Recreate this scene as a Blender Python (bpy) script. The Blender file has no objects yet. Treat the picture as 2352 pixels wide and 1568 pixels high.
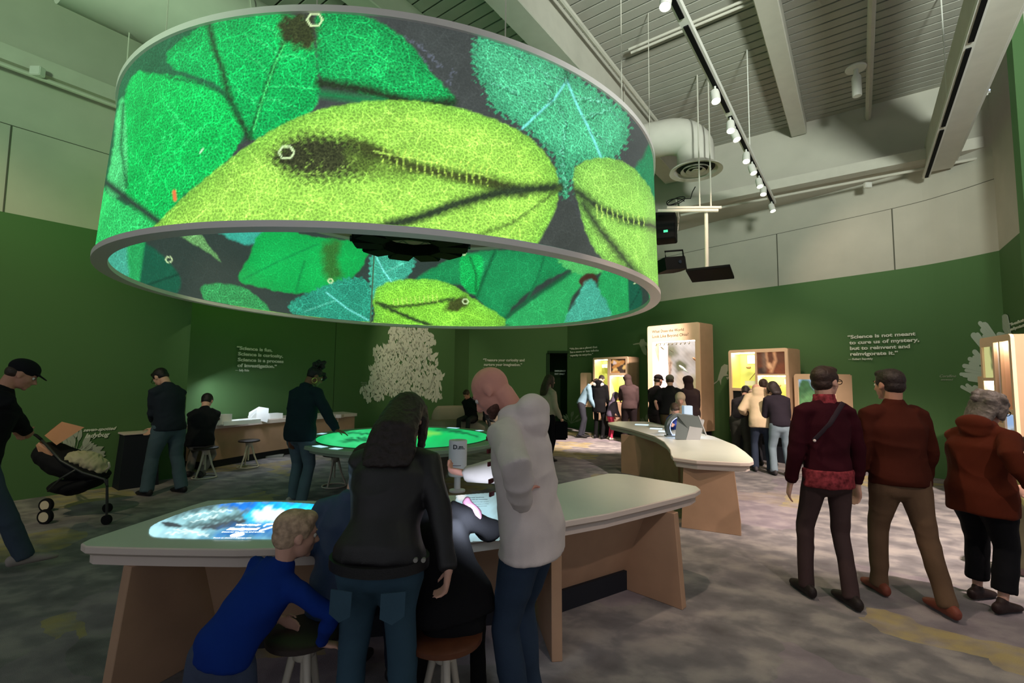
import bpy, bmesh, math, random
import numpy as np
from math import sin, cos, pi, radians, atan2, hypot, tan
from mathutils import Vector, Matrix, noise
random.seed(7)
S = bpy.context.scene
V = Vector

# ---------------------------------------------------------------- camera
F_PX, PITCH, ROLL, CAM_Z = 1082.0, radians(4.35), radians(0.6), 1.6
FWD = V((0, cos(PITCH), sin(PITCH)))
_u0 = V((0, -sin(PITCH), cos(PITCH)))
_r0 = V((1, 0, 0))
RGT = _r0 * cos(ROLL) + _u0 * sin(ROLL)
UPV = -_r0 * sin(ROLL) + _u0 * cos(ROLL)
CAM = V((0, 0, CAM_Z))
cd = bpy.data.cameras.new('camera')
cam = bpy.data.objects.new('camera', cd)
S.collection.objects.link(cam)
m = Matrix.Identity(4)
for i in range(3):
    m[i][0], m[i][1], m[i][2], m[i][3] = RGT[i], UPV[i], -FWD[i], CAM[i]
cam.matrix_world = m
cd.sensor_width = 36.0
cd.lens = F_PX * 36.0 / 2352.0
cd.clip_end = 100
S.camera = cam

# ---------------------------------------------------------------- world, exposure, lights
S.view_settings.view_transform = 'Standard'
S.view_settings.look = 'None'
S.view_settings.exposure = 0.45
S.view_settings.gamma = 1.0
S.view_settings.use_curve_mapping = False
S.cycles.use_denoising = True
S.cycles.max_bounces = 6
S.cycles.sample_clamp_indirect = 4.0
W = bpy.data.worlds.new('world')
S.world = W
W.use_nodes = True
W.node_tree.nodes['Background'].inputs[0].default_value = (0.56, 0.58, 0.62, 1)
W.node_tree.nodes['Background'].inputs[1].default_value = 0.50

def lin(c):
    return tuple((x / 255 / 12.92) if x / 255 <= 0.04045 else ((x / 255 + 0.055) / 1.055) ** 2.4 for x in c)

def spot(loc, target, power, angle=50, color=(255, 236, 214), blend=0.7, size=0.06):
    l = bpy.data.lights.new('spot_lamp', 'SPOT')
    l.energy = power; l.spot_size = radians(angle); l.spot_blend = blend
    l.color = lin(color); l.shadow_soft_size = size
    o = bpy.data.objects.new('spot_lamp', l)
    o.location = loc
    o.rotation_euler = (V(target) - V(loc)).to_track_quat('-Z', 'Y').to_euler()
    S.collection.objects.link(o)
    return o

def area(loc, target, power, sx, sy, color=(255, 236, 214)):
    l = bpy.data.lights.new('area_lamp', 'AREA')
    l.energy = power; l.shape = 'RECTANGLE'; l.size = sx; l.size_y = sy; l.color = lin(color)
    o = bpy.data.objects.new('area_lamp', l)
    o.location = loc
    o.rotation_euler = (V(target) - V(loc)).to_track_quat('-Z', 'Y').to_euler()
    S.collection.objects.link(o)
    return o

# gallery track spots outside the frame (same kind as the track in view), aimed at walls and floor
spot((-4.5, 1.5, 5.2), (-7.2, 5.0, 1.6), 300, 70, (255, 240, 190))                    # lime pool on the left wall
spot((3.2, 3.0, 5.0), (6.9, 8.3, 2.6), 230, 44, (244, 240, 226), 1.0)     # quote on the right wall
spot((2.0, -0.8, 5.2), (3.2, 3.6, 0.0), 260, 70, (255, 234, 222))    # carpet at right
spot((5.0, 2.5, 5.2), (4.6, 6.2, 0.0), 2100, 60, (255, 234, 222))     # carpet farther right
spot((0.6, -1.2, 5.2), (0.4, 2.8, 0.7), 430, 62, (250, 236, 230))    # desk
spot((3.9, 8.6, 5.0), (1.8, 12.6, 0.0), 3600, 42, (255, 232, 220))    # carpet at the cases
spot((2.2, 9.5, 4.9), (0.3, 15.9, 2.3), 300, 40, (255, 240, 210))    # far wall quote
spot((-1.5, 10.8, 4.6), (-2.6, 14.3, 1.9), 160, 60, (255, 240, 214)) # wall art tree
spot((-3.6, 6.0, 4.9), (-5.0, 9.3, 0.8), 90, 45, (255, 240, 220))     # model counter

# added uplights behind the camera, no such fixtures known, brightening the ceiling
spot((2.0, -1.5, 3.6), (3.5, 3.6, 7.0), 3600, 88, (226, 236, 226), 1.0, 0.4)
spot((2.0, -1.5, 3.6), (5.4, 8.6, 6.6), 250, 36, (226, 238, 222), 1.0, 0.4)
spot((-3.0, -1.5, 3.6), (-4.6, 3.4, 7.0), 1300, 84, (192, 240, 190), 1.0, 0.4)  # green tint stands in for the ring's glow on the left

# ---------------------------------------------------------------- picture to place helpers
def ray(u, v):
    return FWD + RGT * ((u - 1176) / F_PX) + UPV * ((784 - v) / F_PX)
def at(u, v, Y):
    d = ray(u, v); return CAM + d * (Y / d.y)
def atz(u, v, z):
    d = ray(u, v); return CAM + d * ((z - CAM_Z) / d.z)

# ---------------------------------------------------------------- materials
MATS = {}
def mat(name, col, rough=0.6, spec=0.3, metal=0.0, bump=0.0, bscale=80, var=0.0, vscale=6, emit=None, estr=1.0):
    if name in MATS: return MATS[name]
    m = bpy.data.materials.new(name); m.use_nodes = True
    nt = m.node_tree; b = nt.nodes['Principled BSDF']
    c = lin(col)
    b.inputs['Base Color'].default_value = (*c, 1)
    b.inputs['Roughness'].default_value = rough
    b.inputs['Specular IOR Level'].default_value = spec
    b.inputs['Metallic'].default_value = metal
    tc = nt.nodes.new('ShaderNodeTexCoord')
    if var > 0:
        n = nt.nodes.new('ShaderNodeTexNoise'); n.inputs['Scale'].default_value = vscale; n.inputs['Detail'].default_value = 4
        nt.links.new(tc.outputs['Object'], n.inputs['Vector'])
        r = nt.nodes.new('ShaderNodeValToRGB')
        r.color_ramp.elements[0].position = 0.3; r.color_ramp.elements[1].position = 0.7
        r.color_ramp.elements[0].color = (*[max(0, x * (1 - var)) for x in c], 1)
        r.color_ramp.elements[1].color = (*[min(1, x * (1 + var)) for x in c], 1)
        nt.links.new(n.outputs['Fac'], r.inputs['Fac']); nt.links.new(r.outputs['Color'], b.inputs['Base Color'])
    if bump > 0:
        n2 = nt.nodes.new('ShaderNodeTexNoise'); n2.inputs['Scale'].default_value = bscale; n2.inputs['Detail'].default_value = 3
        nt.links.new(tc.outputs['Object'], n2.inputs['Vector'])
        bp = nt.nodes.new('ShaderNodeBump'); bp.inputs['Strength'].default_value = bump; bp.inputs['Distance'].default_value = 0.01
        nt.links.new(n2.outputs['Fac'], bp.inputs['Height']); nt.links.new(bp.outputs['Normal'], b.inputs['Normal'])
    if emit is not None:
        b.inputs['Emission Color'].default_value = (*lin(emit), 1)
        b.inputs['Emission Strength'].default_value = estr
    MATS[name] = m
    return m

def carpet_mat():
    m = bpy.data.materials.new('carpet'); m.use_nodes = True; nt = m.node_tree; N = nt.nodes; L = nt.links
    b = N['Principled BSDF']; b.inputs['Roughness'].default_value = 0.95; b.inputs['Specular IOR Level'].default_value = 0.1
    tc = N.new('ShaderNodeTexCoord')
    mp = N.new('ShaderNodeMapping'); mp.inputs['Rotation'].default_value = (0, 0, radians(36)); mp.inputs['Scale'].default_value = (0.75, 1.0, 1)
    L.new(tc.outputs['Object'], mp.inputs['Vector'])
    def noi(s, d, dist=0):
        n = N.new('ShaderNodeTexNoise'); n.inputs['Scale'].default_value = s; n.inputs['Detail'].default_value = d; n.inputs['Distortion'].default_value = dist
        L.new(mp.outputs['Vector'], n.inputs['Vector']); return n
    def ramp(fac, stops):
        r = N.new('ShaderNodeValToRGB'); e = r.color_ramp.elements
        while len(e) < len(stops): e.new(0.5)
        for i, (p, c) in enumerate(stops): e[i].position = p; e[i].color = (*c, 1)
        L.new(fac, r.inputs['Fac']); return r
    n1 = noi(4.6, 9, 0.2)
    r1 = ramp(n1.outputs['Fac'], [(0.25, lin((100, 96, 98))), (0.47, lin((126, 122, 124))), (0.60, lin((152, 146, 144))), (0.75, lin((166, 158, 154)))])
    # tiles of other tints: big voronoi cells select yellow or purple patches
    vo = N.new('ShaderNodeTexVoronoi'); vo.distance = 'CHEBYCHEV'; vo.inputs['Scale'].default_value = 1.15; vo.inputs['Randomness'].default_value = 0.8
    mp2 = N.new('ShaderNodeMapping'); mp2.inputs['Rotation'].default_value = (0, 0, radians(36)); L.new(tc.outputs['Object'], mp2.inputs['Vector'])
    wob = noi(3.5, 3)
    ad = N.new('ShaderNodeVectorMath'); ad.operation = 'MULTIPLY_ADD'; ad.inputs[1].default_value = (0.25, 0.25, 0.0)
    L.new(wob.outputs['Color'], ad.inputs[0]); L.new(mp2.outputs['Vector'], ad.inputs[2]); L.new(ad.outputs[0], vo.inputs['Vector'])
    sp = N.new('ShaderNodeSeparateColor'); L.new(vo.outputs['Color'], sp.inputs[0])
    ry = ramp(sp.outputs[0], [(0.78, (0, 0, 0)), (0.84, (1, 1, 1))])
    rp = ramp(sp.outputs[1], [(0.55, (0, 0, 0)), (0.65, (1, 1, 1))])
    nf = noi(6, 5)
    rf = ramp(nf.outputs['Fac'], [(0.35, (0.15, 0.15, 0.15)), (0.62, (0.75, 0.75, 0.75))])
    def mix(f, a, bcol, typ='MIX'):
        x = N.new('ShaderNodeMix'); x.data_type = 'RGBA'; x.blend_type = typ
        if isinstance(f, float): x.inputs['Factor'].default_value = f
        else: L.new(f, x.inputs['Factor'])
        L.new(a, x.inputs['A'])
        if isinstance(bcol, tuple): x.inputs['B'].default_value = (*bcol, 1)
        else: L.new(bcol, x.inputs['B'])
        return x.outputs['Result']
    def mul(a, b_):
        x = N.new('ShaderNodeMath'); x.operation = 'MULTIPLY'; L.new(a, x.inputs[0])
        if isinstance(b_, float): x.inputs[1].default_value = b_
        else: L.new(b_, x.inputs[1])
        return x.outputs[0]
    c = mix(mul(rp.outputs['Color'], 0.35), r1.outputs['Color'], lin((150, 134, 148)))
    c = mix(mul(ry.outputs['Color'], rf.outputs['Color']), c, lin((178, 160, 104)))
    L.new(c, b.inputs['Base Color'])
    nb = N.new('ShaderNodeTexNoise'); nb.inputs['Scale'].default_value = 260; L.new(tc.outputs['Object'], nb.inputs['Vector'])
    bp = N.new('ShaderNodeBump'); bp.inputs['Strength'].default_value = 0.5; bp.inputs['Distance'].default_value = 0.01
    L.new(nb.outputs['Fac'], bp.inputs['Height']); L.new(bp.outputs['Normal'], b.inputs['Normal'])
    return m

def picture_mat(name, fine=True, strength=1.0, scale=14.0, spec=0.05, glow=True):
    """a shown picture: colours painted per vertex, with leaf-vein detail from nodes; it gives off light"""
    m = bpy.data.materials.new(name); m.use_nodes = True; nt = m.node_tree; N = nt.nodes; L = nt.links
    b = N['Principled BSDF']; b.inputs['Roughness'].default_value = 0.7; b.inputs['Specular IOR Level'].default_value = spec
    a = N.new('ShaderNodeAttribute'); a.attribute_name = 'Col'
    col = a.outputs['Color']
    if fine:
        uv = N.new('ShaderNodeUVMap')
        nz = N.new('ShaderNodeTexNoise'); nz.inputs['Scale'].default_value = 9; nz.inputs['Detail'].default_value = 3
        L.new(uv.outputs['UV'], nz.inputs['Vector'])
        ad = N.new('ShaderNodeVectorMath'); ad.operation = 'MULTIPLY_ADD'; ad.inputs[1].default_value = (0.06, 0.06, 0.06)
        L.new(nz.outputs['Color'], ad.inputs[0]); L.new(uv.outputs['UV'], ad.inputs[2])
        def vor(s):
            v = N.new('ShaderNodeTexVoronoi'); v.feature = 'DISTANCE_TO_EDGE'; v.inputs['Scale'].default_value = s
            L.new(ad.outputs[0], v.inputs['Vector']); return v
        def rmp(o, p0, c0, p1, c1):
            r = N.new('ShaderNodeValToRGB'); e = r.color_ramp.elements
            e[0].position = p0; e[0].color = (c0, c0, c0, 1); e[1].position = p1; e[1].color = (c1, c1, c1, 1)
            L.new(o, r.inputs['Fac']); return r.outputs['Color']
        v1 = vor(scale * 0.45); v2 = vor(scale * 2.6)
        k1 = rmp(v1.outputs['Distance'], 0.01, 1.55, 0.045, 1.0)
        k2 = rmp(v2.outputs['Distance'], 0.02, 1.42, 0.22, 0.80)
        n3 = N.new('ShaderNodeTexNoise'); n3.inputs['Scale'].default_value = scale * 4.0; n3.inputs['Detail'].default_value = 5
        L.new(uv.outputs['UV'], n3.inputs['Vector'])
        k3 = rmp(n3.outputs['Fac'], 0.33, 0.50, 0.66, 1.32)
        n4 = N.new('ShaderNodeTexNoise'); n4.inputs['Scale'].default_value = 1.6; n4.inputs['Detail'].default_value = 3
        L.new(uv.outputs['UV'], n4.inputs['Vector'])
        k4 = rmp(n4.outputs['Fac'], 0.3, 0.8, 0.7, 1.2)
        def mm(x, y):
            q = N.new('ShaderNodeMix'); q.data_type = 'RGBA'; q.blend_type = 'MULTIPLY'; q.inputs['Factor'].default_value = 1.0
            L.new(x, q.inputs['A']); L.new(y, q.inputs['B']); return q.outputs['Result']
        det = mm(mm(mm(k1, k2), k3), k4)
        # detail amount travels in the alpha of the colour attribute
        one = N.new('ShaderNodeMix'); one.data_type = 'RGBA'; L.new(a.outputs['Alpha'], one.inputs['Factor'])
        one.inputs['A'].default_value = (1, 1, 1, 1); L.new(det, one.inputs['B'])
        col = mm(col, one.outputs['Result'])
    b.inputs['Base Color'].default_value = (0.05, 0.05, 0.05, 1)
    L.new(col, b.inputs['Emission Color']); b.inputs['Emission Strength'].default_value = strength * 0.76 if glow else 0
    if not glow: L.new(col, b.inputs['Base Color'])
    return m

GREEN = (52, 88, 44)
def wall_green():
    m = mat('green_wall_paint', (76, 108, 66), 0.75, 0.2, bump=0.08, bscale=300)
    return m

# ---------------------------------------------------------------- mesh helpers
def link(o, parent=None):
    S.collection.objects.link(o)
    if parent is not None: o.parent = parent
    return o
def meshobj(name, bm, mats, parent=None, smooth=False, angle=None):
    me = bpy.data.meshes.new(name)
    bmesh.ops.recalc_face_normals(bm, faces=bm.faces) if smooth != 'keep' else None
    bm.to_mesh(me); bm.free()
    if not isinstance(mats, (list, tuple)): mats = [mats]
    for x in mats: me.materials.append(x)
    if smooth is True: me.shade_smooth()
    if angle is not None: me.set_sharp_from_angle(angle=radians(angle)) if smooth else None
    o = bpy.data.objects.new(name, me)
    return link(o, parent)
def tag(o, label=None, cat=None, group=None, kind=None):
    if label: o['label'] = label
    if cat: o['category'] = cat
    if group: o['group'] = group
    if kind: o['kind'] = kind
    return o
def thing(name, label, cat, loc=(0, 0, 0), rz=0, group=None):
    o = bpy.data.objects.new(name, None); o.empty_display_size = 0.1
    o.location = loc; o.rotation_euler = (0, 0, rz)
    S.collection.objects.link(o)
    return tag(o, label, cat, group)
def box(bm, x0, x1, y0, y1, z0, z1, mx=None):
    vs = [bm.verts.new(V((x, y, z)) if mx is None else mx @ V((x, y, z))) for x in (x0, x1) for y in (y0, y1) for z in (z0, z1)]
    for f in ((0, 1, 3, 2), (4, 6, 7, 5), (0, 4, 5, 1), (2, 3, 7, 6), (0, 2, 6, 4), (1, 5, 7, 3)):
        bm.faces.new([vs[i] for i in f])
def bevel_all(bm, w, seg=2):
    bmesh.ops.bevel(bm, geom=list(bm.edges), offset=w, segments=seg, affect='EDGES', clamp_overlap=True)
def boxobj(name, x0, x1, y0, y1, z0, z1, m, parent=None, bev=0.0, mx=None):
    bm = bmesh.new(); box(bm, x0, x1, y0, y1, z0, z1, mx)
    if bev: bevel_all(bm, bev)
    return meshobj(name, bm, m, parent)
def prism(bm, pts, z0, z1, mx=None):
    """closed outline pts (x,y) extruded z0..z1"""
    a = [bm.verts.new(V((x, y, z0))) for x, y in pts]; b = [bm.verts.new(V((x, y, z1))) for x, y in pts]
    n = len(pts)
    fs = [bm.faces.new(a[::-1]), bm.faces.new(b)]
    for i in range(n): bm.faces.new([a[i], a[(i + 1) % n], b[(i + 1) % n], b[i]])
    if mx is not None:
        for v in a + b: v.co = mx @ v.co
    return fs
def frame_of(d, side=None):
    d = d.normalized()
    s = V((0, 0, 1)) if side is None else V(side)
    x = s - d * s.dot(d)
    if x.length < 1e-4: x = V((1, 0, 0)) - d * d.x
    x.normalize(); return x, d.cross(x)
def tube(bm, pts, r, seg=10, closed=False):
    pts = [V(p) for p in pts]; n = len(pts); rings = []
    rr = r if isinstance(r, (list, tuple)) else [r] * n
    for i, p in enumerate(pts):
        t = (pts[(i + 1) % n] - pts[i - 1]) if (closed or 0 < i < n - 1) else (pts[1] - pts[0] if i == 0 else pts[-1] - pts[-2])
        x, y = frame_of(t)
        rings.append([bm.verts.new(p + (x * cos(2 * pi * k / seg) + y * sin(2 * pi * k / seg)) * rr[i]) for k in range(seg)])
    for i in range(n if closed else n - 1):
        A, B = rings[i], rings[(i + 1) % n]
        for k in range(seg): bm.faces.new([A[k], A[(k + 1) % seg], B[(k + 1) % seg], B[k]])
    if not closed:
        bm.faces.new(rings[0][::-1]); bm.faces.new(rings[-1])
def lathe(bm, prof, seg=24, mx=None, cap=True):
    rings = []
    for r, z in prof:
        rings.append([bm.verts.new(V((r * cos(2 * pi * k / seg), r * sin(2 * pi * k / seg), z))) for k in range(seg)])
    for A, B in zip(rings, rings[1:]):
        for k in range(seg): bm.faces.new([A[k], A[(k + 1) % seg], B[(k + 1) % seg], B[k]])
    if cap: bm.faces.new(rings[0][::-1]); bm.faces.new(rings[-1])
    if mx is not None:
        for R_ in rings:
            for v in R_: v.co = mx @ v.co
def catmull(pts, n=8):
    P = [V((p[0], p[1], 0)) for p in pts]; out = []
    for i in range(len(P) - 1):
        p0 = P[i - 1] if i else P[0] * 2 - P[1]; p3 = P[i + 2] if i + 2 < len(P) else P[-1] * 2 - P[-2]
        for k in range(n):
            t = k / n
            out.append(0.5 * ((2 * P[i]) + (-p0 + P[i + 1]) * t + (2 * p0 - 5 * P[i] + 4 * P[i + 1] - p3) * t * t + (-p0 + 3 * P[i] - 3 * P[i + 1] + p3) * t ** 3))
    out.append(P[-1]); return [(p.x, p.y) for p in out]
def mframe(o, x, y, z):
    m = Matrix.Identity(4)
    for i in range(3): m[i][0], m[i][1], m[i][2], m[i][3] = x[i], y[i], z[i], o[i]
    return m
def textobj(name, s, mx, size, m, parent=None, bold=0.0, align='LEFT', ext=0.004, width=None, space=1.0, shear=0.0, lead=1.0):
    c = bpy.data.curves.new(name, 'FONT'); c.body = s; c.size = size; c.extrude = ext; c.offset = bold
    c.align_x = align; c.space_character = space; c.shear = shear; c.space_line = lead; c.resolution_u = 3
    o = bpy.data.objects.new(name, c); S.collection.objects.link(o)
    dg = bpy.context.evaluated_depsgraph_get()
    me = bpy.data.meshes.new_from_object(o.evaluated_get(dg))
    bpy.data.objects.remove(o)
    if width:
        xs = [v.co.x for v in me.vertices]; k = width / (max(xs) - min(xs))
        for v in me.vertices: v.co.x *= k; v.co.y *= k
    me.transform(mx); me.materials.clear(); me.materials.append(m)
    return link(bpy.data.objects.new(name, me), parent)
# ================================================================= STRUCTURE
AX = V((0.5934, 0.8049, 0)); BX = V((-0.8049, 0.5934, 0))   # building grid
def grid(c, e, z): return AX * c + BX * e + V((0, 0, z))
CEIL = 6.6; HG = 3.6
white_wall = mat('white_wall_paint', (176, 172, 160), 0.85, 0.2, bump=0.05, bscale=60, var=0.05, vscale=2)
ceil_m = mat('ceiling_paint', (158, 156, 146), 0.85, 0.2, var=0.05, vscale=3)
beam_m = mat('beam_paint', (184, 180, 168), 0.7, 0.3, var=0.04)
dark_gap = mat('dark_gap', (14, 16, 14), 0.9, 0.1)
green = wall_green()

def wall_strip(name, path, zs, mats, thick=0.12):
    bm = bmesh.new(); n = len(path); P = [V((x, y, 0)) for x, y in path]; nor = []
    for i in range(n):
        t = (P[min(i + 1, n - 1)] - P[max(i - 1, 0)]).normalized(); nor.append(V((-t.y, t.x, 0)))
    inner = [[bm.verts.new(P[i] + V((0, 0, z))) for z in zs] for i in range(n)]
    outer = [[bm.verts.new(P[i] + nor[i] * thick + V((0, 0, z))) for z in zs] for i in range(n)]
    k = len(zs)
    for i in range(n - 1):
        for j in range(k - 1):
            f = bm.faces.new([inner[i][j], inner[i][j + 1], inner[i + 1][j + 1], inner[i + 1][j]]); f.material_index = j
            f = bm.faces.new([outer[i][j], outer[i + 1][j], outer[i + 1][j + 1], outer[i][j + 1]]); f.material_index = j
        bm.faces.new([inner[i][0], inner[i + 1][0], outer[i + 1][0], outer[i][0]])
        bm.faces.new([inner[i][-1], outer[i][-1], outer[i + 1][-1], inner[i + 1][-1]])
    for i in (0, n - 1):
        for j in range(k - 1): bm.faces.new([inner[i][j], inner[i][j + 1], outer[i][j + 1], outer[i][j]])
    o = meshobj(name, bm, mats)
    return tag(o, kind='structure')

PL = [(-11.2, -0.75), (-6.4, 5.75), (-5.12, 7.47)]
PL2 = [(-5.12, 7.47), (-5.68, 7.88)]
PB = catmull([(-5.68, 7.88), (-5.45, 9.2), (-4.95, 10.7), (-4.1, 12.3), (-3.05, 13.7), (-1.82, 14.95)], 8)
PB2 = [(-1.82, 14.95), (-1.48, 16.2)]
PB3 = [(-1.48, 16.2), (1.27, 15.8)]
PR = catmull([(1.85, 15.7), (2.35, 14.8), (3.0, 13.6), (3.8, 12.16), (4.6, 11.1), (5.65, 9.9), (6.9, 8.3), (7.25, 7.6), (7.4, 7.04)], 8)
PR2 = [(7.4, 7.04), (6.62, 5.95)]
PR3 = [(6.62, 5.95), (10.5, 4.6)]
WM = [green, white_wall]
ZS = [0, HG, CEIL]
wall_strip('wall_left', PL, ZS, WM)
wall_strip('wall_left_return', PL2, ZS, WM)
wall_strip('wall_back_left', PB, ZS, WM)
wall_strip('wall_back_return', PB2, ZS, WM)
wall_strip('wall_back', PB3, ZS, WM)
wall_strip('wall_right', PR, ZS, WM)
wall_strip('wall_right_corner', PR2, ZS, WM)
wall_strip('wall_right_end', PR3, ZS, WM)
dgreen = mat('recess_dark_green', (34, 58, 34), 0.8, 0.2)  # darker green than the room walls
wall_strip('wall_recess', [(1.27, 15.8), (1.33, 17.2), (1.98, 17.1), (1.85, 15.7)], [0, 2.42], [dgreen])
wall_strip('wall_header', [(1.27, 15.8), (1.85, 15.7)], [2.42, HG, CEIL], WM)
ALLP = [PL, PL2, PB, PB2, PB3, [(1.27, 15.8), (1.85, 15.7)], PR, PR2]
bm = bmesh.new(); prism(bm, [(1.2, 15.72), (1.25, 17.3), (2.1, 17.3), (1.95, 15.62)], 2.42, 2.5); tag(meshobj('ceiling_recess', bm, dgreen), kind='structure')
def wallhit(u, v, off=0.0):
    """point on the wall seen through pixel (u,v), its tangent (to the right) and inward normal"""
    d = ray(u, v); best = None
    for path in ALLP:
        for (x0, y0), (x1, y1) in zip(path, path[1:]):
            ex, ey = x1 - x0, y1 - y0
            det = d.x * (-ey) + ex * d.y
            if abs(det) < 1e-9: continue
            t = (x0 * (-ey) + ex * y0) / det
            s = (d.x * y0 - d.y * x0) / det
            if t > 0.5 and -1e-3 <= s <= 1.001 and (best is None or t < best[0]): best = (t, V((ex, ey, 0)).normalized())
    t, tan_ = best
    nrm = V((tan_.y, -tan_.x, 0))
    p = CAM + d * t
    return p + nrm * off, tan_, nrm

# thin panel joints in the white upper wall
def strip_along(name, path, z0, z1, m, off=0.006, kind='structure'):
    bm = bmesh.new(); P = [V((x, y, 0)) for x, y in path]; n = len(P); prev = None
    for i in range(n):
        t = (P[min(i + 1, n - 1)] - P[max(i - 1, 0)]).normalized(); q = V((t.y, -t.x, 0))
        a = [bm.verts.new(P[i] + q * o_ + V((0, 0, z))) for o_, z in ((0, z0), (off, z0), (off, z1), (0, z1))]
        if prev:
            for k in range(4): bm.faces.new([prev[k], prev[(k + 1) % 4], a[(k + 1) % 4], a[k]])
        else: bm.faces.new(a)
        prev = a
    bm.faces.new(prev[::-1])
    return tag(meshobj(name, bm, m), kind=kind)
joint = mat('panel_joint', (84, 84, 74), 0.9, 0.1)
strip_along('trim_1', PR, 4.72, 4.728, joint)
strip_along('trim_2', PL, 4.72, 4.728, joint)
for k, (u, v0, v1) in enumerate([(2052, 478, 618), (1786, 535, 655), (18, 285, 470)]):
    p, t, q = wallhit(u, (v0 + v1) / 2)
    bm = bmesh.new(); box(bm, -0.008, 0.008, -0.002, 0.006, HG, 4.72, mframe(V((p.x, p.y, 0)), t, q, V((0, 0, 1))))
    tag(meshobj('trim_%d' % (k + 3), bm, joint), kind='structure')
bm = bmesh.new(); p, t, q = wallhit(770, 800)
box(bm, -0.006, 0.006, -0.002, 0.004, 0, HG, mframe(V((p.x, p.y, 0)), t, q, V((0, 0, 1))))
tag(meshobj('trim_6', bm, mat('green_joint', (30, 48, 26), .9)), kind='structure')

# floor
bm = bmesh.new(); box(bm, -13, 13, -4, 19, -0.1, 0)
tag(meshobj('floor', bm, carpet_mat()), kind='structure')

# ceiling : dark deck above, boards below it with slots between
bm = bmesh.new()
box(bm, -4, 20, -14, 13, CEIL + 0.06, CEIL + 0.16, mframe(V((0, 0, 0)), AX, BX, V((0, 0, 1))))
ceil = tag(meshobj('ceiling', bm, dark_gap), kind='structure')
bm = bmesh.new(); box(bm, 0, 0.150, -10.5, 8.6, CEIL, CEIL + 0.055)
pm = bpy.data.meshes.new('plank'); bm.to_mesh(pm); bm.free(); pm.materials.append(ceil_m)
G = mframe(V((0, 0, 0)), AX, BX, V((0, 0, 1)))
for k in range(66):
    o = bpy.data.objects.new('plank', pm); link(o, ceil)
    o.matrix_world = Matrix.Translation(AX * (-1.2 + k * 0.18)) @ G
# bulkhead over the right wall
bm = bmesh.new(); box(bm, 10.45, 13.5, -9.3, 8.5, 5.32, CEIL, G)
tag(meshobj('wall_bulkhead', bm, white_wall), kind='structure')

def gridpos(u, v, z):
    p = atz(u, v, z); return p.dot(AX), p.dot(BX)
def beam(name, u, v, z, w, h, c0=-1.5, c1=10.45, label=None, m=beam_m, cat='beam'):
    c, e = gridpos(u, v, z)
    bm = bmesh.new(); box(bm, c0, c1, e - w / 2, e + w / 2, z, z + h, G)
    bmesh.ops.bevel(bm, geom=list(bm.edges), offset=0.012, segments=1, affect='EDGES')
    return tag(meshobj(name, bm, m), label, cat)
beam('ceiling_beam', 1758, 0, 6.35, 0.26, 0.25, c1=10.4, label='white steel beam on the ceiling right of the long track light')
beam('ceiling_beam', 1150, 0, 6.0, 0.34, 0.6, c1=10.4, label='deep white beam rising behind the top rim of the hanging ring, right of its highest point')
beam('ceiling_beam', 815, 0, 6.2, 0.3, 0.4, c1=10.4, label='white beam just above the highest point of the hanging ring')
beam('ceiling_beam', 265, 12, 6.25, 0.34, 0.35, c1=10.4, label='white beam where the slotted ceiling meets the left wall')
beam('ceiling_beam', 2305, 0, 5.1, 0.34, 0.5, c1=10.3, label='broad white beam along the rightmost black track')
def bbeam(name, u, v, z, w, h, e0, e1, label, m=beam_m):
    c, e = gridpos(u, v, z)
    bm = bmesh.new(); box(bm, c - w / 2, c + w / 2, e0, e1, z, z + h, G)
    return tag(meshobj(name, bm, m), label, 'beam')
bbeam('wall_beam', 1900, 415, 5.28, 0.24, 0.18, -7.4, 3.0, 'long white beam crossing the upper right wall under the tracks')
# left wall beam with its conduit
def lbeam(z, off, w, h, name, label, cat='beam'):
    bm = bmesh.new(); e = V((-6.4, 5.75, 0)).dot(BX)
    box(bm, -1.5, 10, e - off - w, e - off, z, z + h, G)
    return tag(meshobj(name, bm, beam_m), label, cat)
lbeam(5.45, 0.0, 0.2, 0.2, 'wall_beam', 'white ledge beam along the upper left wall')
def pipe(name, a, b, r, label, m=beam_m, cat='pipe'):
    bm = bmesh.new(); tube(bm, [a, b], r, 8); return tag(meshobj(name, bm, m, smooth=True, angle=40), label, cat)
def apipe(u, v, z, r, label, c0=-1.5, c1=10.4, name='ceiling_pipe'):
    c, e = gridpos(u, v, z); return pipe(name, grid(c0, e, z), grid(c1, e, z), r, label)
def bpipe(u, v, z, r, label, e0, e1, name='ceiling_pipe'):
    c, e = gridpos(u, v, z); return pipe(name, grid(c, e0, z), grid(c, e1, z), r, label)
e_l = V((-6.4, 5.75, 0)).dot(BX)
pipe('wall_conduit', grid(-1.5, e_l - 0.26, 5.35), grid(10, e_l - 0.26, 5.35), 0.03, 'white conduit under the ledge beam on the upper left wall')
apipe(1290, 0, 6.4, 0.035, 'thin white pipe on the ceiling just right of the hanging ring')
apipe(2003, 0, 6.35, 0.045, 'white pipe on the ceiling between the single beam and the rightmost track')
apipe(2345, 20, 5.2, 0.03, 'white conduit outermost on the right, beyond the rightmost track')
bpipe(1760, 375, 6.12, 0.05, 'white pipe crossing the upper right wall below the slotted ceiling', -7.6, 3.0)
bpipe(1700, 468, 5.15, 0.025, 'thin white conduit under the long beam on the upper right wall', -7.2, 3.0)
bpipe(2125, 110, 6.4, 0.035, 'short white pipe branching right from the pipe near the white pendant', -7.4, -4.6)
bpipe(1500, 90, 6.5, 0.02, 'upper grey conduit of the pair crossing the slotted ceiling', -4.6, 2.6)
bpipe(1500, 100, 6.5, 0.02, 'lower grey conduit of the pair crossing the slotted ceiling', -4.6, 2.6)

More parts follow.
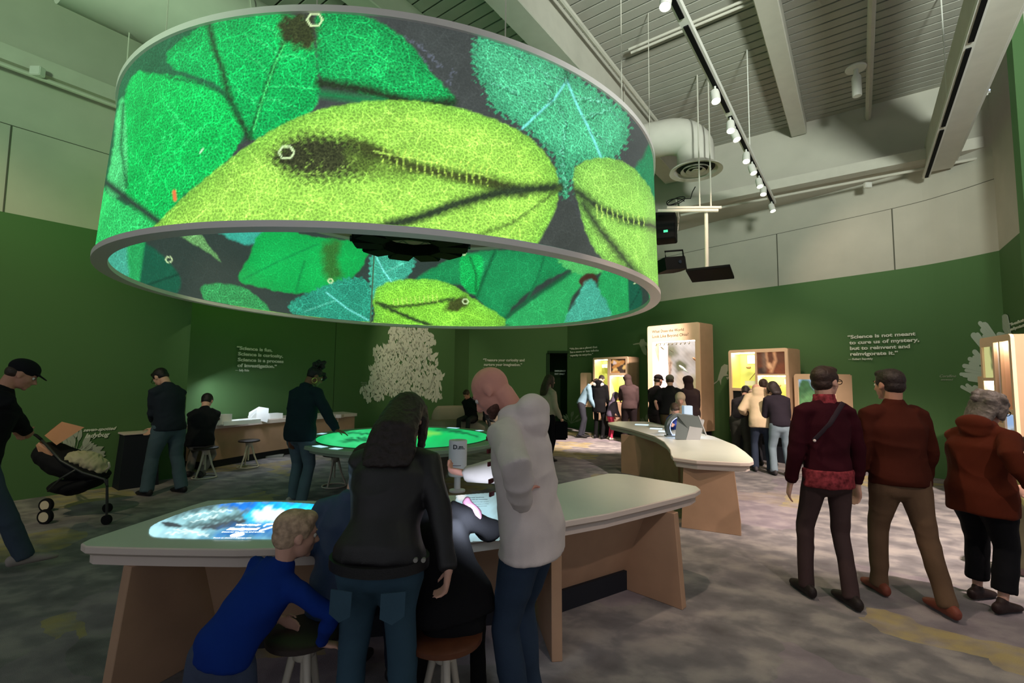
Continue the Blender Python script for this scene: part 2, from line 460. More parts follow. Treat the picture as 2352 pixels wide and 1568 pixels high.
# ---- track lights
blk = mat('black_metal', (9, 9, 10), 0.75, 0.12)
wht = mat('white_metal', (206, 204, 196), 0.45, 0.4)
lamp_face = mat('lamp_face', (255, 250, 240), 0.5, 0.2, emit=(255, 246, 228), estr=7)
def track(u, v, z, c0, c1, label):
    c, e = gridpos(u, v, z)
    t = thing('track_rail', label, 'track light', grid(c0, e, z), atan2(AX.y, AX.x))
    L_ = c1 - c0
    boxobj('housing', 0, L_, -0.045, 0.045, 0.01, 0.07, wht, t)
    n = 5
    for i in range(n):
        boxobj('black_channel', L_ * i / n + 0.06, L_ * (i + 1) / n - 0.06, -0.022, 0.022, -0.004, 0.02, blk, t)
    for i in range(2):
        bm = bmesh.new(); x = L_ * (i + 0.5) / 2; tube(bm, [(x, 0, 0.07), (x, 0, CEIL - z - 0.01)], 0.008, 6)
        meshobj('hanger_rod', bm, wht, t)
    return e
e_t = track(1545, 0, 4.9, 0.5, 9.9, 'long white track with black slots running to the upper right wall')
track(2262, 0, 5.0, 0.5, 10.3, 'rightmost white track with a long black slot')
heads = [(1640, 222, 'topmost in full view'), (1672, 292, 'left of the close pair below the topmost'), (1683, 312, 'lower of the close pair below the topmost'),
         (1712, 362, 'fourth down the track'), (1722, 390, 'fifth down the track, facing left'), (1733, 422, 'sixth down the track'),
         (1745, 440, 'seventh down the track'), (1767, 478, 'lowest, at the far end of the track'), (1523, 2, 'bright one cut by the top edge of the photo')]
def track_head(base, aim, label):
    t = thing('spotlight', 'small white track lamp, ' + label, 'track lamp', base, 0, 'track lamps on the long track')
    d = (V(aim) - base).normalized(); x, y = frame_of(d)
    bm = bmesh.new(); tube(bm, [(0, 0, 0.0), (0, 0, -0.09)], 0.012, 6); meshobj('stem', bm, wht, t)
    bm = bmesh.new(); mx = mframe(V((0, 0, -0.12)) - d * 0.07, x, y, d)
    lathe(bm, [(0.03, -0.01), (0.045, 0.0), (0.05, 0.03), (0.05, 0.15), (0.046, 0.15), (0.043, 0.135)], 16, mx); meshobj('lamp_body', bm, wht, t, smooth=True, angle=40)
    bm = bmesh.new(); lathe(bm, [(0.040, 0.138), (0.040, 0.143)], 16, mx); meshobj('lamp_lens', bm, lamp_face, t)
for (u, v, lb) in heads:
    p = at(u, v - 12, 7.5); c, e = gridpos(u, v, 4.78); b = grid(c, e_t, 4.9)
    track_head(b, (b.x + random.uniform(-0.6, 0.9), b.y - 0.9, 2.4) if v > 100 else (0.5, 3, 0.5), lb)
for c in (3.2, 5.2, 6.6, 7.7, 8.6, 9.4):
    b = grid(c, e_t, 4.62)
    tgt = {3.2: (2.5, 4.5, 0), 5.2: (1.9, 6.0, 0.9), 6.6: (3.4, 10.8, 2.2), 7.7: (4.3, 10.0, 2.2), 8.6: (5.0, 9.0, 2.0), 9.4: (6.3, 8.2, 3.6)}[c]
    spot(b, tgt, {9.4: 30, 6.6: 120, 7.7: 120, 8.6: 130}.get(c, 150), {9.4: 110}.get(c, 60), (255, 226, 200))

# ---- ducts
duct_m = mat('white_duct', (196, 192, 182), 0.6, 0.3, var=0.03)
t = thing('air_duct', 'large round white duct high above the left of the hanging ring', 'duct', (0, 0, 0))
bm = bmesh.new(); A0 = V((-4.5, 4.4, 5.85)); A1 = V((-1.9, 7.9, 5.85)); tube(bm, [A0, A1], 0.55, 32)
meshobj('duct_pipe', bm, duct_m, t, smooth=True, angle=40)
for f in (0.35, 0.6, 0.85):
    bm = bmesh.new(); q = A0.lerp(A1, f); dd = (A1 - A0).normalized(); tube(bm, [q, q + dd * 0.05], 0.565, 32); meshobj('duct_band', bm, duct_m, t, smooth=True, angle=40)
t = thing('air_duct', 'white duct elbow turning down to a round diffuser, right of the hanging ring', 'duct', (0, 0, 0))
p = at(1598, 392, 8.0)
bm = bmesh.new()
path = [V((p.x - 1.3, p.y + 0.6, p.z + 0.70))]
cx_ = V((p.x - 0.45, p.y + 0.2, p.z + 0.50))
for k in range(9):
    a = pi / 2 * k / 8
    path.append(V((p.x - 0.45 * (1 - sin(a)), p.y + 0.2 * (1 - sin(a)), p.z + 0.35 + 0.35 * cos(a))))
path.append(V((p.x, p.y, p.z + 0.06)))
tube(bm, path, 0.31, 28); meshobj('duct_pipe', bm, duct_m, t, smooth=True, angle=50)
bm = bmesh.new(); mx = Matrix.Translation(V((p.x, p.y, p.z)))
lathe(bm, [(0.30, 0.10), (0.44, 0.0), (0.44, -0.02), (0.36, 0.0), (0.34, 0.05), (0.30, 0.09)], 40, mx, cap=False); meshobj('diffuser_ring', bm, duct_m, t, smooth=True, angle=40)
bm = bmesh.new(); lathe(bm, [(0.315, 0.045), (0.315, 0.05)], 32, mx); meshobj('diffuser_throat', bm, mat('diffuser_dark', (40, 44, 40), 0.9), t)
for r in (0.25, 0.16, 0.07):
    bm = bmesh.new(); lathe(bm, [(r - 0.05, 0.03), (r, -0.012), (r + 0.004, -0.006), (r - 0.035, 0.04)], 36, mx, cap=False); meshobj('diffuser_cone', bm, duct_m, t, smooth=True)
# ceiling gadgets
p = atz(1966, 160, 6.3); t = thing('ceiling_pendant', 'white cylinder pendant under a round plate on the right of the ceiling', 'pendant', p)
bm = bmesh.new(); lathe(bm, [(0.13, 0.0), (0.14, 0.02), (0.13, 0.04), (0.03, 0.05)], 24); meshobj('plate', bm, wht, t, smooth=True, angle=40)
bm = bmesh.new(); lathe(bm, [(0.055, -0.42), (0.062, -0.41), (0.062, -0.12), (0.03, -0.06), (0.03, 0.02)], 20); meshobj('cylinder', bm, wht, t, smooth=True, angle=40)
p = at(2238, 212, 6.3); t = thing('wireless_unit', 'white rounded unit mounted beside the rightmost track', 'wall device', p)
bm = bmesh.new(); box(bm, -0.2, 0.2, -0.06, 0.06, -0.05, 0.05); bevel_all(bm, 0.035, 3); meshobj('case', bm, wht, t, smooth=True, angle=50)
bm = bmesh.new(); lathe(bm, [(0.008, 0), (0.008, 0.004)], 8, mframe(V((0.15, -0.062, 0)), V((1, 0, 0)), V((0, 0, 1)), V((0, -1, 0)))); meshobj('status_light', bm, mat('status_blue', (120, 140, 255), emit=(120, 140, 255), estr=3), t)
p = at(1815, 262, 8.9)
bm = bmesh.new(); lathe(bm, [(0.07, -0.05), (0.08, 0.0), (0.08, 0.06)], 16, Matrix.Translation(p)); tag(meshobj('smoke_detector', bm, wht, smooth=True, angle=40), 'small white detector near the end of the single ceiling beam', 'detector')
p = at(1993, 425, 8.2); boxobj('junction_box', -0.06, 0.06, -0.03, 0.03, -0.05, 0.05, wht, None, 0.008, Matrix.Translation(p)); tag(bpy.data.objects['junction_box'], 'small white junction box on the conduit of the upper right wall', 'junction box')
p = at(86, 165, 5.7); o = boxobj('junction_box', -0.07, 0.07, -0.04, 0.04, -0.06, 0.06, wht, None, 0.008, Matrix.Translation(p)); tag(o, 'white junction box on the conduit of the upper left wall', 'junction box')
# ================================================================= HANGING RING (projection drum)
DC = V((-1.518, 6.934, 0)); DZ0, DZ1, DTX, DTY = 2.70, 4.442, -0.0154, -0.0023
DN = V((-DTX, -DTY, 1)).normalized()
def drum_pt(th, t, r):
    R_ = r + (1 - t) * 0.07
    x, y = cos(th) * R_, sin(th) * R_
    z = DZ0 + (DZ1 - DZ0) * t
    return V((DC.x + x - DTX * (z - DZ0) * 1.0, DC.y + y - DTY * (z - DZ0), z + DTX * x + DTY * y))
# photograph-frame coordinates serve as the layout of the projected picture
_M = np.array([[RGT[i] for i in range(3)], [UPV[i] for i in range(3)], [FWD[i] for i in range(3)]])
def to_px(P):
    q = (P - np.array([0, 0, CAM_Z])) @ _M.T
    return np.stack([1176 + F_PX * q[:, 0] / q[:, 2], 784 - F_PX * q[:, 1] / q[:, 2]], 1)
def wob(x, y, k=1.0):
    return (np.sin(x * .21 * k + 1.3 * np.sin(y * .13 * k)) + np.sin(y * .27 * k + 1.7 * np.sin(x * .11 * k)) + .6 * np.sin((x + y) * .53 * k)) / 2.6
def poly_sd(p, poly):
    d = np.full(len(p), 1e18); s = np.zeros(len(p), bool); n = len(poly)
    for i in range(n):
        a = np.array(poly[i - 1]); b = np.array(poly[i]); e = b - a; w = p - a
        t = np.clip((w @ e) / (e @ e + 1e-9), 0, 1); q = w - t[:, None] * e
        d = np.minimum(d, (q * q).sum(1))
        c = (a[1] > p[:, 1]) != (b[1] > p[:, 1])
        xi = a[0] + (p[:, 1] - a[1]) * (e[0]) / (e[1] if abs(e[1]) > 1e-9 else 1e-9)
        s ^= c & (p[:, 0] < xi)
    d = np.sqrt(d); return np.where(s, -d, d)
def smooth_poly(pts, n=5):
    m_ = len(pts); out = []
    for i in range(m_):
        p0, p1, p2, p3 = [np.array(pts[(i + k) % m_], float) for k in (-1, 0, 1, 2)]
        for k in range(n):
            t = k / n
            out.append(0.5 * (2 * p1 + (p2 - p0) * t + (2 * p0 - 5 * p1 + 4 * p2 - p3) * t * t + (3 * p1 - p0 - 3 * p2 + p3) * t ** 3))
    return out
class Paint:
    def __init__(s, P, bg, det=0.0):
        s.p = to_px(P); n = len(P); s.c = np.tile(np.array(lin(bg)), (n, 1)); s.a = np.full(n, det)
    def _mix(s, w, col, det):
        s.c = s.c * (1 - w)[:, None] + np.array(lin(col)) * w[:, None]
        if det is not None: s.a = s.a * (1 - w) + det * w
    def poly(s, pts, col, det=0.8, soft=2.0, jag=0.0, smooth=True, alpha=1.0, edge=None, k=1.0):
        q = smooth_poly(pts) if smooth else pts
        sd = poly_sd(s.p, q)
        if jag: sd = sd + jag * wob(s.p[:, 0], s.p[:, 1], k)
        w = np.clip(0.5 - sd / (2 * soft), 0, 1); s._mix(w * alpha, col, det)
        if edge is not None:   # darker (or lighter) towards the rim of the leaf
            e = np.clip(1 + sd / edge[1], 0, 1) * w * edge[2]; s._mix(e, edge[0], None)
    def line(s, pts, col, wd=2.0, soft=1.5, det=None, jag=0.0, alpha=1.0):
        d = np.full(len(s.p), 1e9)
        P = s.p + (np.stack([wob(s.p[:, 0], s.p[:, 1], 1.5), wob(s.p[:, 1], s.p[:, 0], 1.5)], 1) * jag if jag else 0)
        for a, b in zip(pts, pts[1:]):
            a = np.array(a, float); e = np.array(b, float) - a; w = P - a
            t = np.clip((w @ e) / (e @ e + 1e-9), 0, 1); q = w - t[:, None] * e; d = np.minimum(d, np.sqrt((q * q).sum(1)))
        s._mix(np.clip(0.5 - (d - wd / 2) / (2 * soft), 0, 1) * alpha, col, det)
    def mottle(s, amp=0.12, k=0.4):
        s.c *= (1 + amp * wob(s.p[:, 0], s.p[:, 1], k))[:, None]
    def hexagon(s, c, r, col=(225, 255, 190), sx=1.0, wd=3.5):
        pts = [(c[0] + r * sx * cos(k * pi / 3), c[1] + r * .86 * sin(k * pi / 3)) for k in range(7)]
        s.line(pts, col, wd, 1.0, det=0.0)

def paint_outside(P):
    p = Paint(P, (62, 68, 66), 0.25)
    for l in ([(880, 70), (960, 100), (1010, 150)], [(960, 120), (990, 160)], [(1030, 190), (1040, 165)], [(940, 180), (930, 140)]):
        p.line(l, (110, 118, 135), 2, 3, jag=8)
    G1 = (8, 178, 78)
    p.poly([(265, 120), (470, 40), (560, 25), (600, 200), (560, 320), (380, 540), (200, 600), (205, 400)], (34, 96, 62), 0.6, 3, 5)
    p.poly([(310, 170), (345, 168), (420, 178), (490, 205), (540, 245), (558, 310), (500, 395), (420, 450), (370, 525), (310, 480), (285, 430), (272, 330), (285, 230)], G1, 0.85, 3, 3, edge=((20, 190, 90), 60, .4))
    p.poly([(230, 430), (255, 450), (320, 490), (368, 525), (350, 545), (250, 580), (195, 600), (210, 500)], (44, 190, 96), 0.9, 3, 3)
    p.poly([(268, 260), (285, 230), (290, 430), (245, 440), (262, 330)], (70, 190, 110), 0.9, 3, 2)
    p.line([(283, 240), (278, 340), (292, 430)], (24, 90, 50), 5, 4)
    p.line([(245, 420), (290, 455), (368, 512)], (40, 62, 50), 16, 6, det=0.5)
    p.poly([(395, 110), (475, 55), (560, 33), (640, 28), (708, 55), (728, 150), (732, 225), (705, 262), (600, 315), (573, 316), (550, 262), (500, 195), (405, 160), (385, 135)], (10, 176, 84), 0.9, 3, 3, edge=((10, 150, 74), 50, .5))
    p.poly([(735, 28), (850, 42), (935, 95), (990, 165), (1045, 232), (990, 240), (900, 236), (790, 200), (735, 175), (727, 90)], (18, 160, 80), 0.95, 3, 3, edge=((14, 120, 60), 40, .6))
    p.line([(735, 190), (830, 205), (950, 238), (1040, 236)], (30, 48, 26), 22, 8, det=0.5, jag=4)
    p.line([(735, 215), (880, 235)], (20, 120, 66), 16, 8)
    p.line([(480, 55), (492, 110), (512, 165), (525, 220), (548, 270), (574, 318)], (30, 66, 36), 13, 6, det=0.6, jag=3)
    p.line([(385, 178), (455, 190), (512, 215), (548, 262)], (20, 92, 50), 6, 4, jag=2)
    p.line([(575, 312), (598, 240), (622, 170), (650, 100), (680, 55)], (24, 92, 44), 9, 5, jag=3)
    p.line([(582, 300), (604, 225), (630, 150), (655, 100)], (70, 235, 120), 2.2, 1.5)
    for a, b in (((604, 225), (680, 250)), ((612, 200), (720, 205)), ((622, 175), (560, 120)), ((640, 130), (700, 135)), ((598, 245), (540, 205)), ((652, 95), (600, 55)), ((640, 125), (560, 80))):
        p.line([a, ((a[0] + b[0]) / 2, (a[1] + b[1]) / 2 - 6), b], (60, 220, 120), 2, 1.5, jag=3)
    for a, b in (((300, 440), (470, 290)), ((330, 470), (380, 300)), ((390, 340), (400, 230)), ((420, 410), (500, 330)), ((350, 420), (290, 330)), ((430, 300), (360, 210))):
        p.line([a, b], (50, 225, 115), 1.8, 1.5, jag=5)
    for a, b in (((800, 60), (960, 200)), ((780, 180), (850, 90)), ((840, 120), (900, 210)), ((820, 160), (930, 150))):
        p.line([a, b], (40, 200, 100), 1.8, 1.5, jag=6)
    p.poly([(648, 40), (700, 30), (724, 60), (722, 108), (690, 112), (655, 95), (640, 70)], (48, 56, 28), 0.7, 12, 10)
    p.hexagon((723, 45), 18)
    # serrated teal leaf
    p.poly([(1100, 82), (1170, 100), (1240, 120), (1300, 155), (1370, 205), (1412, 235), (1445, 270), (1438, 330), (1400, 372), (1340, 372), (1318, 400), (1300, 462), (1284, 430), (1275, 370), (1240, 325), (1190, 285), (1130, 245), (1112, 200), (1096, 182), (1085, 128)],
           (74, 178, 128), 0.9, 1.6, 13, k=1.7, edge=((40, 120, 84), 40, .6))
    p.line([(1302, 185), (1275, 225), (1235, 262), (1200, 295)], (120, 226, 216), 5, 1.5, det=.2)
    p.line([(1302, 185), (1325, 240), (1355, 300), (1380, 360)], (120, 226, 216), 5, 1.5, det=.2)
    p.line([(1302, 185), (1302, 130)], (30, 84, 56), 8, 5)
    for l in ([(1302, 185), (1250, 170), (1180, 120)], [(1230, 265), (1190, 215), (1130, 190)], [(1262, 240), (1262, 200), (1220, 160)], [(1340, 270), (1400, 250), (1430, 280)], [(1355, 300), (1400, 330)], [(1275, 225), (1300, 280), (1290, 350), (1300, 440)], [(1320, 225), (1370, 230), (1400, 235)]):
        p.line(l, (116, 214, 176), 2.6, 1.5, jag=6); p.line([(a + 4, b + 4) for a, b in l], (26, 96, 62), 2.6, 2, jag=6)
    # small leaf at the right end
    p.poly([(1452, 400), (1480, 355), (1502, 320), (1512, 420), (1510, 470), (1478, 420)], (26, 120, 76), 0.7, 4, 2)
    # lime leaf, the large one
    LIME = (154, 212, 80)
    p.poly([(350, 548), (376, 500), (430, 446), (520, 372), (605, 312), (700, 264), (800, 239), (905, 231), (1000, 239), (1100, 262), (1200, 306), (1262, 366), (1282, 425), (1272, 490), (1235, 560), (1200, 600), (850, 560), (560, 540)], LIME, 0.75, 2.5, 2, edge=((108, 176, 60), 45, .7))
    p.poly([(622, 372), (645, 330), (700, 308), (800, 316), (870, 350), (850, 395), (760, 412), (690, 408)], (50, 56, 30), 1.0, 18, 16, k=1.6)
    p.poly([(800, 345), (880, 365), (960, 395), (900, 412), (820, 400)], (92, 120, 44), 0.9, 16, 10, alpha=.7)
    for l in ([(640, 390), (700, 400), (760, 398)], [(690, 330), (720, 360), (700, 390)], [(760, 400), (800, 380), (820, 360)], [(720, 400), (740, 370)]): p.line(l, (150, 190, 80), 2, 1.5, jag=7, alpha=.7)
    p.line([(840, 340), (930, 380), (1040, 402), (1120, 415), (1200, 440)], (56, 66, 26), 26, 10, det=.6, jag=4)
    p.line([(800, 322), (880, 350), (960, 384), (1060, 410), (1165, 436)], (62, 74, 30), 14, 8, jag=3)
    p.line([(860, 348), (940, 362), (1040, 382), (1130, 408)], (190, 240, 100), 2.4, 1.5, jag=2)
    for k in range(16):
        x = 880 + k * 16; y = 356 + k * 3.0
        p.line([(x, y + 26), (x - 2, y - 6), (x + 5, y - 20)], (196, 240, 96), 1.8, 1.2, jag=2)
    p.line([(880, 520), (960, 500), (1050, 468), (1130, 446), (1200, 436), (1285, 430)], (40, 56, 34), 24, 8, det=.5, jag=3)
    p.line([(1100, 540), (1180, 510), (1260, 452), (1285, 432)], (70, 96, 40), 6, 5, jag=3)
    for l in ([(430, 520), (520, 440), (600, 380)], [(560, 500), (610, 420), (640, 400)], [(520, 440), (540, 370)], [(700, 510), (720, 460), (690, 415)], [(600, 512), (590, 440)], [(800, 500), (780, 440), (820, 410)], [(860, 470), (960, 440), (1080, 430)], [(900, 330), (1000, 300), (1100, 300)], [(760, 300), (860, 280), (900, 250)], [(1000, 370), (1080, 330), (1180, 330)], [(640, 395), (600, 380), (570, 345)]):
        p.line(l, (186, 244, 104), 2.4, 1.5, jag=8)
    p.hexagon((658, 350), 18)
    # slate gap and the small lime leaf
    p.poly([(1228, 600), (1245, 545), (1280, 480), (1298, 455), (1325, 490), (1348, 560), (1400, 640)], (60, 66, 62), 0.25, 3, 2)
    p.poly([(1322, 385), (1370, 364), (1430, 372), (1478, 412), (1506, 470), (1516, 560), (1520, 660), (1470, 650), (1405, 612), (1358, 560), (1335, 490), (1320, 430)], (146, 206, 88), 0.75, 2.5, 2, edge=((100, 160, 64), 40, .7))
    p.line([(1326, 440), (1380, 480), (1440, 505), (1512, 522)], (46, 60, 40), 20, 9, det=.5, jag=3)
    p.line([(1340, 470), (1380, 530), (1430, 590), (1470, 640)], (48, 62, 42), 18, 9, det=.5, jag=3)
    for k in range(10):
        x = 1372 + k * 12; p.line([(x, 500 + k * 2), (x - 2, 470 + k * 3)], (196, 240, 110), 1.8, 1.2, jag=2)
    for l in ([(460, 350), (466, 342)],): p.line(l, (220, 255, 220), 3, 1.5, det=0)
    p.line([(400, 440), (402, 458)], (236, 120, 70), 8, 1.5, det=0)
    p.mottle(0.10, 0.25)
    return p
def paint_inside(P):
    p = Paint(P, (50, 62, 58), 0.2)
    p.poly([(200, 590), (300, 553), (290, 600), (262, 640), (225, 620)], (52, 136, 122), 0.2, 4, 1)
    p.poly([(298, 548), (360, 575), (415, 640), (392, 690), (340, 690), (250, 650), (280, 600)], (26, 88, 66), 0.25, 3, 1)
    p.line([(310, 670), (350, 650), (410, 630)], (20, 58, 46), 4, 2)
    p.poly([(400, 530), (452, 532), (480, 565), (507, 600), (470, 575)], (104, 160, 96), 0.6, 2, 2)
    p.poly([(500, 526), (625, 522), (600, 556), (560, 560)], (60, 172, 150), 0.3, 3, 3)
    p.poly([(610, 528), (730, 545), (840, 562), (838, 598), (812, 635), (760, 664), (680, 673), (600, 660), (548, 641), (570, 595)], (20, 178, 82), 0.3, 2, 2, edge=((16, 150, 70), 40, .5))
    p.line([(560, 640), (640, 600), (730, 560)], (16, 140, 70), 3, 2); p.line([(680, 672), (690, 630), (700, 600)], (16, 136, 66), 4, 3)
    p.poly([(745, 560), (782, 555), (775, 600), (785, 635), (750, 640), (742, 600)], (56, 92, 36), 0.5, 9, 4, alpha=.8)
    p.poly([(462, 658), (540, 654), (590, 680), (620, 718), (560, 720), (490, 708)], (52, 152, 84), 0.7, 2, 2)
    p.poly([(660, 705), (720, 668), (790, 640), (846, 650), (846, 745), (740, 745)], (44, 148, 120), 0.7, 2, 5, k=2)
    p.line([(750, 672), (800, 710), (846, 735)], (110, 220, 205), 3.5, 1.5); p.line([(770, 690), (700, 715)], (100, 210, 180), 2, 1.5)
    p.poly([(855, 570), (905, 575), (945, 578), (948, 618), (905, 660), (856, 690)], (64, 168, 140), 0.7, 2, 5, k=2)
    p.line([(858, 578), (880, 620), (905, 655)], (120, 230, 215), 3.5, 1.5); p.line([(885, 625), (925, 605)], (110, 220, 190), 2, 1.5)
    p.poly([(950, 650), (1005, 610), (1062, 585), (1150, 575), (1290, 585), (1316, 612), (1250, 645), (1180, 700), (1150, 745), (1110, 700), (1060, 655)], (30, 146, 84), 0.4, 2.5, 2, edge=((24, 112, 66), 30, .5))
    p.poly([(1056, 600), (1075, 585), (1108, 590), (1105, 640), (1095, 678), (1062, 655)], (22, 176, 84), 0.7, 3, 2)
    p.line([(1095, 680), (1118, 620), (1138, 575)], (18, 82, 50), 6, 4); p.line([(1080, 590), (1093, 630), (1093, 670)], (18, 100, 50), 4, 3)
    p.poly([(1160, 745), (1220, 690), (1300, 635), (1330, 618), (1345, 640), (1310, 690), (1290, 745)], (46, 166, 92), 0.4, 2.5, 2)
    p.line([(1140, 745), (1200, 700), (1290, 640), (1330, 612)], (26, 96, 60), 7, 4)
    p.line([(1250, 590), (1235, 640), (1210, 690)], (22, 104, 62), 4, 3)
    p.poly([(1280, 596), (1330, 600), (1390, 622), (1330, 630)], (80, 180, 96), 0.4, 3, 4, k=2)
    p.poly([(1330, 650), (1340, 632), (1362, 628), (1372, 645), (1352, 660)], (70, 44, 36), 0.2, 2, 1)
    p.poly([(1385, 620), (1440, 625), (1500, 680), (1480, 715), (1400, 738), (1375, 680)], (40, 160, 88), 0.4, 3, 2)
    p.poly([(1352, 640), (1375, 665), (1400, 712), (1392, 742), (1300, 745), (1322, 690)], (70, 168, 142), 0.5, 3, 3)
    p.poly([(858, 690), (875, 655), (940, 642), (1020, 648), (1085, 685), (1160, 745), (1000, 765), (872, 752), (862, 715)], (136, 214, 64), 0.75, 2.5, 2, edge=((100, 176, 60), 30, .6))
    p.poly([(1035, 690), (1062, 680), (1076, 690), (1060, 712), (1020, 712)], (66, 76, 34), 0.6, 5, 4)
    p.line([(865, 695), (905, 705), (960, 700), (1040, 686)], (56, 78, 36), 7, 3, jag=2); p.line([(875, 700), (930, 725), (990, 748)], (50, 72, 36), 9, 3, jag=2)
    for k in range(11): p.line([(905 + k * 10, 700 - k * .8), (903 + k * 10, 686 - k)], (200, 244, 110), 1.6, 1)
    for c, r in (((388, 596), 8), ((759, 645), 6), ((1069, 692), 7), ((1064, 581), 6)): p.hexagon(c, r, wd=2)
    p.mottle(0.06, 0.25)
    return p
def painted_sheet(name, ths, nt, r, painter, flip_test, matl, parent, uvs=(1, 1), tt=(0.0, 1.0)):
    nth = len(ths); ts = np.linspace(tt[0], tt[1], nt)
    TH, T = np.meshgrid(ths, ts, indexing='ij')
    R_ = r + (1 - T) * 0.07; X = np.cos(TH) * R_; Y = np.sin(TH) * R_; Z = DZ0 + (DZ1 - DZ0) * T
    P = np.stack([DC.x + X - DTX * (Z - DZ0), DC.y + Y - DTY * (Z - DZ0), Z + DTX * X + DTY * Y], -1).reshape(-1, 3)
    # the far side repeats the picture of the side in view
    th = TH.reshape(-1); fl = flip_test(th)
    X2 = np.where(fl, -X.reshape(-1), X.reshape(-1)); Y2 = np.where(fl, -Y.reshape(-1), Y.reshape(-1)); Zf = Z.reshape(-1)
    Q = np.stack([DC.x + X2 - DTX * (Zf - DZ0), DC.y + Y2 - DTY * (Zf - DZ0), Zf + DTX * X2 + DTY * Y2], -1)
    pt = painter(Q)
    idx = np.arange(nth * nt).reshape(nth, nt)
    F_ = np.stack([idx[:-1, :-1], idx[1:, :-1], idx[1:, 1:], idx[:-1, 1:]], -1).reshape(-1, 4)
    me = bpy.data.meshes.new(name)
    me.vertices.add(len(P)); me.vertices.foreach_set('co', P.astype(np.float32).ravel())
    me.loops.add(F_.size); me.loops.foreach_set('vertex_index', F_.ravel().astype(np.int32))
    me.polygons.add(len(F_)); me.polygons.foreach_set('loop_start', np.arange(0, F_.size, 4, dtype=np.int32))
    me.update()
    ca = me.color_attributes.new('Col', 'FLOAT_COLOR', 'POINT')
    ca.data.foreach_set('color', np.concatenate([pt.c, pt.a[:, None]], 1).astype(np.float32).ravel())
    uv = me.uv_layers.new(name='UVMap')
    U = np.stack([TH * r, (DZ1 - DZ0) * T], -1).reshape(-1, 2)[F_.ravel()]
    uv.data.foreach_set('uv', U.astype(np.float32).ravel())
    me.materials.append(matl); me.shade_smooth()
    return link(bpy.data.objects.new(name, me), parent)

drum = thing('projection_ring', 'huge hanging ring screen glowing with green leaf pictures', 'ring screen', (0, 0, 0))
RO = 3.455
vis0 = atan2(-DC.y, -DC.x)     # direction from the ring's centre to the camera
half = radians(86)
ths = np.concatenate([np.linspace(vis0 - half, vis0 + half, 900), np.linspace(vis0 + half, vis0 + 2 * pi - half, 170)[1:]])
def front_flip(th): return np.cos(th - vis0) < cos(half) + 1e-4
out_m = picture_mat('projected_leaves_outside', True, 1.12)
in_m = picture_mat('projected_leaves_inside', True, 1.0, scale=9)
painted_sheet('outer_picture', ths, 140, RO, paint_outside, front_flip, out_m, drum, tt=(0.02, 0.985))
ths2 = np.concatenate([np.linspace(vis0 + pi - radians(92), vis0 + pi + radians(92), 560), np.linspace(vis0 + pi + radians(92), vis0 + 3 * pi - radians(92), 140)[1:]])
painted_sheet('inner_picture', ths2, 90, RO - 0.08, paint_inside, lambda th: np.cos(th - vis0) > 0.035, in_m, drum, tt=(0.02, 0.985))
rim_m = mat('ring_rim', (236, 228, 226), 0.5, 0.4)
for nm, t_, hgt in (('bottom_rim', 0.0, 0.05), ('top_rim', 1.0, 0.055)):
    bm = bmesh.new(); prof = [(RO + 0.025, -hgt / 2), (RO + 0.025, hgt / 2), (RO - 0.105, hgt / 2), (RO - 0.105, -hgt / 2)]
    n = 180; rings = []
    for k in range(n):
        th = 2 * pi * k / n
        rings.append([bm.verts.new(drum_pt(th, t_, r_) + V((0, 0, dz))) for r_, dz in prof])
    for k in range(n):
        A_, B_ = rings[k], rings[(k + 1) % n]
        for j in range(4): bm.faces.new([A_[j], A_[(j + 1) % 4], B_[(j + 1) % 4], B_[j]])
    meshobj(nm, bm, rim_m, drum, smooth=True, angle=30)
# vertical joint on the inside and one on the outside left
q = at(848, 650, 10.3); th = atan2(q.y - DC.y, q.x - DC.x)
for th_, rr in ((th, RO - 0.085), (vis0 - radians(64), RO + 0.004)):
    bm = bmesh.new(); a = drum_pt(th_, 0.01, rr); b = drum_pt(th_, 0.99, rr); tube(bm, [a, b], 0.014 if rr < RO else 0.006, 6); meshobj('screen_joint', bm, rim_m, drum)
# suspension cables
for k in range(14):
    th = 2 * pi * k / 14 + 0.2
    a = drum_pt(th, 1.0, RO - 0.04); bm = bmesh.new(); tube(bm, [a, V((a.x, a.y, CEIL))], 0.006, 5); meshobj('cable', bm, beam_m, drum)
# projector cluster in the middle of the ring
pz = 3.52
t = thing('projector_cluster', 'ring of black projectors hanging in the middle of the big ring', 'projectors', (DC.x, DC.y, pz))
bm = bmesh.new(); lathe(bm, [(0.70, 0.30), (0.74, 0.34), (0.74, 0.40), (0.70, 0.42)], 40, cap=True); meshobj('mount_disc', bm, beam_m, t, smooth=True, angle=40)
bm = bmesh.new(); tube(bm, [(0, 0, 0.4), (0, 0, CEIL - pz)], 0.05, 12); meshobj('mount_pole', bm, beam_m, t)
for k in range(10):
    a = 2 * pi * k / 10 + 0.15
    mx = mframe(V((cos(a) * 0.62, sin(a) * 0.62, 0.08)), V((cos(a), sin(a), 0)), V((-sin(a), cos(a), 0)), V((0, 0, 1)))
    bm = bmesh.new(); box(bm, -0.22, 0.22, -0.18, 0.18, -0.09, 0.09, mx); bmesh.ops.bevel(bm, geom=list(bm.edges), offset=0.02, segments=2, affect='EDGES')
    pj = meshobj('projector', bm, blk, t)
    bm = bmesh.new(); tube(bm, [mx @ V((0.2, 0.05, 0)), mx @ V((0.26, 0.05, 0))], 0.045, 14); meshobj('lens', bm, mat('lens_glass', (30, 36, 44), 0.1, 0.6), pj)
    bm = bmesh.new(); tube(bm, [mx @ V((-0.1, -0.12, 0.09)), mx @ V((0.0, 0.12, 0.26))], 0.008, 5); tube(bm, [mx @ V((0, -0.12, 0.26)), mx @ V((-0.1, 0.12, 0.09))], 0.008, 5); meshobj('bracket', bm, beam_m, pj)

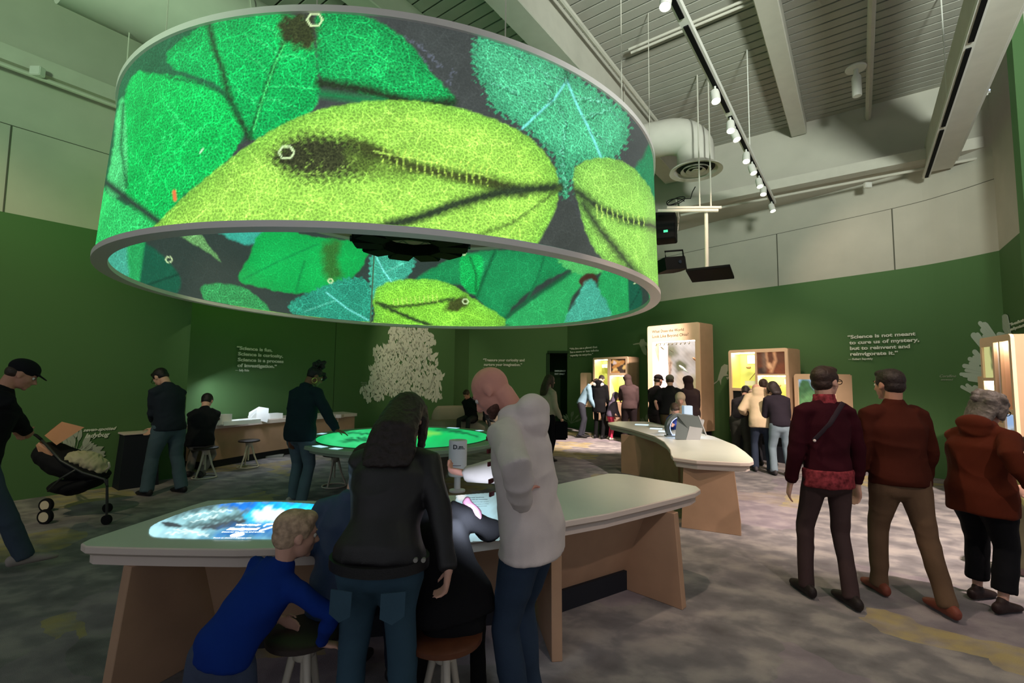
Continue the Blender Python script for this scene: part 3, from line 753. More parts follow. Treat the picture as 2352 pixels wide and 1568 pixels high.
# black speaker, projector and flat panel right of the ring
t = thing('wall_speaker', 'tall black speaker box hanging right of the ring, uppermost of three', 'speaker', at(1530, 523, 8.2))
bm = bmesh.new(); mxs = Matrix.Rotation(radians(-25), 4, 'Z'); box(bm, -0.19, 0.17, -0.2, 0.2, -0.25, 0.24, mxs); bmesh.ops.bevel(bm, geom=list(bm.edges), offset=0.02, segments=1, affect='EDGES'); meshobj('cabinet', bm, blk, t)
boxobj('status_display', -0.02, 0.05, -0.205, -0.2, -0.14, -0.1, mat('display_teal', (70, 200, 140), emit=(70, 210, 150), estr=0.9), t, 0, mxs)
bm = bmesh.new(); tube(bm, [V((0.02, 0, .24)), V((0.05, 0, .5)), V((0.2, .05, .55)), V((0.25, .05, .2)), V((.2, 0, -.1))], 0.006, 5); meshobj('cable', bm, beam_m, t)
t = thing('black_projector', 'black projector with a carrying handle, right of the ring above the flat panel', 'projector', at(1540, 604, 8.2))
mxs = Matrix.Rotation(radians(12), 4, 'Z') @ Matrix.Rotation(radians(-8), 4, 'Y')
bm = bmesh.new(); prism(bm, [(-.22, -.2), (.16, -.2), (.24, -.1), (.24, .1), (.16, .2), (-.22, .2)], -.15, .07, mxs); meshobj('cabinet', bm, blk, t)
bm = bmesh.new(); tube(bm, [mxs @ V(q_) for q_ in ((-.2, -.2, .05), (-.2, -.2, .17), (.14, -.2, .17), (.14, -.2, .05))], 0.016, 6); meshobj('handle', bm, blk, t)
bm = bmesh.new(); tube(bm, [mxs @ V((.05, -.2, -.03)), mxs @ V((.05, -.22, -.03))], 0.03, 12); meshobj('lens', bm, mat('lens_glass', (30, 36, 44)), t)
pc = at(1628, 629, 7.4)
t = thing('hanging_panel', 'flat black panel hanging tilted from a white pole', 'panel', pc)
mxs = Matrix.Rotation(radians(-32), 4, 'Z') @ Matrix.Rotation(radians(-11), 4, 'X')
boxobj('black_plate', -.30, .34, -.25, .25, -.02, .02, blk, t, 0.004, mxs)
bm = bmesh.new(); top = at(1622, 488, 7.4) - pc; tube(bm, [V((-0.03, 0, 0.02)), V((top.x, 0, top.z))], 0.03, 10); meshobj('pole', bm, beam_m, t)
for dx0, dx1, dz in ((-0.75, 0.15, 0.0), (-0.6, 0.2, 0.05)):
    bm = bmesh.new(); tube(bm, [V((top.x + dx0, 0.1, top.z + dz + 0.06)), V((top.x + dx1, -0.1, top.z + dz))], 0.025, 6); meshobj('cross_bar', bm, beam_m, t)
for dx in (-0.1, 0.08):
    bm = bmesh.new(); tube(bm, [V((top.x + dx, 0, top.z)), V((top.x + dx, 0, CEIL - pc.z - 0.01))], 0.012, 6); meshobj('drop_rod', bm, beam_m, t)
bm = bmesh.new()
c0 = at(1552, 462, 7.6)
pts = [c0 + V((0.14 * cos(a * 0.9), 0.05 * sin(a * .6), 0.06 * sin(a))) for a in np.linspace(0, 14, 40)] + [c0 + V((0.25, 0, .05)), c0 + V((.28, 0, .16)), c0 + V((.33, 0, .25))]
tube(bm, pts, 0.008, 5); tag(meshobj('coiled_cable', bm, blk), 'coiled black cable right of the ring under the ceiling duct', 'cable')
# ================================================================= FURNITURE
top_m = mat('desk_surface', (196, 200, 190), 0.35, 0.5, var=0.02)
edge_m = mat('desk_edge', (205, 190, 180), 0.6, 0.3)
ply_m = mat('plywood_board', (172, 138, 112), 0.7, 0.3, bump=0.05, bscale=150, var=0.06, vscale=5)
toe_m = mat('toe_kick', (26, 28, 36), 0.7, 0.3)
def offset_poly(pts, d):
    P = [V((p[0], p[1])) for p in pts]; n = len(P)
    area_ = sum(P[i].x * P[(i + 1) % n].y - P[(i + 1) % n].x * P[i].y for i in range(n))
    sg = 1 if area_ > 0 else -1; out = []
    for i in range(n):
        a = (P[i] - P[i - 1]).normalized(); b = (P[(i + 1) % n] - P[i]).normalized()
        t = (a + b).normalized(); nn = V((-t.y, t.x)) * sg
        out.append((P[i].x + nn.x * d, P[i].y + nn.y * d))
    return out
def desk_top(t, pts, z, bands=True):
    bm = bmesh.new(); n = len(pts)
    levels = [(0.006, z), (0.0, z - 0.006), (0.0, z - 0.034), (0.035, z - 0.056)]
    rings = [[bm.verts.new((x, y, zz)) for x, y in offset_poly(pts, o)] for o, zz in levels]
    f = bm.faces.new(rings[0]); f.material_index = 0
    for A_, B_ in zip(rings, rings[1:]):
        for i in range(n):
            f = bm.faces.new([A_[i], A_[(i + 1) % n], B_[(i + 1) % n], B_[i]]); f.material_index = 1
    bm.faces.new(rings[-1][::-1]).material_index = 1
    meshobj('desk_top', bm, [top_m, edge_m], t)
    bm = bmesh.new(); prism(bm, offset_poly(pts, 0.038), z - 0.10, z - 0.057); meshobj('lower_rim', bm, edge_m, t)
def dense(pts, closed=True, n=3):
    return [tuple(q) for q in smooth_poly(pts, n)]
def slab(t, name, p0, p1, zt, splay0=0.05, splay1=0.0, th=0.062, cut=None, m=ply_m):
    """board from p0 (front) to p1 (back) at the top; splay widens it at the floor"""
    p0 = V((p0[0], p0[1], 0)); p1 = V((p1[0], p1[1], 0)); d = (p1 - p0).normalized(); L_ = (p1 - p0).length
    s = V((-d.y, d.x, 0))
    prof = [(-splay0, 0), (L_ + splay1, 0), (L_ + splay1, 0.13), (L_, zt), (0, zt)]
    bm = bmesh.new(); prism(bm, prof, -th / 2, th / 2, mframe(p0, d, V((0, 0, 1)), s))
    bmesh.ops.bevel(bm, geom=list(bm.edges), offset=0.003, segments=1, affect='EDGES')
    return meshobj(name, bm, m, t)
def leaning_panel(t, name, a, b, zt, zb, lean, th=0.03, m=ply_m):
    """panel between a and b, top at zt, bottom at zb shifted by lean (2D vector)"""
    bm = bmesh.new(); a = V((*a, 0)); b = V((*b, 0)); d = (b - a).normalized(); n_ = V((-d.y, d.x, 0)) * th; l = V((*lean, 0))
    q = []
    for base in (a, b):
        for off in (V((0, 0, 0)), n_):
            q.append(bm.verts.new(base + off + V((0, 0, zt)))); q.append(bm.verts.new(base + off + l + V((0, 0, zb))))
    for f in ((0, 1, 5, 4), (2, 6, 7, 3), (0, 4, 6, 2), (1, 3, 7, 5), (0, 2, 3, 1), (4, 5, 7, 6)): bm.faces.new([q[i] for i in f])
    return meshobj(name, bm, m, t)
ZT = 0.745
# ---- front desk
fp = [(186, 1247), (196, 1254), (282, 1257), (381, 1259), (540, 1261), (700, 1257), (771, 1253), (900, 1246), (1050, 1235), (1180, 1219), (1283, 1199), (1398, 1179), (1497, 1156),
      (1560, 1141), (1597, 1131), (1609, 1123), (1600, 1116), (1570, 1110), (1500, 1099), (1440, 1089), (1415, 1087), (1395, 1087), (1375, 1091), (1283, 1111), (1127, 1131), (1050, 1136), (900, 1144), (760, 1150), (600, 1148), (510, 1147),
      (478, 1149), (440, 1160), (300, 1206), (206, 1237)]
desk = thing('touch_desk', 'long curved front desk with white top, plywood legs and a glowing touch screen', 'desk', (0, 0, 0))
fpw = [tuple(atz(u, v, ZT)[:2]) for u, v in fp]
desk_top(desk, fpw, ZT)
slab(desk, 'leg', (-1.90, 2.42), (-1.73, 2.86), ZT - 0.1, 0.07, 0.06)
slab(desk, 'leg', (0.27, 2.82), (0.20, 3.36), ZT - 0.1, 0.03, 0.02)
slab(desk, 'leg', (1.19, 3.46), (0.93, 3.72), ZT - 0.1, 0.05, 0.10)
leaning_panel(desk, 'modesty_panel', (-1.66, 2.62), (0.21, 3.02), ZT - 0.1, 0.13, (-0.02, 0.22))
leaning_panel(desk, 'modesty_panel', (0.30, 3.10), (1.02, 3.58), ZT - 0.1, 0.13, (-0.08, 0.20))
boxobj('toe_kick', 0, 1.85, -0.02, 0.02, 0.0, 0.14, toe_m, desk, 0, mframe(V((-1.70, 2.86, 0)), V((1.87, .40, 0)).normalized(), V((-.40, 1.87, 0)).normalized(), V((0, 0, 1))))
boxobj('toe_kick', 0, 0.70, -0.02, 0.02, 0.0, 0.14, toe_m, desk, 0, mframe(V((0.30, 3.34, 0)), V((.60, .40, 0)).normalized(), V((-.40, .60, 0)).normalized(), V((0, 0, 1))))
def grid_patch(name, polypx, z, res, painter, matl, parent):
    W_ = [atz(u, v, z) for u, v in polypx]
    xs = [p.x for p in W_]; ys = [p.y for p in W_]
    nx = int((max(xs) - min(xs)) / res) + 2; ny = int((max(ys) - min(ys)) / res) + 2
    X, Y = np.meshgrid(np.linspace(min(xs), max(xs), nx), np.linspace(min(ys), max(ys), ny), indexing='ij')
    P = np.stack([X.ravel(), Y.ravel(), np.full(X.size, z)], 1)
    sd = poly_sd(P[:, :2], [(p.x, p.y) for p in W_]).reshape(nx, ny)
    idx = np.arange(nx * ny).reshape(nx, ny)
    F_ = np.stack([idx[:-1, :-1], idx[1:, :-1], idx[1:, 1:], idx[:-1, 1:]], -1).reshape(-1, 4)
    keep = ((sd[:-1, :-1] + sd[1:, 1:]) / 2 < 0).ravel(); F_ = F_[keep]
    return raw_painted(name, P, F_, painter(P), P[:, :2], matl, parent)
def raw_painted(name, P, F_, pt, UVs, matl, parent):
    me = bpy.data.meshes.new(name)
    me.vertices.add(len(P)); me.vertices.foreach_set('co', P.astype(np.float32).ravel())
    me.loops.add(F_.size); me.loops.foreach_set('vertex_index', F_.ravel().astype(np.int32))
    me.polygons.add(len(F_)); me.polygons.foreach_set('loop_start', np.arange(0, F_.size, 4, dtype=np.int32)); me.update()
    ca = me.color_attributes.new('Col', 'FLOAT_COLOR', 'POINT'); ca.data.foreach_set('color', np.concatenate([pt.c, pt.a[:, None]], 1).astype(np.float32).ravel())
    uv = me.uv_layers.new(name='UVMap'); uv.data.foreach_set('uv', UVs[F_.ravel()].astype(np.float32).ravel())
    me.materials.append(matl)
    return link(bpy.data.objects.new(name, me), parent)
screen_m = picture_mat('touch_screen_picture', False, 1.6)
photo_m = picture_mat('photo_print', False, 1.0, glow=False, spec=0.3)
lit_m = picture_mat('glowing_picture', False, 0.95)  # case pictures and painted backdrop, made to glow by themselves
def paint_desk_screen(P):
    p = Paint(P, (96, 150, 170), 0)
    p.poly([(340, 1240), (350, 1200), (450, 1165), (560, 1150), (560, 1200), (480, 1220), (440, 1240)], (150, 196, 204), 0, 8, 8)
    p.poly([(430, 1160), (520, 1156), (585, 1168), (560, 1190), (500, 1205), (450, 1213), (385, 1205)], (74, 98, 100), 0, 6, 6)
    p.poly([(360, 1205), (430, 1180), (520, 1165), (560, 1172), (470, 1196), (400, 1208)], (130, 176, 182), 0, 6, 6)
    p.poly([(455, 1212), (530, 1195), (575, 1190), (550, 1207), (500, 1216)], (62, 72, 78), 0, 3, 3)
    p.poly([(370, 1198), (400, 1200), (420, 1210), (385, 1208)], (52, 60, 64), 0, 2, 2)
    p.poly([(510, 1160), (560, 1150), (700, 1150), (790, 1160), (830, 1190), (700, 1205), (600, 1200), (570, 1175)], (30, 110, 200), 0, 8, 10)
    p.poly([(570, 1178), (610, 1160), (700, 1158), (780, 1172), (800, 1186), (700, 1192), (610, 1202), (575, 1200)], (30, 200, 245), 0, 10, 8)
    p.poly([(580, 1185), (610, 1168), (640, 1172), (680, 1180), (640, 1192), (600, 1196)], (255, 255, 255), 0, 8, 6)
    p.poly([(690, 1176), (750, 1180), (740, 1190), (690, 1186)], (230, 250, 255), 0, 6, 4)
    p.poly([(715, 1188), (760, 1186), (775, 1196), (750, 1206), (718, 1204)], (100, 120, 116), 0, 5, 4)
    p.poly([(520, 1212), (570, 1204), (640, 1206), (640, 1222), (590, 1230), (500, 1232)], (40, 104, 168), 0, 10, 6)
    p.poly([(700, 1212), (780, 1206), (780, 1225), (720, 1234), (650, 1232)], (70, 150, 200), 0, 8, 6)
    for l in ([(380, 1225), (440, 1222), (480, 1230)], [(400, 1215), (450, 1220)], [(420, 1190), (480, 1176), (530, 1170)], [(440, 1198), (500, 1184)]):
        p.line(l, (220, 244, 240), 2, 2, jag=4)
    p.mottle(0.22, 0.6)
    return p
SP = [(343, 1221), (352, 1205), (400, 1184), (450, 1167), (500, 1158), (560, 1153), (640, 1152), (720, 1157), (790, 1163), (830, 1172), (838, 1190), (820, 1208), (770, 1226), (710, 1234), (640, 1237), (500, 1237), (400, 1235), (352, 1231)]
grid_patch('touch_screen', dense(SP, n=3), ZT + 0.003, 0.006, paint_desk_screen, screen_m, desk)
glow_w = mat('screen_white', (255, 255, 255), emit=(245, 255, 255), estr=1.6)
def table_text(s, u0, v, u1, z, parent, m=glow_w, bold=0.012, name='screen_lettering', dv=0):
    a = atz(u0, v, z); b = atz(u1, v + dv, z); x = (b - a).normalized(); y = V((-x.y, x.x, 0))
    return textobj(name, s, mframe(a, x, y, V((0, 0, 1))), 0.1, m, parent, bold, width=(b - a).length, ext=0.0005)
table_text('Your Lively', 540, 1206, 600, ZT + .006, desk)
table_text('Backyard', 522, 1216, 592, ZT + .006, desk, bold=.014)
table_text('Discover the plants and animals', 508, 1222, 606, ZT + .006, desk, bold=.001)
table_text('Touch to choose a language now', 488, 1235.5, 576, ZT + .006, desk, bold=.001)
bm = bmesh.new(); c = atz(545, 1228, ZT + .006); lathe(bm, [(0.034, 0), (0.034, 0.001)], 24, Matrix.Translation(c)); meshobj('screen_button', bm, glow_w, desk)
bm = bmesh.new(); tube(bm, [atz(u, v, ZT + .006) for u, v in ((596, 1219), (612, 1214), (625, 1210), (634, 1206), (628, 1203), (612, 1204), (606, 1208))], 0.005, 5); meshobj('screen_lettering', bm, glow_w, desk)
# bright reading panel behind the hooded man
def paint_panel(P):
    p = Paint(P, (150, 178, 180), 0)
    p.poly([(1050, 1150), (1130, 1155), (1130, 1230), (1050, 1230)], (196, 240, 252), 0, 14, 4)
    p.poly([(1050, 1130), (1066, 1130), (1068, 1146), (1052, 1148)], (255, 255, 255), 0, 4, 0)
    return p
grid_patch('reading_panel', [(1048, 1137), (1170, 1128), (1165, 1240), (1040, 1245)], ZT + 0.003, 0.01, paint_panel, picture_mat('reading_panel_picture', False, 0.8), desk)
ink = mat('dark_ink', (40, 46, 50), 0.8)
for k, (s, v, w) in enumerate((('Explore your specimens', 1143, 44), ('up close with the microscope', 1147.5, 52), ('Place an object on the stage and turn', 1153, 54), ('the wheel until the picture is sharp', 1158, 54), ('Look at wings, leaves and shells', 1163, 50))):
    table_text(s, 1068, v, 1068 + w, ZT + .006, desk, ink, 0.006 if k < 2 else 0.0, 'panel_lettering', dv=-1)
area(atz(1075, 1190, 0.95), atz(1078, 1210, 0.75), 1.6, 0.1, 0.1, (225, 240, 255))

# digital microscope on its post
mi = atz(1050, 1128, ZT); sm = mat('scope_white', (200, 196, 200), 0.4, 0.5)
t = thing('desk_microscope', 'white cylinder microscope on a post above the front desk, held by the bald man', 'microscope', mi)
H1 = at(1049, 1092, mi.y).z - mi.z; H2 = at(1049, 1010, mi.y).z - mi.z; r_ = 41 * mi.y / F_PX / 2
bm = bmesh.new(); tube(bm, [(0, 0, 0.0), (0, 0, H1 + 0.02)], 0.024, 14); meshobj('post', bm, sm, t, smooth=True, angle=40)
bm = bmesh.new(); lathe(bm, [(0.06, 0), (0.06, 0.012), (0.03, 0.02)], 20); meshobj('foot', bm, sm, t, smooth=True, angle=40)
bm = bmesh.new(); lathe(bm, [(r_ * .9, H1), (r_, H1 + .008), (r_, H2 - .006), (r_ * .96, H2)], 32); cyl_ = meshobj('cylinder', bm, sm, t, smooth=True, angle=40)
for zf in (0.14, 0.32):
    bm = bmesh.new(); tube(bm, [(r_ * 1.005 * cos(a), r_ * 1.005 * sin(a), H1 + (H2 - H1) * zf) for a in np.linspace(-2.2, -1.1, 10)], 0.002, 5); meshobj('dark_band', bm, mat('band_maroon', (70, 24, 40)), t)
textobj('lettering', 'D.m.', mframe(V((-0.03, -r_ - 0.001, H1 + (H2 - H1) * .78)), V((1, 0, 0)), V((0, 0, 1)), V((0, -1, 0))), 0.045, ink, t, 0.001, ext=.0005)

# ---- right hand desk (S shaped)
ep = [(1396, 970), (1398, 974), (1450, 985), (1500, 1000), (1525, 1014), (1539, 1032), (1541, 1044), (1546, 1050), (1600, 1057), (1660, 1060), (1700, 1062), (1722, 1062), (1731, 1059), (1729, 1052), (1712, 1037), (1690, 1022), (1640, 1002), (1600, 992), (1560, 985), (1520, 975), (1490, 968), (1420, 967)]
desk2 = thing('curved_desk', 'curved white-topped desk on plywood boards, behind the front desk at right', 'desk', (0, 0, 0))
epw = [tuple(atz(u, v, ZT)[:2]) for u, v in ep]
desk_top(desk2, epw, ZT)
def s2(u0, v0, u1, v1, **k):
    a = atz(u0, v0, 0); b = atz(u1, v1, 0); return slab(desk2, 'leg', a[:2], b[:2], ZT - 0.1, 0.0, 0.0, **k)
a = atz(1566, 1210, 0); b = atz(1697, 1227, 0); slab(desk2, 'leg', (a.x + .03, a.y), (b.x - .03, b.y), ZT - .1, .03, .05)
a = atz(1427, 1085, 0); b = atz(1507, 1100, 0); c = atz(1566, 1130, 0)
leaning_panel(desk2, 'side_panel', (a.x, a.y), (b.x, b.y), ZT - 0.1, 0.0, (0.0, 0.0), th=0.05)
leaning_panel(desk2, 'side_panel', (b.x + .01, b.y - .02), (c.x, c.y), ZT - 0.1, 0.0, (0.0, 0.0), th=-0.05)
leaning_panel(desk2, 'side_panel', (2.32, 5.3), (2.5, 7.2), ZT - 0.1, 0.0, (0.0, 0.0), th=0.05)
# display slab and C-shaped reader on it
gm = mat('grey_metal', (92, 100, 100), 0.45, 0.4); gl = mat('light_grey_metal', (150, 152, 152), 0.5, 0.4)
t0 = atz(1590, 1010, ZT); t = thing('kiosk_screen', 'slanted grey kiosk seen from behind on the right hand desk', 'kiosk', t0)
yb = t0.y
def PB_(u, v, dy=0.0): return at(u, v, yb + dy) - t0
bm = bmesh.new()
fr = [PB_(1550, 1008), PB_(1578, 1014), PB_(1588, 955, .02), PB_(1556, 951, .02)]; bk = [q_ + V((0.10, .16, 0)) for q_ in fr]
vv = [bm.verts.new(V((q_.x, q_.y, max(q_.z, 0)))) for q_ in fr + bk]
for f in ((0, 1, 2, 3), (7, 6, 5, 4), (0, 4, 5, 1), (1, 5, 6, 2), (2, 6, 7, 3), (3, 7, 4, 0)): bm.faces.new([vv[i] for i in f])
meshobj('support', bm, gm, t)
bm = bmesh.new()
fr = [PB_(1576, 1013), PB_(1608, 1012), PB_(1618, 965), PB_(1588, 962)]; bk = [q_ + V((0.05, .16, 0)) for q_ in fr]
vv = [bm.verts.new(V((q_.x, q_.y, max(q_.z, 0)))) for q_ in fr + bk]
for f in ((0, 1, 2, 3), (7, 6, 5, 4), (0, 4, 5, 1), (1, 5, 6, 2), (2, 6, 7, 3), (3, 7, 4, 0)): bm.faces.new([vv[i] for i in f])
meshobj('foot', bm, gl, t)
bm = bmesh.new()
fr = [PB_(1553, 950), PB_(1604, 957), PB_(1620, 999), PB_(1598, 985)]
a0, a1, a2, a3 = PB_(1553, 950, -.04), PB_(1603, 956, -.04), PB_(1617, 996, .02), PB_(1585, 990, .02)
th_ = V((0.012, 0.05, 0.0))
vv = [bm.verts.new(q_) for q_ in (a0, a1, a2, a3, a0 + th_, a1 + th_, a2 + th_, a3 + th_)]
for f in ((0, 1, 2, 3), (7, 6, 5, 4), (0, 4, 5, 1), (1, 5, 6, 2), (2, 6, 7, 3), (3, 7, 4, 0)): bm.faces.new([vv[i] for i in f])
meshobj('screen_back', bm, gm, t)
bm = bmesh.new()
tube(bm, [PB_(1604, 954), PB_(1622, 999)], 0.012, 6); meshobj('screen_edge', bm, gl, t)
c0 = atz(1531, 1002, ZT); t = thing('scanner_arch', 'grey C-shaped arch with glowing inner edge on the right hand desk', 'scanner', c0)
rr = 0.20; cc = V((0.20, 0.0, 0.13))
arc = [cc + V((-rr * cos(a), 0, rr * sin(a))) for a in np.linspace(radians(-38), radians(95), 22)]
for nm, r0_, r1_, y0_, y1_, mt in (('arch_body', 0.165, 0.215, -0.05, 0.05, gm), ('glow_edge', 0.156, 0.163, -0.045, 0.045, mat('arch_glow', (190, 205, 255), emit=(180, 200, 255), estr=2.0))):
    bm = bmesh.new(); rings = []
    for a in np.linspace(radians(-38), radians(95), 22):
        rings.append([bm.verts.new(cc + V((-q_ * cos(a), y_, q_ * sin(a)))) for q_, y_ in ((r0_, y0_), (r1_, y0_), (r1_, y1_), (r0_, y1_))])
    for A_, B_ in zip(rings, rings[1:]):
        for j in range(4): bm.faces.new([A_[j], A_[(j + 1) % 4], B_[(j + 1) % 4], B_[j]])
    bm.faces.new(rings[0][::-1]); bm.faces.new(rings[-1]); meshobj(nm, bm, mt, t, smooth=True, angle=40)
boxobj('foot', -0.02, 0.14, -0.06, 0.06, 0.0, 0.02, gl, t, 0.004)
boxobj('head_box', 0.25, 0.38, -0.05, 0.05, 0.31, 0.46, mat('light_box', (170, 190, 205), emit=(150, 175, 200), estr=0.35), t, 0.006)
area(c0 + V((0.25, 0, 0.28)), c0 + V((0.25, 0, 0)), 2.5, .12, .08, (190, 215, 255))
for k, (u, v, w) in enumerate(((1474, 975, .24), (1507, 984, .2), (1520, 990, .1))):
    p = atz(u, v, ZT + .003); o = boxobj('glowing_label', -w / 2, w / 2, -.07, .07, 0, .003, mat('label_glow', (200, 230, 250), emit=(190, 225, 250), estr=0.9), desk2, 0, Matrix.Translation(p) @ Matrix.Rotation(radians(-20), 4, 'Z'))
p = atz(1595, 996, ZT); t = thing('toy_frog', 'small pink and green toy on the far edge of the right hand desk', 'toy', atz(1606, 984, ZT))
bm = bmesh.new(); bmesh.ops.create_uvsphere(bm, u_segments=12, v_segments=8, radius=0.06, matrix=Matrix.Translation((0, 0, .05)) @ Matrix.Diagonal((1, .8, .8, 1))); meshobj('body', bm, mat('toy_green', (90, 200, 110), .6), t, smooth=True)
bm = bmesh.new(); bmesh.ops.create_uvsphere(bm, u_segments=12, v_segments=8, radius=0.05, matrix=Matrix.Translation((0, 0, .14)) @ Matrix.Diagonal((.8, .8, 1.1, 1))); meshobj('head', bm, mat('toy_pink', (230, 190, 190), .6), t, smooth=True)

# ---- round table under the ring
RT = V((-1.50, 6.78, 0)); RR_ = 1.40
rt = thing('round_table', 'large round table with a glowing green screen under the hanging ring', 'table', RT)
bm = bmesh.new(); lathe(bm, [(RR_ - .06, ZT - .09), (RR_ - .05, ZT - .055), (RR_, ZT - .045), (RR_, ZT - .008), (RR_ - .008, ZT)], 96); meshobj('table_top', bm, mat('round_top', (150, 168, 150), 0.35, 0.5), rt, smooth=True, angle=30)
bm = bmesh.new(); lathe(bm, [(0.62, 0), (0.62, .02), (.55, .1), (.75, ZT - .09)], 64); meshobj('pedestal', bm, mat('grey_fabric', (88, 86, 80), .9, bump=.2, bscale=200), rt, smooth=True, angle=30)
def paint_round(P):
    P = P + np.array([RT.x, RT.y, 0]); p = Paint(P, (30, 190, 104), 0)
    p.poly([(760, 1000), (860, 985), (900, 1005), (850, 1030), (760, 1025)], (60, 214, 130), 0, 10, 8)
    p.poly([(870, 985), (990, 985), (1040, 1000), (980, 1020), (880, 1030), (850, 1005)], (20, 200, 100), 0, 10, 6)
    p.poly([(960, 990), (1010, 994), (980, 1001), (955, 1002)], (130, 220, 90), 0, 4, 3)
    for l in ([(770, 990), (860, 997)], [(800, 1008), (850, 1011)], [(1000, 985), (1060, 992), (1100, 1003)], [(780, 1014), (846, 1006)], [(1020, 983), (1080, 996)]):
        p.line(l, (16, 100, 60), 4, 2, jag=4)
    p.mottle(0.12, .4)
    return p
n = 96; rads_ = [0.0] + list(np.linspace(.06, RR_ - .22, 28)); PP = []; FF = []
for r0 in rads_[1:]:
    for k in range(n): a = 2 * pi * k / n; PP.append((r0 * cos(a), r0 * sin(a), ZT + .004))
for i in range(len(rads_) - 2):
    for k in range(n): FF.append((i * n + k, i * n + (k + 1) % n, (i + 1) * n + (k + 1) % n, (i + 1) * n + k))
PP = np.array(PP); FF = np.array(FF)[:, ::-1]
raw_painted('table_screen', PP, FF, paint_round(PP), PP[:, :2], picture_mat('table_picture', False, 1.0), rt)
bm = bmesh.new(); lathe(bm, [(RR_ - .22, ZT + .0005), (RR_ - .195, ZT + .0005), (RR_ - .195, ZT + .005), (RR_ - .22, ZT + .005)], 96, cap=False); meshobj('screen_ring', bm, mat('screen_ring_dark', (20, 70, 44), .5), rt)
lab = mat('table_label', (190, 225, 240), emit=(180, 220, 240), estr=0.8)
for a, w in ((-128, 9), (-115, 6), (-78, 8), (170, 6), (-12, 5), (66, 9), (40, 5)):
    bm = bmesh.new(); q_ = []
    for k in range(9):
        aa = radians(a - w / 2 + w * k / 8); q_.append([bm.verts.new((r1 * cos(aa), r1 * sin(aa), ZT + .003)) for r1 in (RR_ - .15, RR_ - .05)])
    for A_, B_ in zip(q_, q_[1:]): bm.faces.new([A_[0], A_[1], B_[1], B_[0]])
    meshobj('edge_label', bm, lab, rt)

# ---- counter with paper models at the left
cf = [(-5.12, 8.02), (-4.56, 9.45), (-3.62, 11.0)]
counter = thing('wall_counter', 'long white-topped counter with paper models along the left wall', 'counter', (0, 0, 0))
bk_ = [(-5.5, 8.1), (-5.12, 9.75), (-4.05, 11.4)]
front = catmull(cf, 6); back = catmull(bk_, 6)
bm = bmesh.new(); prism(bm, [(x, y) for x, y in offset_poly(front + back[::-1], -0.05)], .67, ZT - .01); meshobj('counter_top', bm, edge_m, counter)
bm = bmesh.new(); prism(bm, front + back[::-1], .13, .67); meshobj('front_board', bm, ply_m, counter)
bm = bmesh.new(); prism(bm, offset_poly(front + back[::-1], 0.06), .0, .13); meshobj('toe_kick', bm, toe_m, counter)
paper = mat('white_paper', (236, 238, 236), .8, .2)
area((-4.75, 8.6, 1.5), (-4.8, 8.9, .7), 10, 1.2, .2, (230, 240, 255))
def onc(u, v, Y): p = at(u, v, Y); return V((p.x, p.y, ZT - .01))
q0 = onc(495, 960, 8.05)
t = thing('picture_board', 'white board with a dark red flower drawing standing on the counter', 'picture', q0, radians(25))
boxobj('board', -.20, .24, -.008, .008, 0, .19, paper, t)
bm = bmesh.new()
for k in range(9):
    a = k * 2.4; q_ = V((.0 + .05 * cos(a), -.0085, .11 + .035 * sin(a)))
    bmesh.ops.create_uvsphere(bm, u_segments=6, v_segments=4, radius=0.02, matrix=Matrix.Translation(q_) @ Matrix.Rotation(a, 4, 'Y') @ Matrix.Diagonal((1.2, .06, .5, 1)))
meshobj('flower_print', bm, mat('flower_maroon', (88, 40, 36)), t)
t = thing('paper_tray', 'low white paper tray on the counter beside the flower board', 'tray', onc(545, 965, 8.35), radians(60))
boxobj('tray_base', -.3, .35, -.13, .13, 0, .02, paper, t); boxobj('tray_side', -.3, .35, -.13, -.12, .02, .07, paper, t); boxobj('tray_side', -.3, .35, .12, .13, .02, .07, paper, t); boxobj('tray_end', .34, .35, -.12, .12, .02, .07, paper, t)
t = thing('folded_card', 'white folded cards fanned upright on the counter, right of the tray', 'paper', onc(597, 962, 9.0), radians(40))
for k, (a, hh) in enumerate(((-25, .17), (-8, .24), (12, .2), (30, .15))):
    bm = bmesh.new(); mx = Matrix.Rotation(radians(a), 4, 'Z') @ Matrix.Rotation(radians(-a * .6), 4, 'Y'); prism(bm, [(-.2, 0.002), (.14, 0.002), (.12, hh), (-.05, hh * 1.08), (-.2, hh * .6)], -.002, .002, mx @ Matrix.Translation((0, k * .02 - .03, .0)) @ Matrix.Rotation(radians(90), 4, 'X'))
    meshobj('card', bm, paper, t)
t = thing('paper_box', 'small white paper box at the far end of the counter', 'box', onc(628, 955, 9.5), radians(60)); boxobj('box_body', -.14, .14, -.1, .1, 0, .1, paper, t, .004)
t = thing('floor_papers', 'stack of pale papers on the floor by the counter base', 'papers', atz(625, 1049, 0), radians(20))
for k in range(3): boxobj('sheet_pile', -.22 + .02 * k, .2, -.1, .1, .012 * k, .012 * k + .011, mat('dull_paper', (150, 150, 146), .8), t)
p = atz(782, 958, 0.9); t = thing('wall_shelf', 'small pale shelf on the wall right of the woman with hoop earrings', 'shelf', at(778, 955, 10.6)); boxobj('shelf_board', -.12, .09, -.1, .25, -.04, .04, edge_m, t, .01)
for dx in (-.03,): boxobj('bracket', dx - .02, dx + .02, .0, .24, -.14, -.04, edge_m, t)

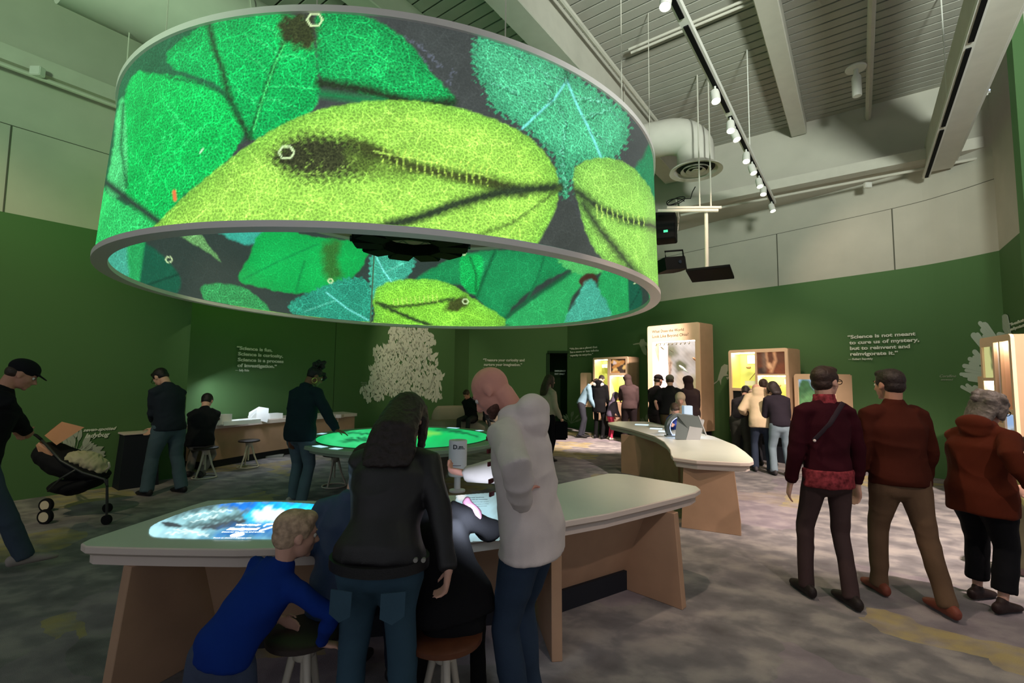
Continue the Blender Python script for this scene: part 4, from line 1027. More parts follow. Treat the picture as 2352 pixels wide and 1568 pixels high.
# dark plinth at left
kb = V((-5.36, 6.86, 0)); t = thing('dark_plinth', 'black tapering plinth with a pale top by the left wall', 'plinth', kb, radians(52))
bm = bmesh.new()
b4 = [(-.22, -.16), (.24, -.16), (.24, .16), (-.22, .16)]; t4 = [(-.18, -.13), (.20, -.13), (.20, .13), (-.18, .13)]
A_ = [bm.verts.new((x, y, 0)) for x, y in b4]; B_ = [bm.verts.new((x, y, .74)) for x, y in t4]
bm.faces.new(A_[::-1]); bm.faces.new(B_)
for i in range(4): bm.faces.new([A_[i], A_[(i + 1) % 4], B_[(i + 1) % 4], B_[i]])
meshobj('plinth_body', bm, mat('navy_black', (18, 22, 34), .6), t)
boxobj('plinth_top', -.2, .22, -.15, .15, .74, .765, edge_m, t, .004)

# stools
seat_w = mat('stool_wood', (96, 54, 34), .45, .4, var=.15, vscale=20); seat_d = mat('stool_seat_dark', (46, 36, 32), .5, .4, var=.1); stool_w = mat('stool_white', (200, 190, 176), .5, .4)
def stool(x, y, label, group=None, h=.47, seat=seat_d, rz=0.3, r=.17):
    t = thing('round_stool', label, 'stool', (x, y, 0), rz, group)
    bm = bmesh.new(); lathe(bm, [(r - .03, h - .035), (r, h - .028), (r, h - .008), (r - .012, h)], 32); meshobj('seat', bm, seat, t, smooth=True, angle=40)
    bm = bmesh.new(); lathe(bm, [(.035, h - .12), (.045, h - .11), (.06, h - .037)], 16); meshobj('hub', bm, stool_w, t, smooth=True, angle=40)
    bm = bmesh.new(); tube(bm, [(0, 0, .12), (0, 0, h - .1)], .012, 8); meshobj('screw', bm, stool_w, t)
    for k in range(3):
        a = 2 * pi * k / 3; bm = bmesh.new(); tube(bm, [(.035 * cos(a), .035 * sin(a), h - .06), (.09 * cos(a), .09 * sin(a), .2), (.165 * cos(a), .165 * sin(a), .012)], [.018, .014, .012], 8); meshobj('leg', bm, stool_w, t, smooth=True, angle=50)
    bm = bmesh.new(); tube(bm, [(.165 * cos(a), .165 * sin(a), .012) for a in np.linspace(0, 2 * pi, 33)[:-1]], .011, 6, closed=True); meshobj('foot_ring', bm, stool_w, t, smooth=True)
    return t
stool(-4.75, 7.45, 'white tripod stool under the seated person in black at the left counter', 'stools at the left counter')
stool(-4.55, 8.30, 'empty white tripod stool with a dark seat at the left counter', 'stools at the left counter')
stool(-2.55, 6.95, 'white stool mostly hidden behind the woman with hoop earrings', None)
stool(-0.88, 2.12, 'dark-seated white stool the blond boy leans on', None, h=.51, rz=1.2, r=.155)
stool(-0.28, 2.13, 'wooden-seated white stool under the seated person in black at the front desk', None, h=.50, seat=seat_w, rz=.9, r=.165)
# sofa
sf = mat('sofa_fabric', (150, 138, 122), .9, .2, bump=.2, bscale=150)
t = thing('curved_sofa', 'low rounded beige sofa at the far end of the room', 'sofa', (0, 0, 0))
def sofa_loft(name, pts, prof):
    bm = bmesh.new(); rings = []; P_ = [V((x, y, 0)) for x, y in catmull(pts, 8)]; n_ = len(P_)
    for i, p in enumerate(P_):
        d = (P_[min(i + 1, n_ - 1)] - P_[max(i - 1, 0)]).normalized(); s_ = V((d.y, -d.x, 0)); e = min(i, n_ - 1 - i) / 6; k = min(1, (1 - (1 - min(e, 1)) ** 2) ** .5 + .25)
        rings.append([bm.verts.new(p + s_ * a * k + V((0, 0, b * (.6 + .4 * k)))) for a, b in prof])
    for A_, B_ in zip(rings, rings[1:]):
        for j in range(len(prof)): bm.faces.new([A_[j], A_[(j + 1) % len(prof)], B_[(j + 1) % len(prof)], B_[j]])
    bm.faces.new(rings[0][::-1]); bm.faces.new(rings[-1])
    return meshobj(name, bm, sf, t, smooth=True)
sofa_loft('backrest', [(-2.15, 12.9), (-1.6, 13.25), (-.9, 13.3), (-.2, 13.0)], [(.12, 0), (.16, .3), (.1, .72), (0, .8), (-.12, .72), (-.2, .4), (-.2, 0)])
sofa_loft('seat', [(-2.1, 12.45), (-1.6, 12.85), (-.9, 12.9), (-.15, 12.6)], [(.35, 0), (.38, .3), (.3, .42), (-.3, .44), (-.38, .3), (-.38, 0)])
t = thing('low_ottoman', 'low pale ottoman between the round table and the sofa', 'ottoman', (-1.75, 9.3, 0))
bm = bmesh.new(); lathe(bm, [(.40, 0), (.46, .1), (.46, .38), (.40, .46), (.3, .47)], 32); meshobj('cushion', bm, mat('ottoman_fabric', (196, 180, 160), .9), t, smooth=True, angle=60)
# ================================================================= DISPLAY CASES ON THE RIGHT WALL
case_m = mat('case_laminate', (232, 196, 164), .55, .3, var=.02); side_m = mat('case_side', (178, 148, 118), .65, .3, var=.04)
def fpaint(w, h, fn, n=70):
    """picture painted on a w x h sheet; fn gets a painter working in centimetres"""
    nx = n; ny = max(8, int(n * h / w)); X, Y = np.meshgrid(np.linspace(0, w, nx), np.linspace(0, h, ny), indexing='ij')
    idx = np.arange(nx * ny).reshape(nx, ny); F_ = np.stack([idx[:-1, :-1], idx[1:, :-1], idx[1:, 1:], idx[:-1, 1:]], -1).reshape(-1, 4)
    p = Paint.__new__(Paint); p.p = np.stack([X.ravel() * 100, Y.ravel() * 100], 1); k = len(p.p); p.c = np.zeros((k, 3)); p.a = np.zeros(k)
    fn(p, w * 100, h * 100); return X, Y, F_, p
def picture(name, mx, w, h, fn, matl, parent, n=70):
    X, Y, F_, p = fpaint(w, h, fn, n); P = np.stack([X.ravel(), Y.ravel(), np.zeros(X.size)], 1)
    M_ = np.array(mx); P = P @ M_[:3, :3].T + M_[:3, 3]
    return raw_painted(name, P, F_, p, np.stack([X.ravel(), Y.ravel()], 1), matl, parent)
def bgc(p, c): p.c[:] = np.array(lin(c))
def pic_hands(p, w, h):
    bgc(p, (60, 34, 20)); random.seed(3)
    for k in range(12): x, y = random.uniform(0, w), random.uniform(0, h * .85); p.poly([(x - 9, y - 3), (x, y + 5), (x + 12, y + 2), (x + 4, y - 6)], random.choice([(220, 160, 80), (200, 130, 60), (240, 190, 110)]), 0, 2, 1.5)
    p.poly([(w * .2, h * .9), (w * .4, h * .7), (w * .15, h * .6)], (230, 200, 190), 0, 2, 1)
def pic_cave(p, w, h):
    bgc(p, (96, 48, 24)); p.poly([(0, 0), (w, 0), (w, h * .4), (0, h * .3)], (120, 56, 26), 0, 6, 3)
    for l in ([(w * .33, h), (w * .36, h * .5), (w * .45, h * .35)], [(w * .62, h), (w * .66, h * .6), (w * .5, h * .1)]): p.line(l, (226, 160, 110), 4, 3, jag=1)
    p.poly([(w * .35, h * .4), (w * .45, h * .5), (w * .55, h * .3), (w * .45, h * .25)], (230, 170, 120), 0, 3, 1)
    p.poly([(w * .02, 0), (w * .3, 0), (w * .28, h * .25), (w * .02, h * .28)], (48, 26, 22), 0, 3, 1); p.line([(w * .25, h * .95), (w * .27, h * .2)], (120, 90, 70), 6, 4); p.mottle(.2, 1.5)
def pic_hill(p, w, h):
    bgc(p, (150, 176, 200)); p.poly([(0, 0), (w, 0), (w, h * .75), (w * .6, h * .55), (w * .3, h * .95), (0, h * .85)], (60, 104, 60), 0, 3, 2); p.poly([(w * .1, 0), (w * .6, h * .3), (w * .4, h * .6), (0, h * .4)], (104, 150, 90), 0, 5, 3); p.mottle(.25, 2)
def pic_dark(p, w, h):
    bgc(p, (22, 20, 22)); p.poly([(w * .2, 0), (w * .5, h * .6), (w * .9, h * .3), (w, 0)], (60, 54, 50), 0, 4, 2)
def pic_blue(p, w, h):
    bgc(p, (200, 204, 196)); p.poly([(0, h * .5), (w, h * .6), (w, h), (0, h)], (150, 180, 220), 0, 4, 1); p.poly([(w * .3, 0), (w * .4, h * .35), (w * .7, h * .4), (w, h * .3), (w, 0)], (44, 40, 38), 0, 3, 3)
def pic_green(p, w, h):
    bgc(p, (196, 196, 130)); p.poly([(w * .6, h), (w * .66, h * .5), (w * .72, h * .3), (w * .8, h * .6), (w * .85, h)], (70, 80, 44), 0, 3, 2)
def pic_diorama(p, w, h):
    bgc(p, (206, 192, 184)); p.poly([(0, h * .75), (w * .3, h * .98), (w * .45, h * .9), (w * .3, h * .7), (0, h * .68)], (120, 118, 88), 0, 8, 5)
    p.poly([(w * .35, h), (w, h), (w, h * .8), (w * .6, h * .84)], (216, 206, 204), 0, 10, 4); p.poly([(w * .6, h * .86), (w, h * .75), (w, h * .6), (w * .7, h * .66)], (186, 170, 158), 0, 8, 3)
    p.poly([(w * .02, h * .2), (w * .05, h * .7), (w * .18, h * .76), (w * .3, h * .7), (w * .26, h * .4), (w * .3, h * .1)], (226, 184, 150), 0, 4, 3)
    for l in ([(w * .1, h * .7), (w * .12, h * .3)], [(w * .2, h * .72), (w * .19, h * .25)], [(w * .27, h * .65), (w * .24, h * .3)]): p.line(l, (150, 104, 80), 3, 2, jag=2)
    p.poly([(w * .36, h * .62), (w * .5, h * .7), (w * .68, h * .62), (w * .55, h * .5), (w * .4, h * .52)], (104, 104, 72), 0, 5, 4)
    p.poly([(w * .45, h * .15), (w * .4, h * .4), (w * .52, h * .5), (w * .6, h * .42), (w * .62, h * .2)], (214, 190, 166), 0, 5, 3)
    p.poly([(w * .66, h * .3), (w * .8, h * .44), (w, h * .4), (w, h * .1), (w * .6, h * .1)], (176, 160, 116), 0, 8, 4)
    for k in range(14): x = w * (.05 + .07 * k); p.poly([(x, h * .08), (x + 3, h * (.16 + .04 * (k % 3))), (x + 7, h * .06)], ((96, 84, 60), (230, 210, 170), (120, 110, 70))[k % 3], 0, 2, 1.5)
    p.mottle(.14, 1.2)
def case(name, label, u0, u1, Y0, Y1, z0, z1, depth, openings, extra=None, plinth=True, rad=.05):
    a = at(u0, 850, Y0); b = at(u1, 850, Y1); a.z = b.z = 0; x = (b - a).normalized(); w = (b - a).length; n_ = V((x.y, -x.x, 0))
    t = thing(name, label, 'display case', a)
    M_ = mframe(V((0, 0, 0)), x, V((0, 0, 1)), n_)          # local: x along front, y up, z towards room
    # front board with openings
    r = rad; o = []
    for cx_, cy_, a0 in ((w - r, z1 - r, 0), (r, z1 - r, 90), (r, z0 + r, 180), (w - r, z0 + r, 270)):
        for k in range(5): aa = radians(a0 + 90 * k / 4); o.append((cx_ + r * cos(aa), cy_ + r * sin(aa)))
    bm = bmesh.new()
    def loop(pts):
        vs = [bm.verts.new((px_, py_, 0)) for px_, py_ in pts]; return [bm.edges.new((vs[i], vs[(i + 1) % len(vs)])) for i in range(len(vs))]
    es = loop(o)
    for (x0, x1, y0, y1, kind, arg) in openings:
        if kind != 'drawer': es += loop([(x0 * w, y0), (x1 * w, y0), (x1 * w, y1), (x0 * w, y1)])
    bmesh.ops.triangle_fill(bm, use_beauty=True, use_dissolve=False, edges=es)
    ex = bmesh.ops.extrude_face_region(bm, geom=list(bm.faces))
    bmesh.ops.translate(bm, verts=[v for v in ex['geom'] if isinstance(v, bmesh.types.BMVert)], vec=(0, 0, .035))
    bm.transform(M_); meshobj('front_board', bm, case_m, t)
    # carcass: two sides, top, bottom, back
    for (x0, x1, y0, y1, d0, d1) in ((0, .025, z0, z1 - .02, -depth, 0), (w - .025, w, z0, z1 - .02, -depth, 0), (.025, w - .025, z1 - .03, z1 - .005, -depth, 0), (.025, w - .025, z0, z0 + .025, -depth, 0), (.025, w - .025, z0 + .025, z1 - .03, -depth, -depth + .02)):
        bm = bmesh.new(); box(bm, x0, x1, y0, y1, d0, d1, M_); meshobj('side_board', bm, side_m, t)
    if plinth: bm = bmesh.new(); box(bm, .08, w - .08, 0, z0, -depth, -.12, M_); meshobj('plinth', bm, toe_m, t)
    for (x0, x1, y0, y1, kind, arg) in openings:
        X0, X1 = x0 * w, x1 * w
        if kind in ('niche', 'white'):
            d = min(.3, depth - .06)
            bm = bmesh.new()
            q_ = [(X0, y0), (X1, y0), (X1, y1), (X0, y1)]
            fv = [bm.verts.new((px_, py_, 0.0)) for px_, py_ in q_]; bv = [bm.verts.new((px_, py_, -d)) for px_, py_ in q_]
            for i in range(4): bm.faces.new([fv[i], fv[(i + 1) % 4], bv[(i + 1) % 4], bv[i]])
            bm.faces.new(bv); bm.transform(M_); meshobj('niche_liner', bm, arg, t)
            bm = bmesh.new(); box(bm, X0 + .02, X1 - .02, y1 - .02, y1 - .005, -.06, -.04, M_); meshobj('light_strip', bm, mat('led_strip', (255, 250, 225), emit=(255, 246, 214), estr=55), t)
        elif kind == 'photo':
            fn, mt = arg; picture('photo_panel', M_ @ Matrix.Translation((X0, y0, .012)), X1 - X0, y1 - y0, fn, mt, t, 60)
        elif kind == 'drawer':
            bm = bmesh.new(); box(bm, X0, X1, y0, y1, .035, .05, M_); dr = meshobj('drawer', bm, case_m, t)
            bm = bmesh.new(); box(bm, (X0 + X1) / 2 - .05, (X0 + X1) / 2 + .05, (y0 + y1) / 2 + .0, (y0 + y1) / 2 + .012, .05, .065, M_); meshobj('handle', bm, gm, dr)
    if extra: extra(t, M_, w)
    return t
lime_l = mat('niche_lime', (236, 238, 150), .7, .2); cream_l = mat('niche_cream', (240, 214, 190), .7, .2); white_l = mat('niche_white', (240, 226, 226), .7, .2)
brown_ink = mat('brown_ink', (70, 52, 38), .8)
def ex2(t, M_, w):
    h_ = 2.87
    for k, s in enumerate(('What Does the World', 'Look Like Beyond Ohio?')):
        textobj('lettering', s, M_ @ Matrix.Translation((.10 * w, h_ - .17 - .12 * k, .0355)), .12, brown_ink, t, 0.0005, width=(.62, .70)[k] * w, ext=.001)
    picture('painted_backdrop', M_ @ Matrix.Translation((.10 * w, 1.05, -.26)) , .82 * w, 1.43, pic_diorama, lit_m, t, 90)
    bm = bmesh.new(); box(bm, .115 * w, .28 * w, 1.05, 2.45, -.25, -.2, M_); meshobj('glowing_side_wall', bm, mat('lit_white', (235, 215, 220), .7, emit=(235, 210, 215), estr=.5), t)  # bright inner side wall, given its own glow to look lit
    for (x_, y_, s_, c_) in ((.6, 1.86, .11, (205, 225, 228)), (.86, 2.03, .12, (200, 150, 130)), (.38, 2.28, .05, (60, 60, 50)), (.2, 2.35, .05, (60, 60, 50))):
        bm = bmesh.new(); q_ = M_ @ V((x_ * w, y_, -.15))
        bmesh.ops.create_uvsphere(bm, u_segments=10, v_segments=6, radius=s_, matrix=Matrix.Translation(q_) @ M_.to_3x3().to_4x4() @ Matrix.Rotation(radians(-35), 4, 'Z') @ Matrix.Diagonal((1, .28, .3, 1)))
        bmesh.ops.create_cone(bm, cap_ends=True, segments=6, radius1=s_ * .3, radius2=.004, depth=s_ * 1.3, matrix=Matrix.Translation(M_ @ V((x_ * w + s_ * .9, y_ - s_ * .7, -.15))) @ M_.to_3x3().to_4x4() @ Matrix.Rotation(radians(-35), 4, 'Z') @ Matrix.Rotation(radians(90), 4, 'Y'))
        meshobj('bird_model', bm, mat('bird_%d' % c_[0], c_, .6), t, smooth=True)
    for k in range(9):
        bm = bmesh.new(); x_ = .12 * w + k * .08 * w; tube(bm, [M_ @ V((x_, 2.47, -.1)), M_ @ V((x_ + .01, 2.43, -.1)), M_ @ V((x_ - .02, 2.40, -.1))], .01, 5); meshobj('hanging_leaf', bm, mat('leaf_dark', (50, 44, 30)), t)
case('display_case', 'tallest pinkish display case with a painted landscape, in the middle of the right wall', 1490, 1610, 11.45, 10.4, .45, 2.87, .55,
     [(.10, .92, 1.05, 2.48, 'white', cream_l)], ex2)
def props(t, M_, w, L):
    for (x_, y_, kind) in L:
        bm = bmesh.new()
        if kind == 'card': box(bm, x_ * w, x_ * w + .22, y_, y_ + .1, -.2, -.19, M_); meshobj('label_card', bm, paper, t)
        elif kind == 'shell':
            bmesh.ops.create_uvsphere(bm, u_segments=10, v_segments=6, radius=.05, matrix=Matrix.Translation(M_ @ V((x_ * w, y_, -.2))) @ Matrix.Diagonal((1, .8, .7, 1))); meshobj('specimen', bm, mat('specimen_tan', (190, 150, 110), .6), t, smooth=True)
        elif kind == 'stick': tube(bm, [M_ @ V((x_ * w, y_, -.2)), M_ @ V((x_ * w + .22, y_ + .25, -.2))], .006, 5); meshobj('specimen', bm, mat('stick_brown', (120, 80, 60)), t)
        elif kind == 'spiral':
            tube(bm, [M_ @ V((x_ * w + .035 * cos(a), y_ + a * .012, -.15 + .035 * sin(a))) for a in np.linspace(0, 25, 80)], .008, 5); meshobj('specimen', bm, mat('spiral_dark', (100, 40, 50)), t)
        elif kind == 'sheet': box(bm, x_ * w, x_ * w + .34, y_, y_ + .17, -.28, -.27, M_); meshobj('label_card', bm, mat('lit_card', (245, 250, 235), emit=(240, 248, 225), estr=.9), t)
case('display_case', 'wide display case with a brown cave photo, behind the leaning visitors', 1676, 1812, 10.0, 9.0, .50, 2.22, .45,
     [(.05, .47, 1.43, 2.16, 'niche', lime_l), (.50, .955, 1.72, 2.15, 'photo', (pic_cave, lit_m)), (.51, .96, 1.10, 1.69, 'niche', lime_l), (.06, .46, .95, 1.37, 'photo', (pic_dark, photo_m)), (.52, .94, .58, 1.0, 'drawer', None)],
     lambda t, M_, w: props(t, M_, w, [(.20, 1.94, 'sheet'), (.18, 1.48, 'card'), (.25, 1.86, 'shell'), (.26, 1.6, 'stick'), (.75, 1.5, 'shell'), (.85, 1.52, 'card'), (.8, 1.25, 'shell')]))
case('display_case', 'low case with a green hillside photo beside the cave-photo case', 1826, 1918, 9.0, 8.25, .55, 1.72, .40,
     [(.10, .92, 1.0, 1.62, 'photo', (pic_hill, lit_m))])
case('display_case', 'display case with an orange photo of hands, farthest left of the wall cases', 1364, 1444, 13.7, 12.55, .42, 2.19, .42,
     [(.05, .44, 1.42, 2.13, 'niche', lime_l), (.52, .94, 1.75, 2.13, 'photo', (pic_hands, lit_m)), (.50, .93, .98, 1.68, 'niche', lime_l), (.06, .44, .98, 1.36, 'niche', cream_l), (.50, .93, .6, .92, 'drawer', None)],
     lambda t, M_, w: props(t, M_, w, [(.36, 1.55, 'spiral'), (.1, 1.9, 'card'), (.2, 1.1, 'shell')]))
case('display_case', 'small pale sign case at the left of the orange-photo case', 1335, 1360, 14.3, 13.95, .75, 1.76, .3, [(.12, .88, .8, .95, 'drawer', None)], plinth=False)
case('display_case', 'tall display case with pink-lit niches at the right edge of the photo', 2262, 2335, 6.25, 5.55, .35, 2.18, .42,
     [(.06, .40, 1.66, 2.06, 'photo', (pic_green, lit_m)), (.06, .40, .75, 1.62, 'niche', mat('niche_pink', (250, 226, 222), .7)), (.46, .62, 1.1, 2.10, 'niche', white_l), (.66, .93, 1.28, 2.10, 'niche', mat('niche_peach', (250, 214, 190), .7)), (.66, .93, .9, 1.22, 'photo', (pic_blue, lit_m))])
t = case('display_case', 'small pink text panel on the left side of the rightmost case', 2252, 2268, 6.6, 6.35, 1.3, 1.68, .12, [(.15, .85, 1.33, 1.38, 'drawer', None)], plinth=False, rad=.02)

# ================================================================= WALL LETTERING AND CUT-OUT ART
art_w = mat('wall_print_white', (212, 214, 200), .8, .2); art_g = mat('wall_print_grey', (158, 166, 146), .8, .2)
def wall_text(label, lines, u, v, u2, dy, width_m=None, lead=1.5, bold=.006, size=.2, small=None, cat='wall lettering'):
    p, t_, n_ = wallhit(u, v, .004); p2, _, _ = wallhit(u2, v, .004); x = (p2 - p); x.z = 0; wm = x.length * (width_m or 1); x.normalize(); n_ = V((x.y, -x.x, 0)); p = p + n_ * .03
    root = thing('wall_quote', label, cat, p); want = dy * p.y / F_PX
    inv = Matrix.Translation(-p) @ mframe(p, x, V((0, 0, 1)), n_); I4 = Matrix.Identity(4); obs = []
    for i, s in enumerate(lines):
        o = textobj('lettering', s.strip(), Matrix.Translation(((len(s) - len(s.lstrip())) * size * .25, -i * size * 1.2, 0)), size, art_w, root, bold, ext=.004); obs.append(o)
    xs = [v_.co.x for o in obs for v_ in o.data.vertices]; ys = [v_.co.y for o in obs for v_ in o.data.vertices]
    kx = wm / (max(xs) - min(xs)); ky = want / (max(ys) - min(ys)); top_ = max(ys)
    for o in obs:
        for v_ in o.data.vertices: v_.co.x *= kx; v_.co.y = (v_.co.y - top_) * ky
        o.data.transform(inv)
    if small: textobj('attribution', small, inv @ Matrix.Translation((0, -want - want * .14, 0)), size * .42 * kx, art_w, root, .001, ext=.003)
    return root
wall_text('white bold quote "Science is fun" on the left wall', ['\u201cScience is fun.', ' Science is curiosity.', ' Science is a process', ' of investigation.\u201d'], 541, 794, 650, 51 , small='\u2014 Sally Ride')
wall_text('white quote "Treasure your curiosity" on the far wall above the bald man', ['\u201cTreasure your curiosity and', ' nurture your imagination.\u201d'], 1110, 823, 1205, 19, small='\u2014')
wall_text('white quote "We live on a planet" left of the wall cases', ['\u201cWe live on a planet that', ' has a more or less infinite', ' capacity to surprise.\u201d'], 1310, 799, 1377, 21, small='\u2014')
wall_text('large white quote "Science is not meant to cure us of mystery" on the right wall', ['\u201cScience is not meant', ' to cure us of mystery,', ' but to reinvent and', ' reinvigorate it.\u201d'], 1948, 770, 2112, 50, small='\u2014 Robert Sapolsky')
wall_text('white quote cut by the right edge of the photo', ['\u201cTo understand', ' and protect nature'], 2326, 742, 2346, 20, width_m=2.6)
def flat_text(label, s, u, v, Y, w, m_, bold=.0, shear=0.0, size=.1):
    p, t_, n_ = wallhit(u, v, .012); root = thing('wall_label', label, 'wall lettering', p)
    mx = Matrix.Translation(-p) @ mframe(p, V((-n_.y, n_.x, 0)), V((0, 0, 1)), n_)
    for i, q in enumerate(s.split('\n')): textobj('lettering', q.strip(), mx @ Matrix.Translation((.02 * i, -i * w * .24, 0)), size, m_, root, bold, width=w * (1.0, .75)[i], ext=.002, shear=shear)
flat_text('small script caption "Coralline" left of the white coral drawing', 'Coralline\nseaweed', 2158, 866, 7, .22, art_g, shear=.4)
flat_text('small script caption beside the white tree drawing', 'Weeping\ncherry', 827, 880, 12, .2, art_g, shear=.4)
flat_text('white script caption "seven-spotted ladybug" above the stroller', 'seven-spotted\n  ladybug', 190, 991, 6, .36, art_w, shear=.4, bold=.003)
p = V((1.62, 17.05, 2.0)); root = thing('exit_sign', 'grey lettering EMERGENCY EXIT ONLY in the dark doorway', 'sign', p)
px_, pz_ = atz(1273, 850, 2).x, 0
q0 = at(1274, 853, 16.9); q1 = at(1299, 853, 16.9); x = (q1 - q0); x.z = 0; wm = x.length
for i_, s_ in enumerate(('EMERGENCY', 'EXIT ONLY')): textobj('lettering', s_, Matrix.Translation(-p) @ mframe(V((q0.x, q0.y, q0.z - .11 * i_)), V((1, 0, 0)), V((0, 0, 1)), V((0, -1, 0))), .1, mat('exit_grey', (150, 165, 150), .8, emit=(120, 135, 120), estr=.3), root, .002, width=wm * (1, .9)[i_], ext=.003)

def wall_art(name, label, u, v, shapes, m_, cat='wall drawing', th=.006, off=.004):
    """flat cut-out shapes that follow the wall around pixel (u,v); shapes are outlines in photo pixels"""
    p0, t_, n_ = wallhit(u, v, off)
    bm = bmesh.new(); k = 0
    for s in shapes:
        cu = sum(a for a, b in s) / len(s); cv = sum(b for a, b in s) / len(s)
        p, t_, n_ = wallhit(cu, cv, off); x = V((-n_.y, n_.x, 0))
        pts = []
        for (a, b) in s:
            d = ray(a, b); tt = (p - CAM).dot(n_) / d.dot(n_); h = CAM + d * tt; pts.append(((h - p).dot(x), h.z - p.z))
        zoff = (k % 5) * .0018; k += 1
        prism(bm, pts, zoff, th + zoff, mframe(p - p0, x, V((0, 0, 1)), n_))
    o = meshobj(name, bm, m_); o.location = p0; return tag(o, label, cat)
random.seed(11)
def leaf_px(cx_, cy_, l, w_, a):
    ca, sa = cos(a), sin(a); pr_ = [(0, -.5), (.32, -.25), (.5, .05), (.3, .35), (0, .5), (-.3, .35), (-.5, .05), (-.32, -.25)]
    return [(cx_ + (px__ * w_) * ca - (py_ * l) * sa, cy_ + (px__ * w_) * sa + (py_ * l) * ca) for px__, py_ in pr_]
tree = [(903, 752), (917, 750), (930, 754), (945, 752), (958, 756), (965, 750), (978, 752), (992, 768), (998, 785), (990, 800), (985, 818), (1003, 812), (1003, 850), (1017, 862), (1010, 880), (1012, 912), (1000, 918), (985, 915), (975, 905), (960, 912), (945, 920), (930, 910), (905, 905), (890, 905), (870, 920), (858, 912), (845, 922), (828, 895), (845, 885), (857, 862), (850, 845), (865, 835), (858, 800), (880, 792), (896, 785), (895, 760)]
body_p = []; dots = []
tp = [np.array(q_) for q_ in tree]
cnt = 0
while cnt < 1500:
    x_, y_ = random.uniform(826, 1018), random.uniform(750, 924)
    if poly_sd(np.array([[x_, y_]]), tp)[0] < 1.5:
        body_p.append(leaf_px(x_, y_, random.uniform(9, 16), random.uniform(3.6, 6.0), random.uniform(-.6, .6))); cnt += 1
o = wall_art('tree_drawing', 'white leafy tree drawing on the back wall under the hanging ring', 925, 840, body_p, mat('tree_print', (206, 206, 192), .8))
gr = [leaf_px(random.uniform(850, 1000), random.uniform(765, 905), random.uniform(4, 8), .8, random.uniform(-.8, .8)) for _ in range(240)]
gr = [g for g in gr if poly_sd(np.array([g[0]]), tp)[0] < -6]
o = wall_art('leaf_strokes', None, 925, 840, gr, mat('print_shade', (128, 132, 112), .8), th=.02); wm_ = o.matrix_world.copy(); o.parent = bpy.data.objects['tree_drawing']; o.location = (0, 0, 0); del o['category']
o['kind'] = 'stuff'
def lobe(x0, y0, x1, y1, w0, w1, n=6):
    a = atan2(y1 - y0, x1 - x0); pts = []
    L_ = hypot(x1 - x0, y1 - y0)
    for k in range(n + 1): f = k / n; pts.append((x0 + (x1 - x0) * f - sin(a) * (w0 + (w1 - w0) * f), y0 + (y1 - y0) * f + cos(a) * (w0 + (w1 - w0) * f)))
    for k in range(1, 5): b = a + pi / 2 - pi * k / 5; pts.append((x1 + cos(b) * w1, y1 + sin(b) * w1))
    for k in range(n + 1): f = 1 - k / n; pts.append((x0 + (x1 - x0) * f + sin(a) * (w0 + (w1 - w0) * f), y0 + (y1 - y0) * f - cos(a) * (w0 + (w1 - w0) * f)))
    return pts
cor = [(2300, 795, 2262, 748, 5, 9), (2300, 795, 2252, 742, 5, 5), (2290, 790, 2258, 758, 5, 6), (2320, 780, 2310, 728, 7, 7), (2322, 775, 2303, 740, 5, 5), (2265, 805, 2237, 770, 6, 7), (2268, 800, 2246, 768, 6, 5), (2270, 790, 2262, 772, 6, 5),
       (2270, 838, 2240, 808, 4, 6), (2268, 836, 2258, 808, 5, 6), (2250, 832, 2228, 824, 4, 5), (2256, 836, 2238, 820, 4, 4), (2250, 840, 2230, 834, 4, 4), (2262, 848, 2216, 840, 5, 5), (2275, 850, 2240, 846, 6, 5), (2266, 862, 2208, 859, 5, 4), (2268, 856, 2220, 850, 4, 4), (2262, 868, 2215, 862, 5, 4), (2266, 876, 2228, 870, 5, 5), (2280, 870, 2240, 868, 8, 8),
       (2240, 905, 2210, 888, 3, 4), (2240, 903, 2222, 884, 3, 4), (2248, 905, 2226, 888, 3, 5), (2270, 905, 2240, 890, 5, 6), (2330, 775, 2296, 768, 6, 6)]
wall_art('coral_drawing', 'white branching coral drawing behind the rightmost display case', 2255, 830, [lobe(*c_) for c_ in cor], mat('coral_print', (172, 184, 170), .8))
wall_art('toucan_drawing', 'white toucan drawing at the left of the tallest display case', 1474, 795, [
    [(1454, 790), (1461, 788), (1469, 787), (1472, 779), (1479, 778), (1482, 785), (1490, 788), (1489, 793), (1482, 794), (1486, 806), (1485, 816), (1479, 813), (1474, 804), (1471, 795), (1468, 790), (1455, 792)]], art_g)
wall_art('parrot_drawing', 'white long-tailed bird drawing at the left of the cave-photo case', 1658, 858, [
    [(1639, 880), (1648, 874), (1651, 862), (1657, 842), (1664, 836), (1672, 838), (1672, 850), (1669, 858), (1674, 862), (1662, 864), (1657, 872), (1656, 884), (1652, 872), (1645, 879), (1638, 884)], [(1668, 866), (1675, 864), (1675, 868), (1671, 872)]], art_g)
def plant_px(cx_, cy_, s_, n_):
    out = []
    for k in range(n_): a = -pi / 2 + random.uniform(-1.3, 1.3); l = s_ * random.uniform(.5, 1); out.append(leaf_px(cx_ + cos(a) * l, cy_ + sin(a) * l, s_ * .5, s_ * .18, a + pi / 2)); out.append(lobe(cx_, cy_, cx_ + cos(a) * l, cy_ + sin(a) * l, .6, .5, 2))
    return out
wall_art('plant_drawing', 'pale plant drawing low on the wall left of the man in light blue', 1312, 960, plant_px(1312, 972, 26, 9), mat('plant_print', (120, 140, 112), .8))
wall_art('plant_drawing', 'pale plant drawing low on the wall left of the tallest display case', 1487, 965, plant_px(1485, 985, 30, 12), mat('plant_print', (120, 140, 112), .8))
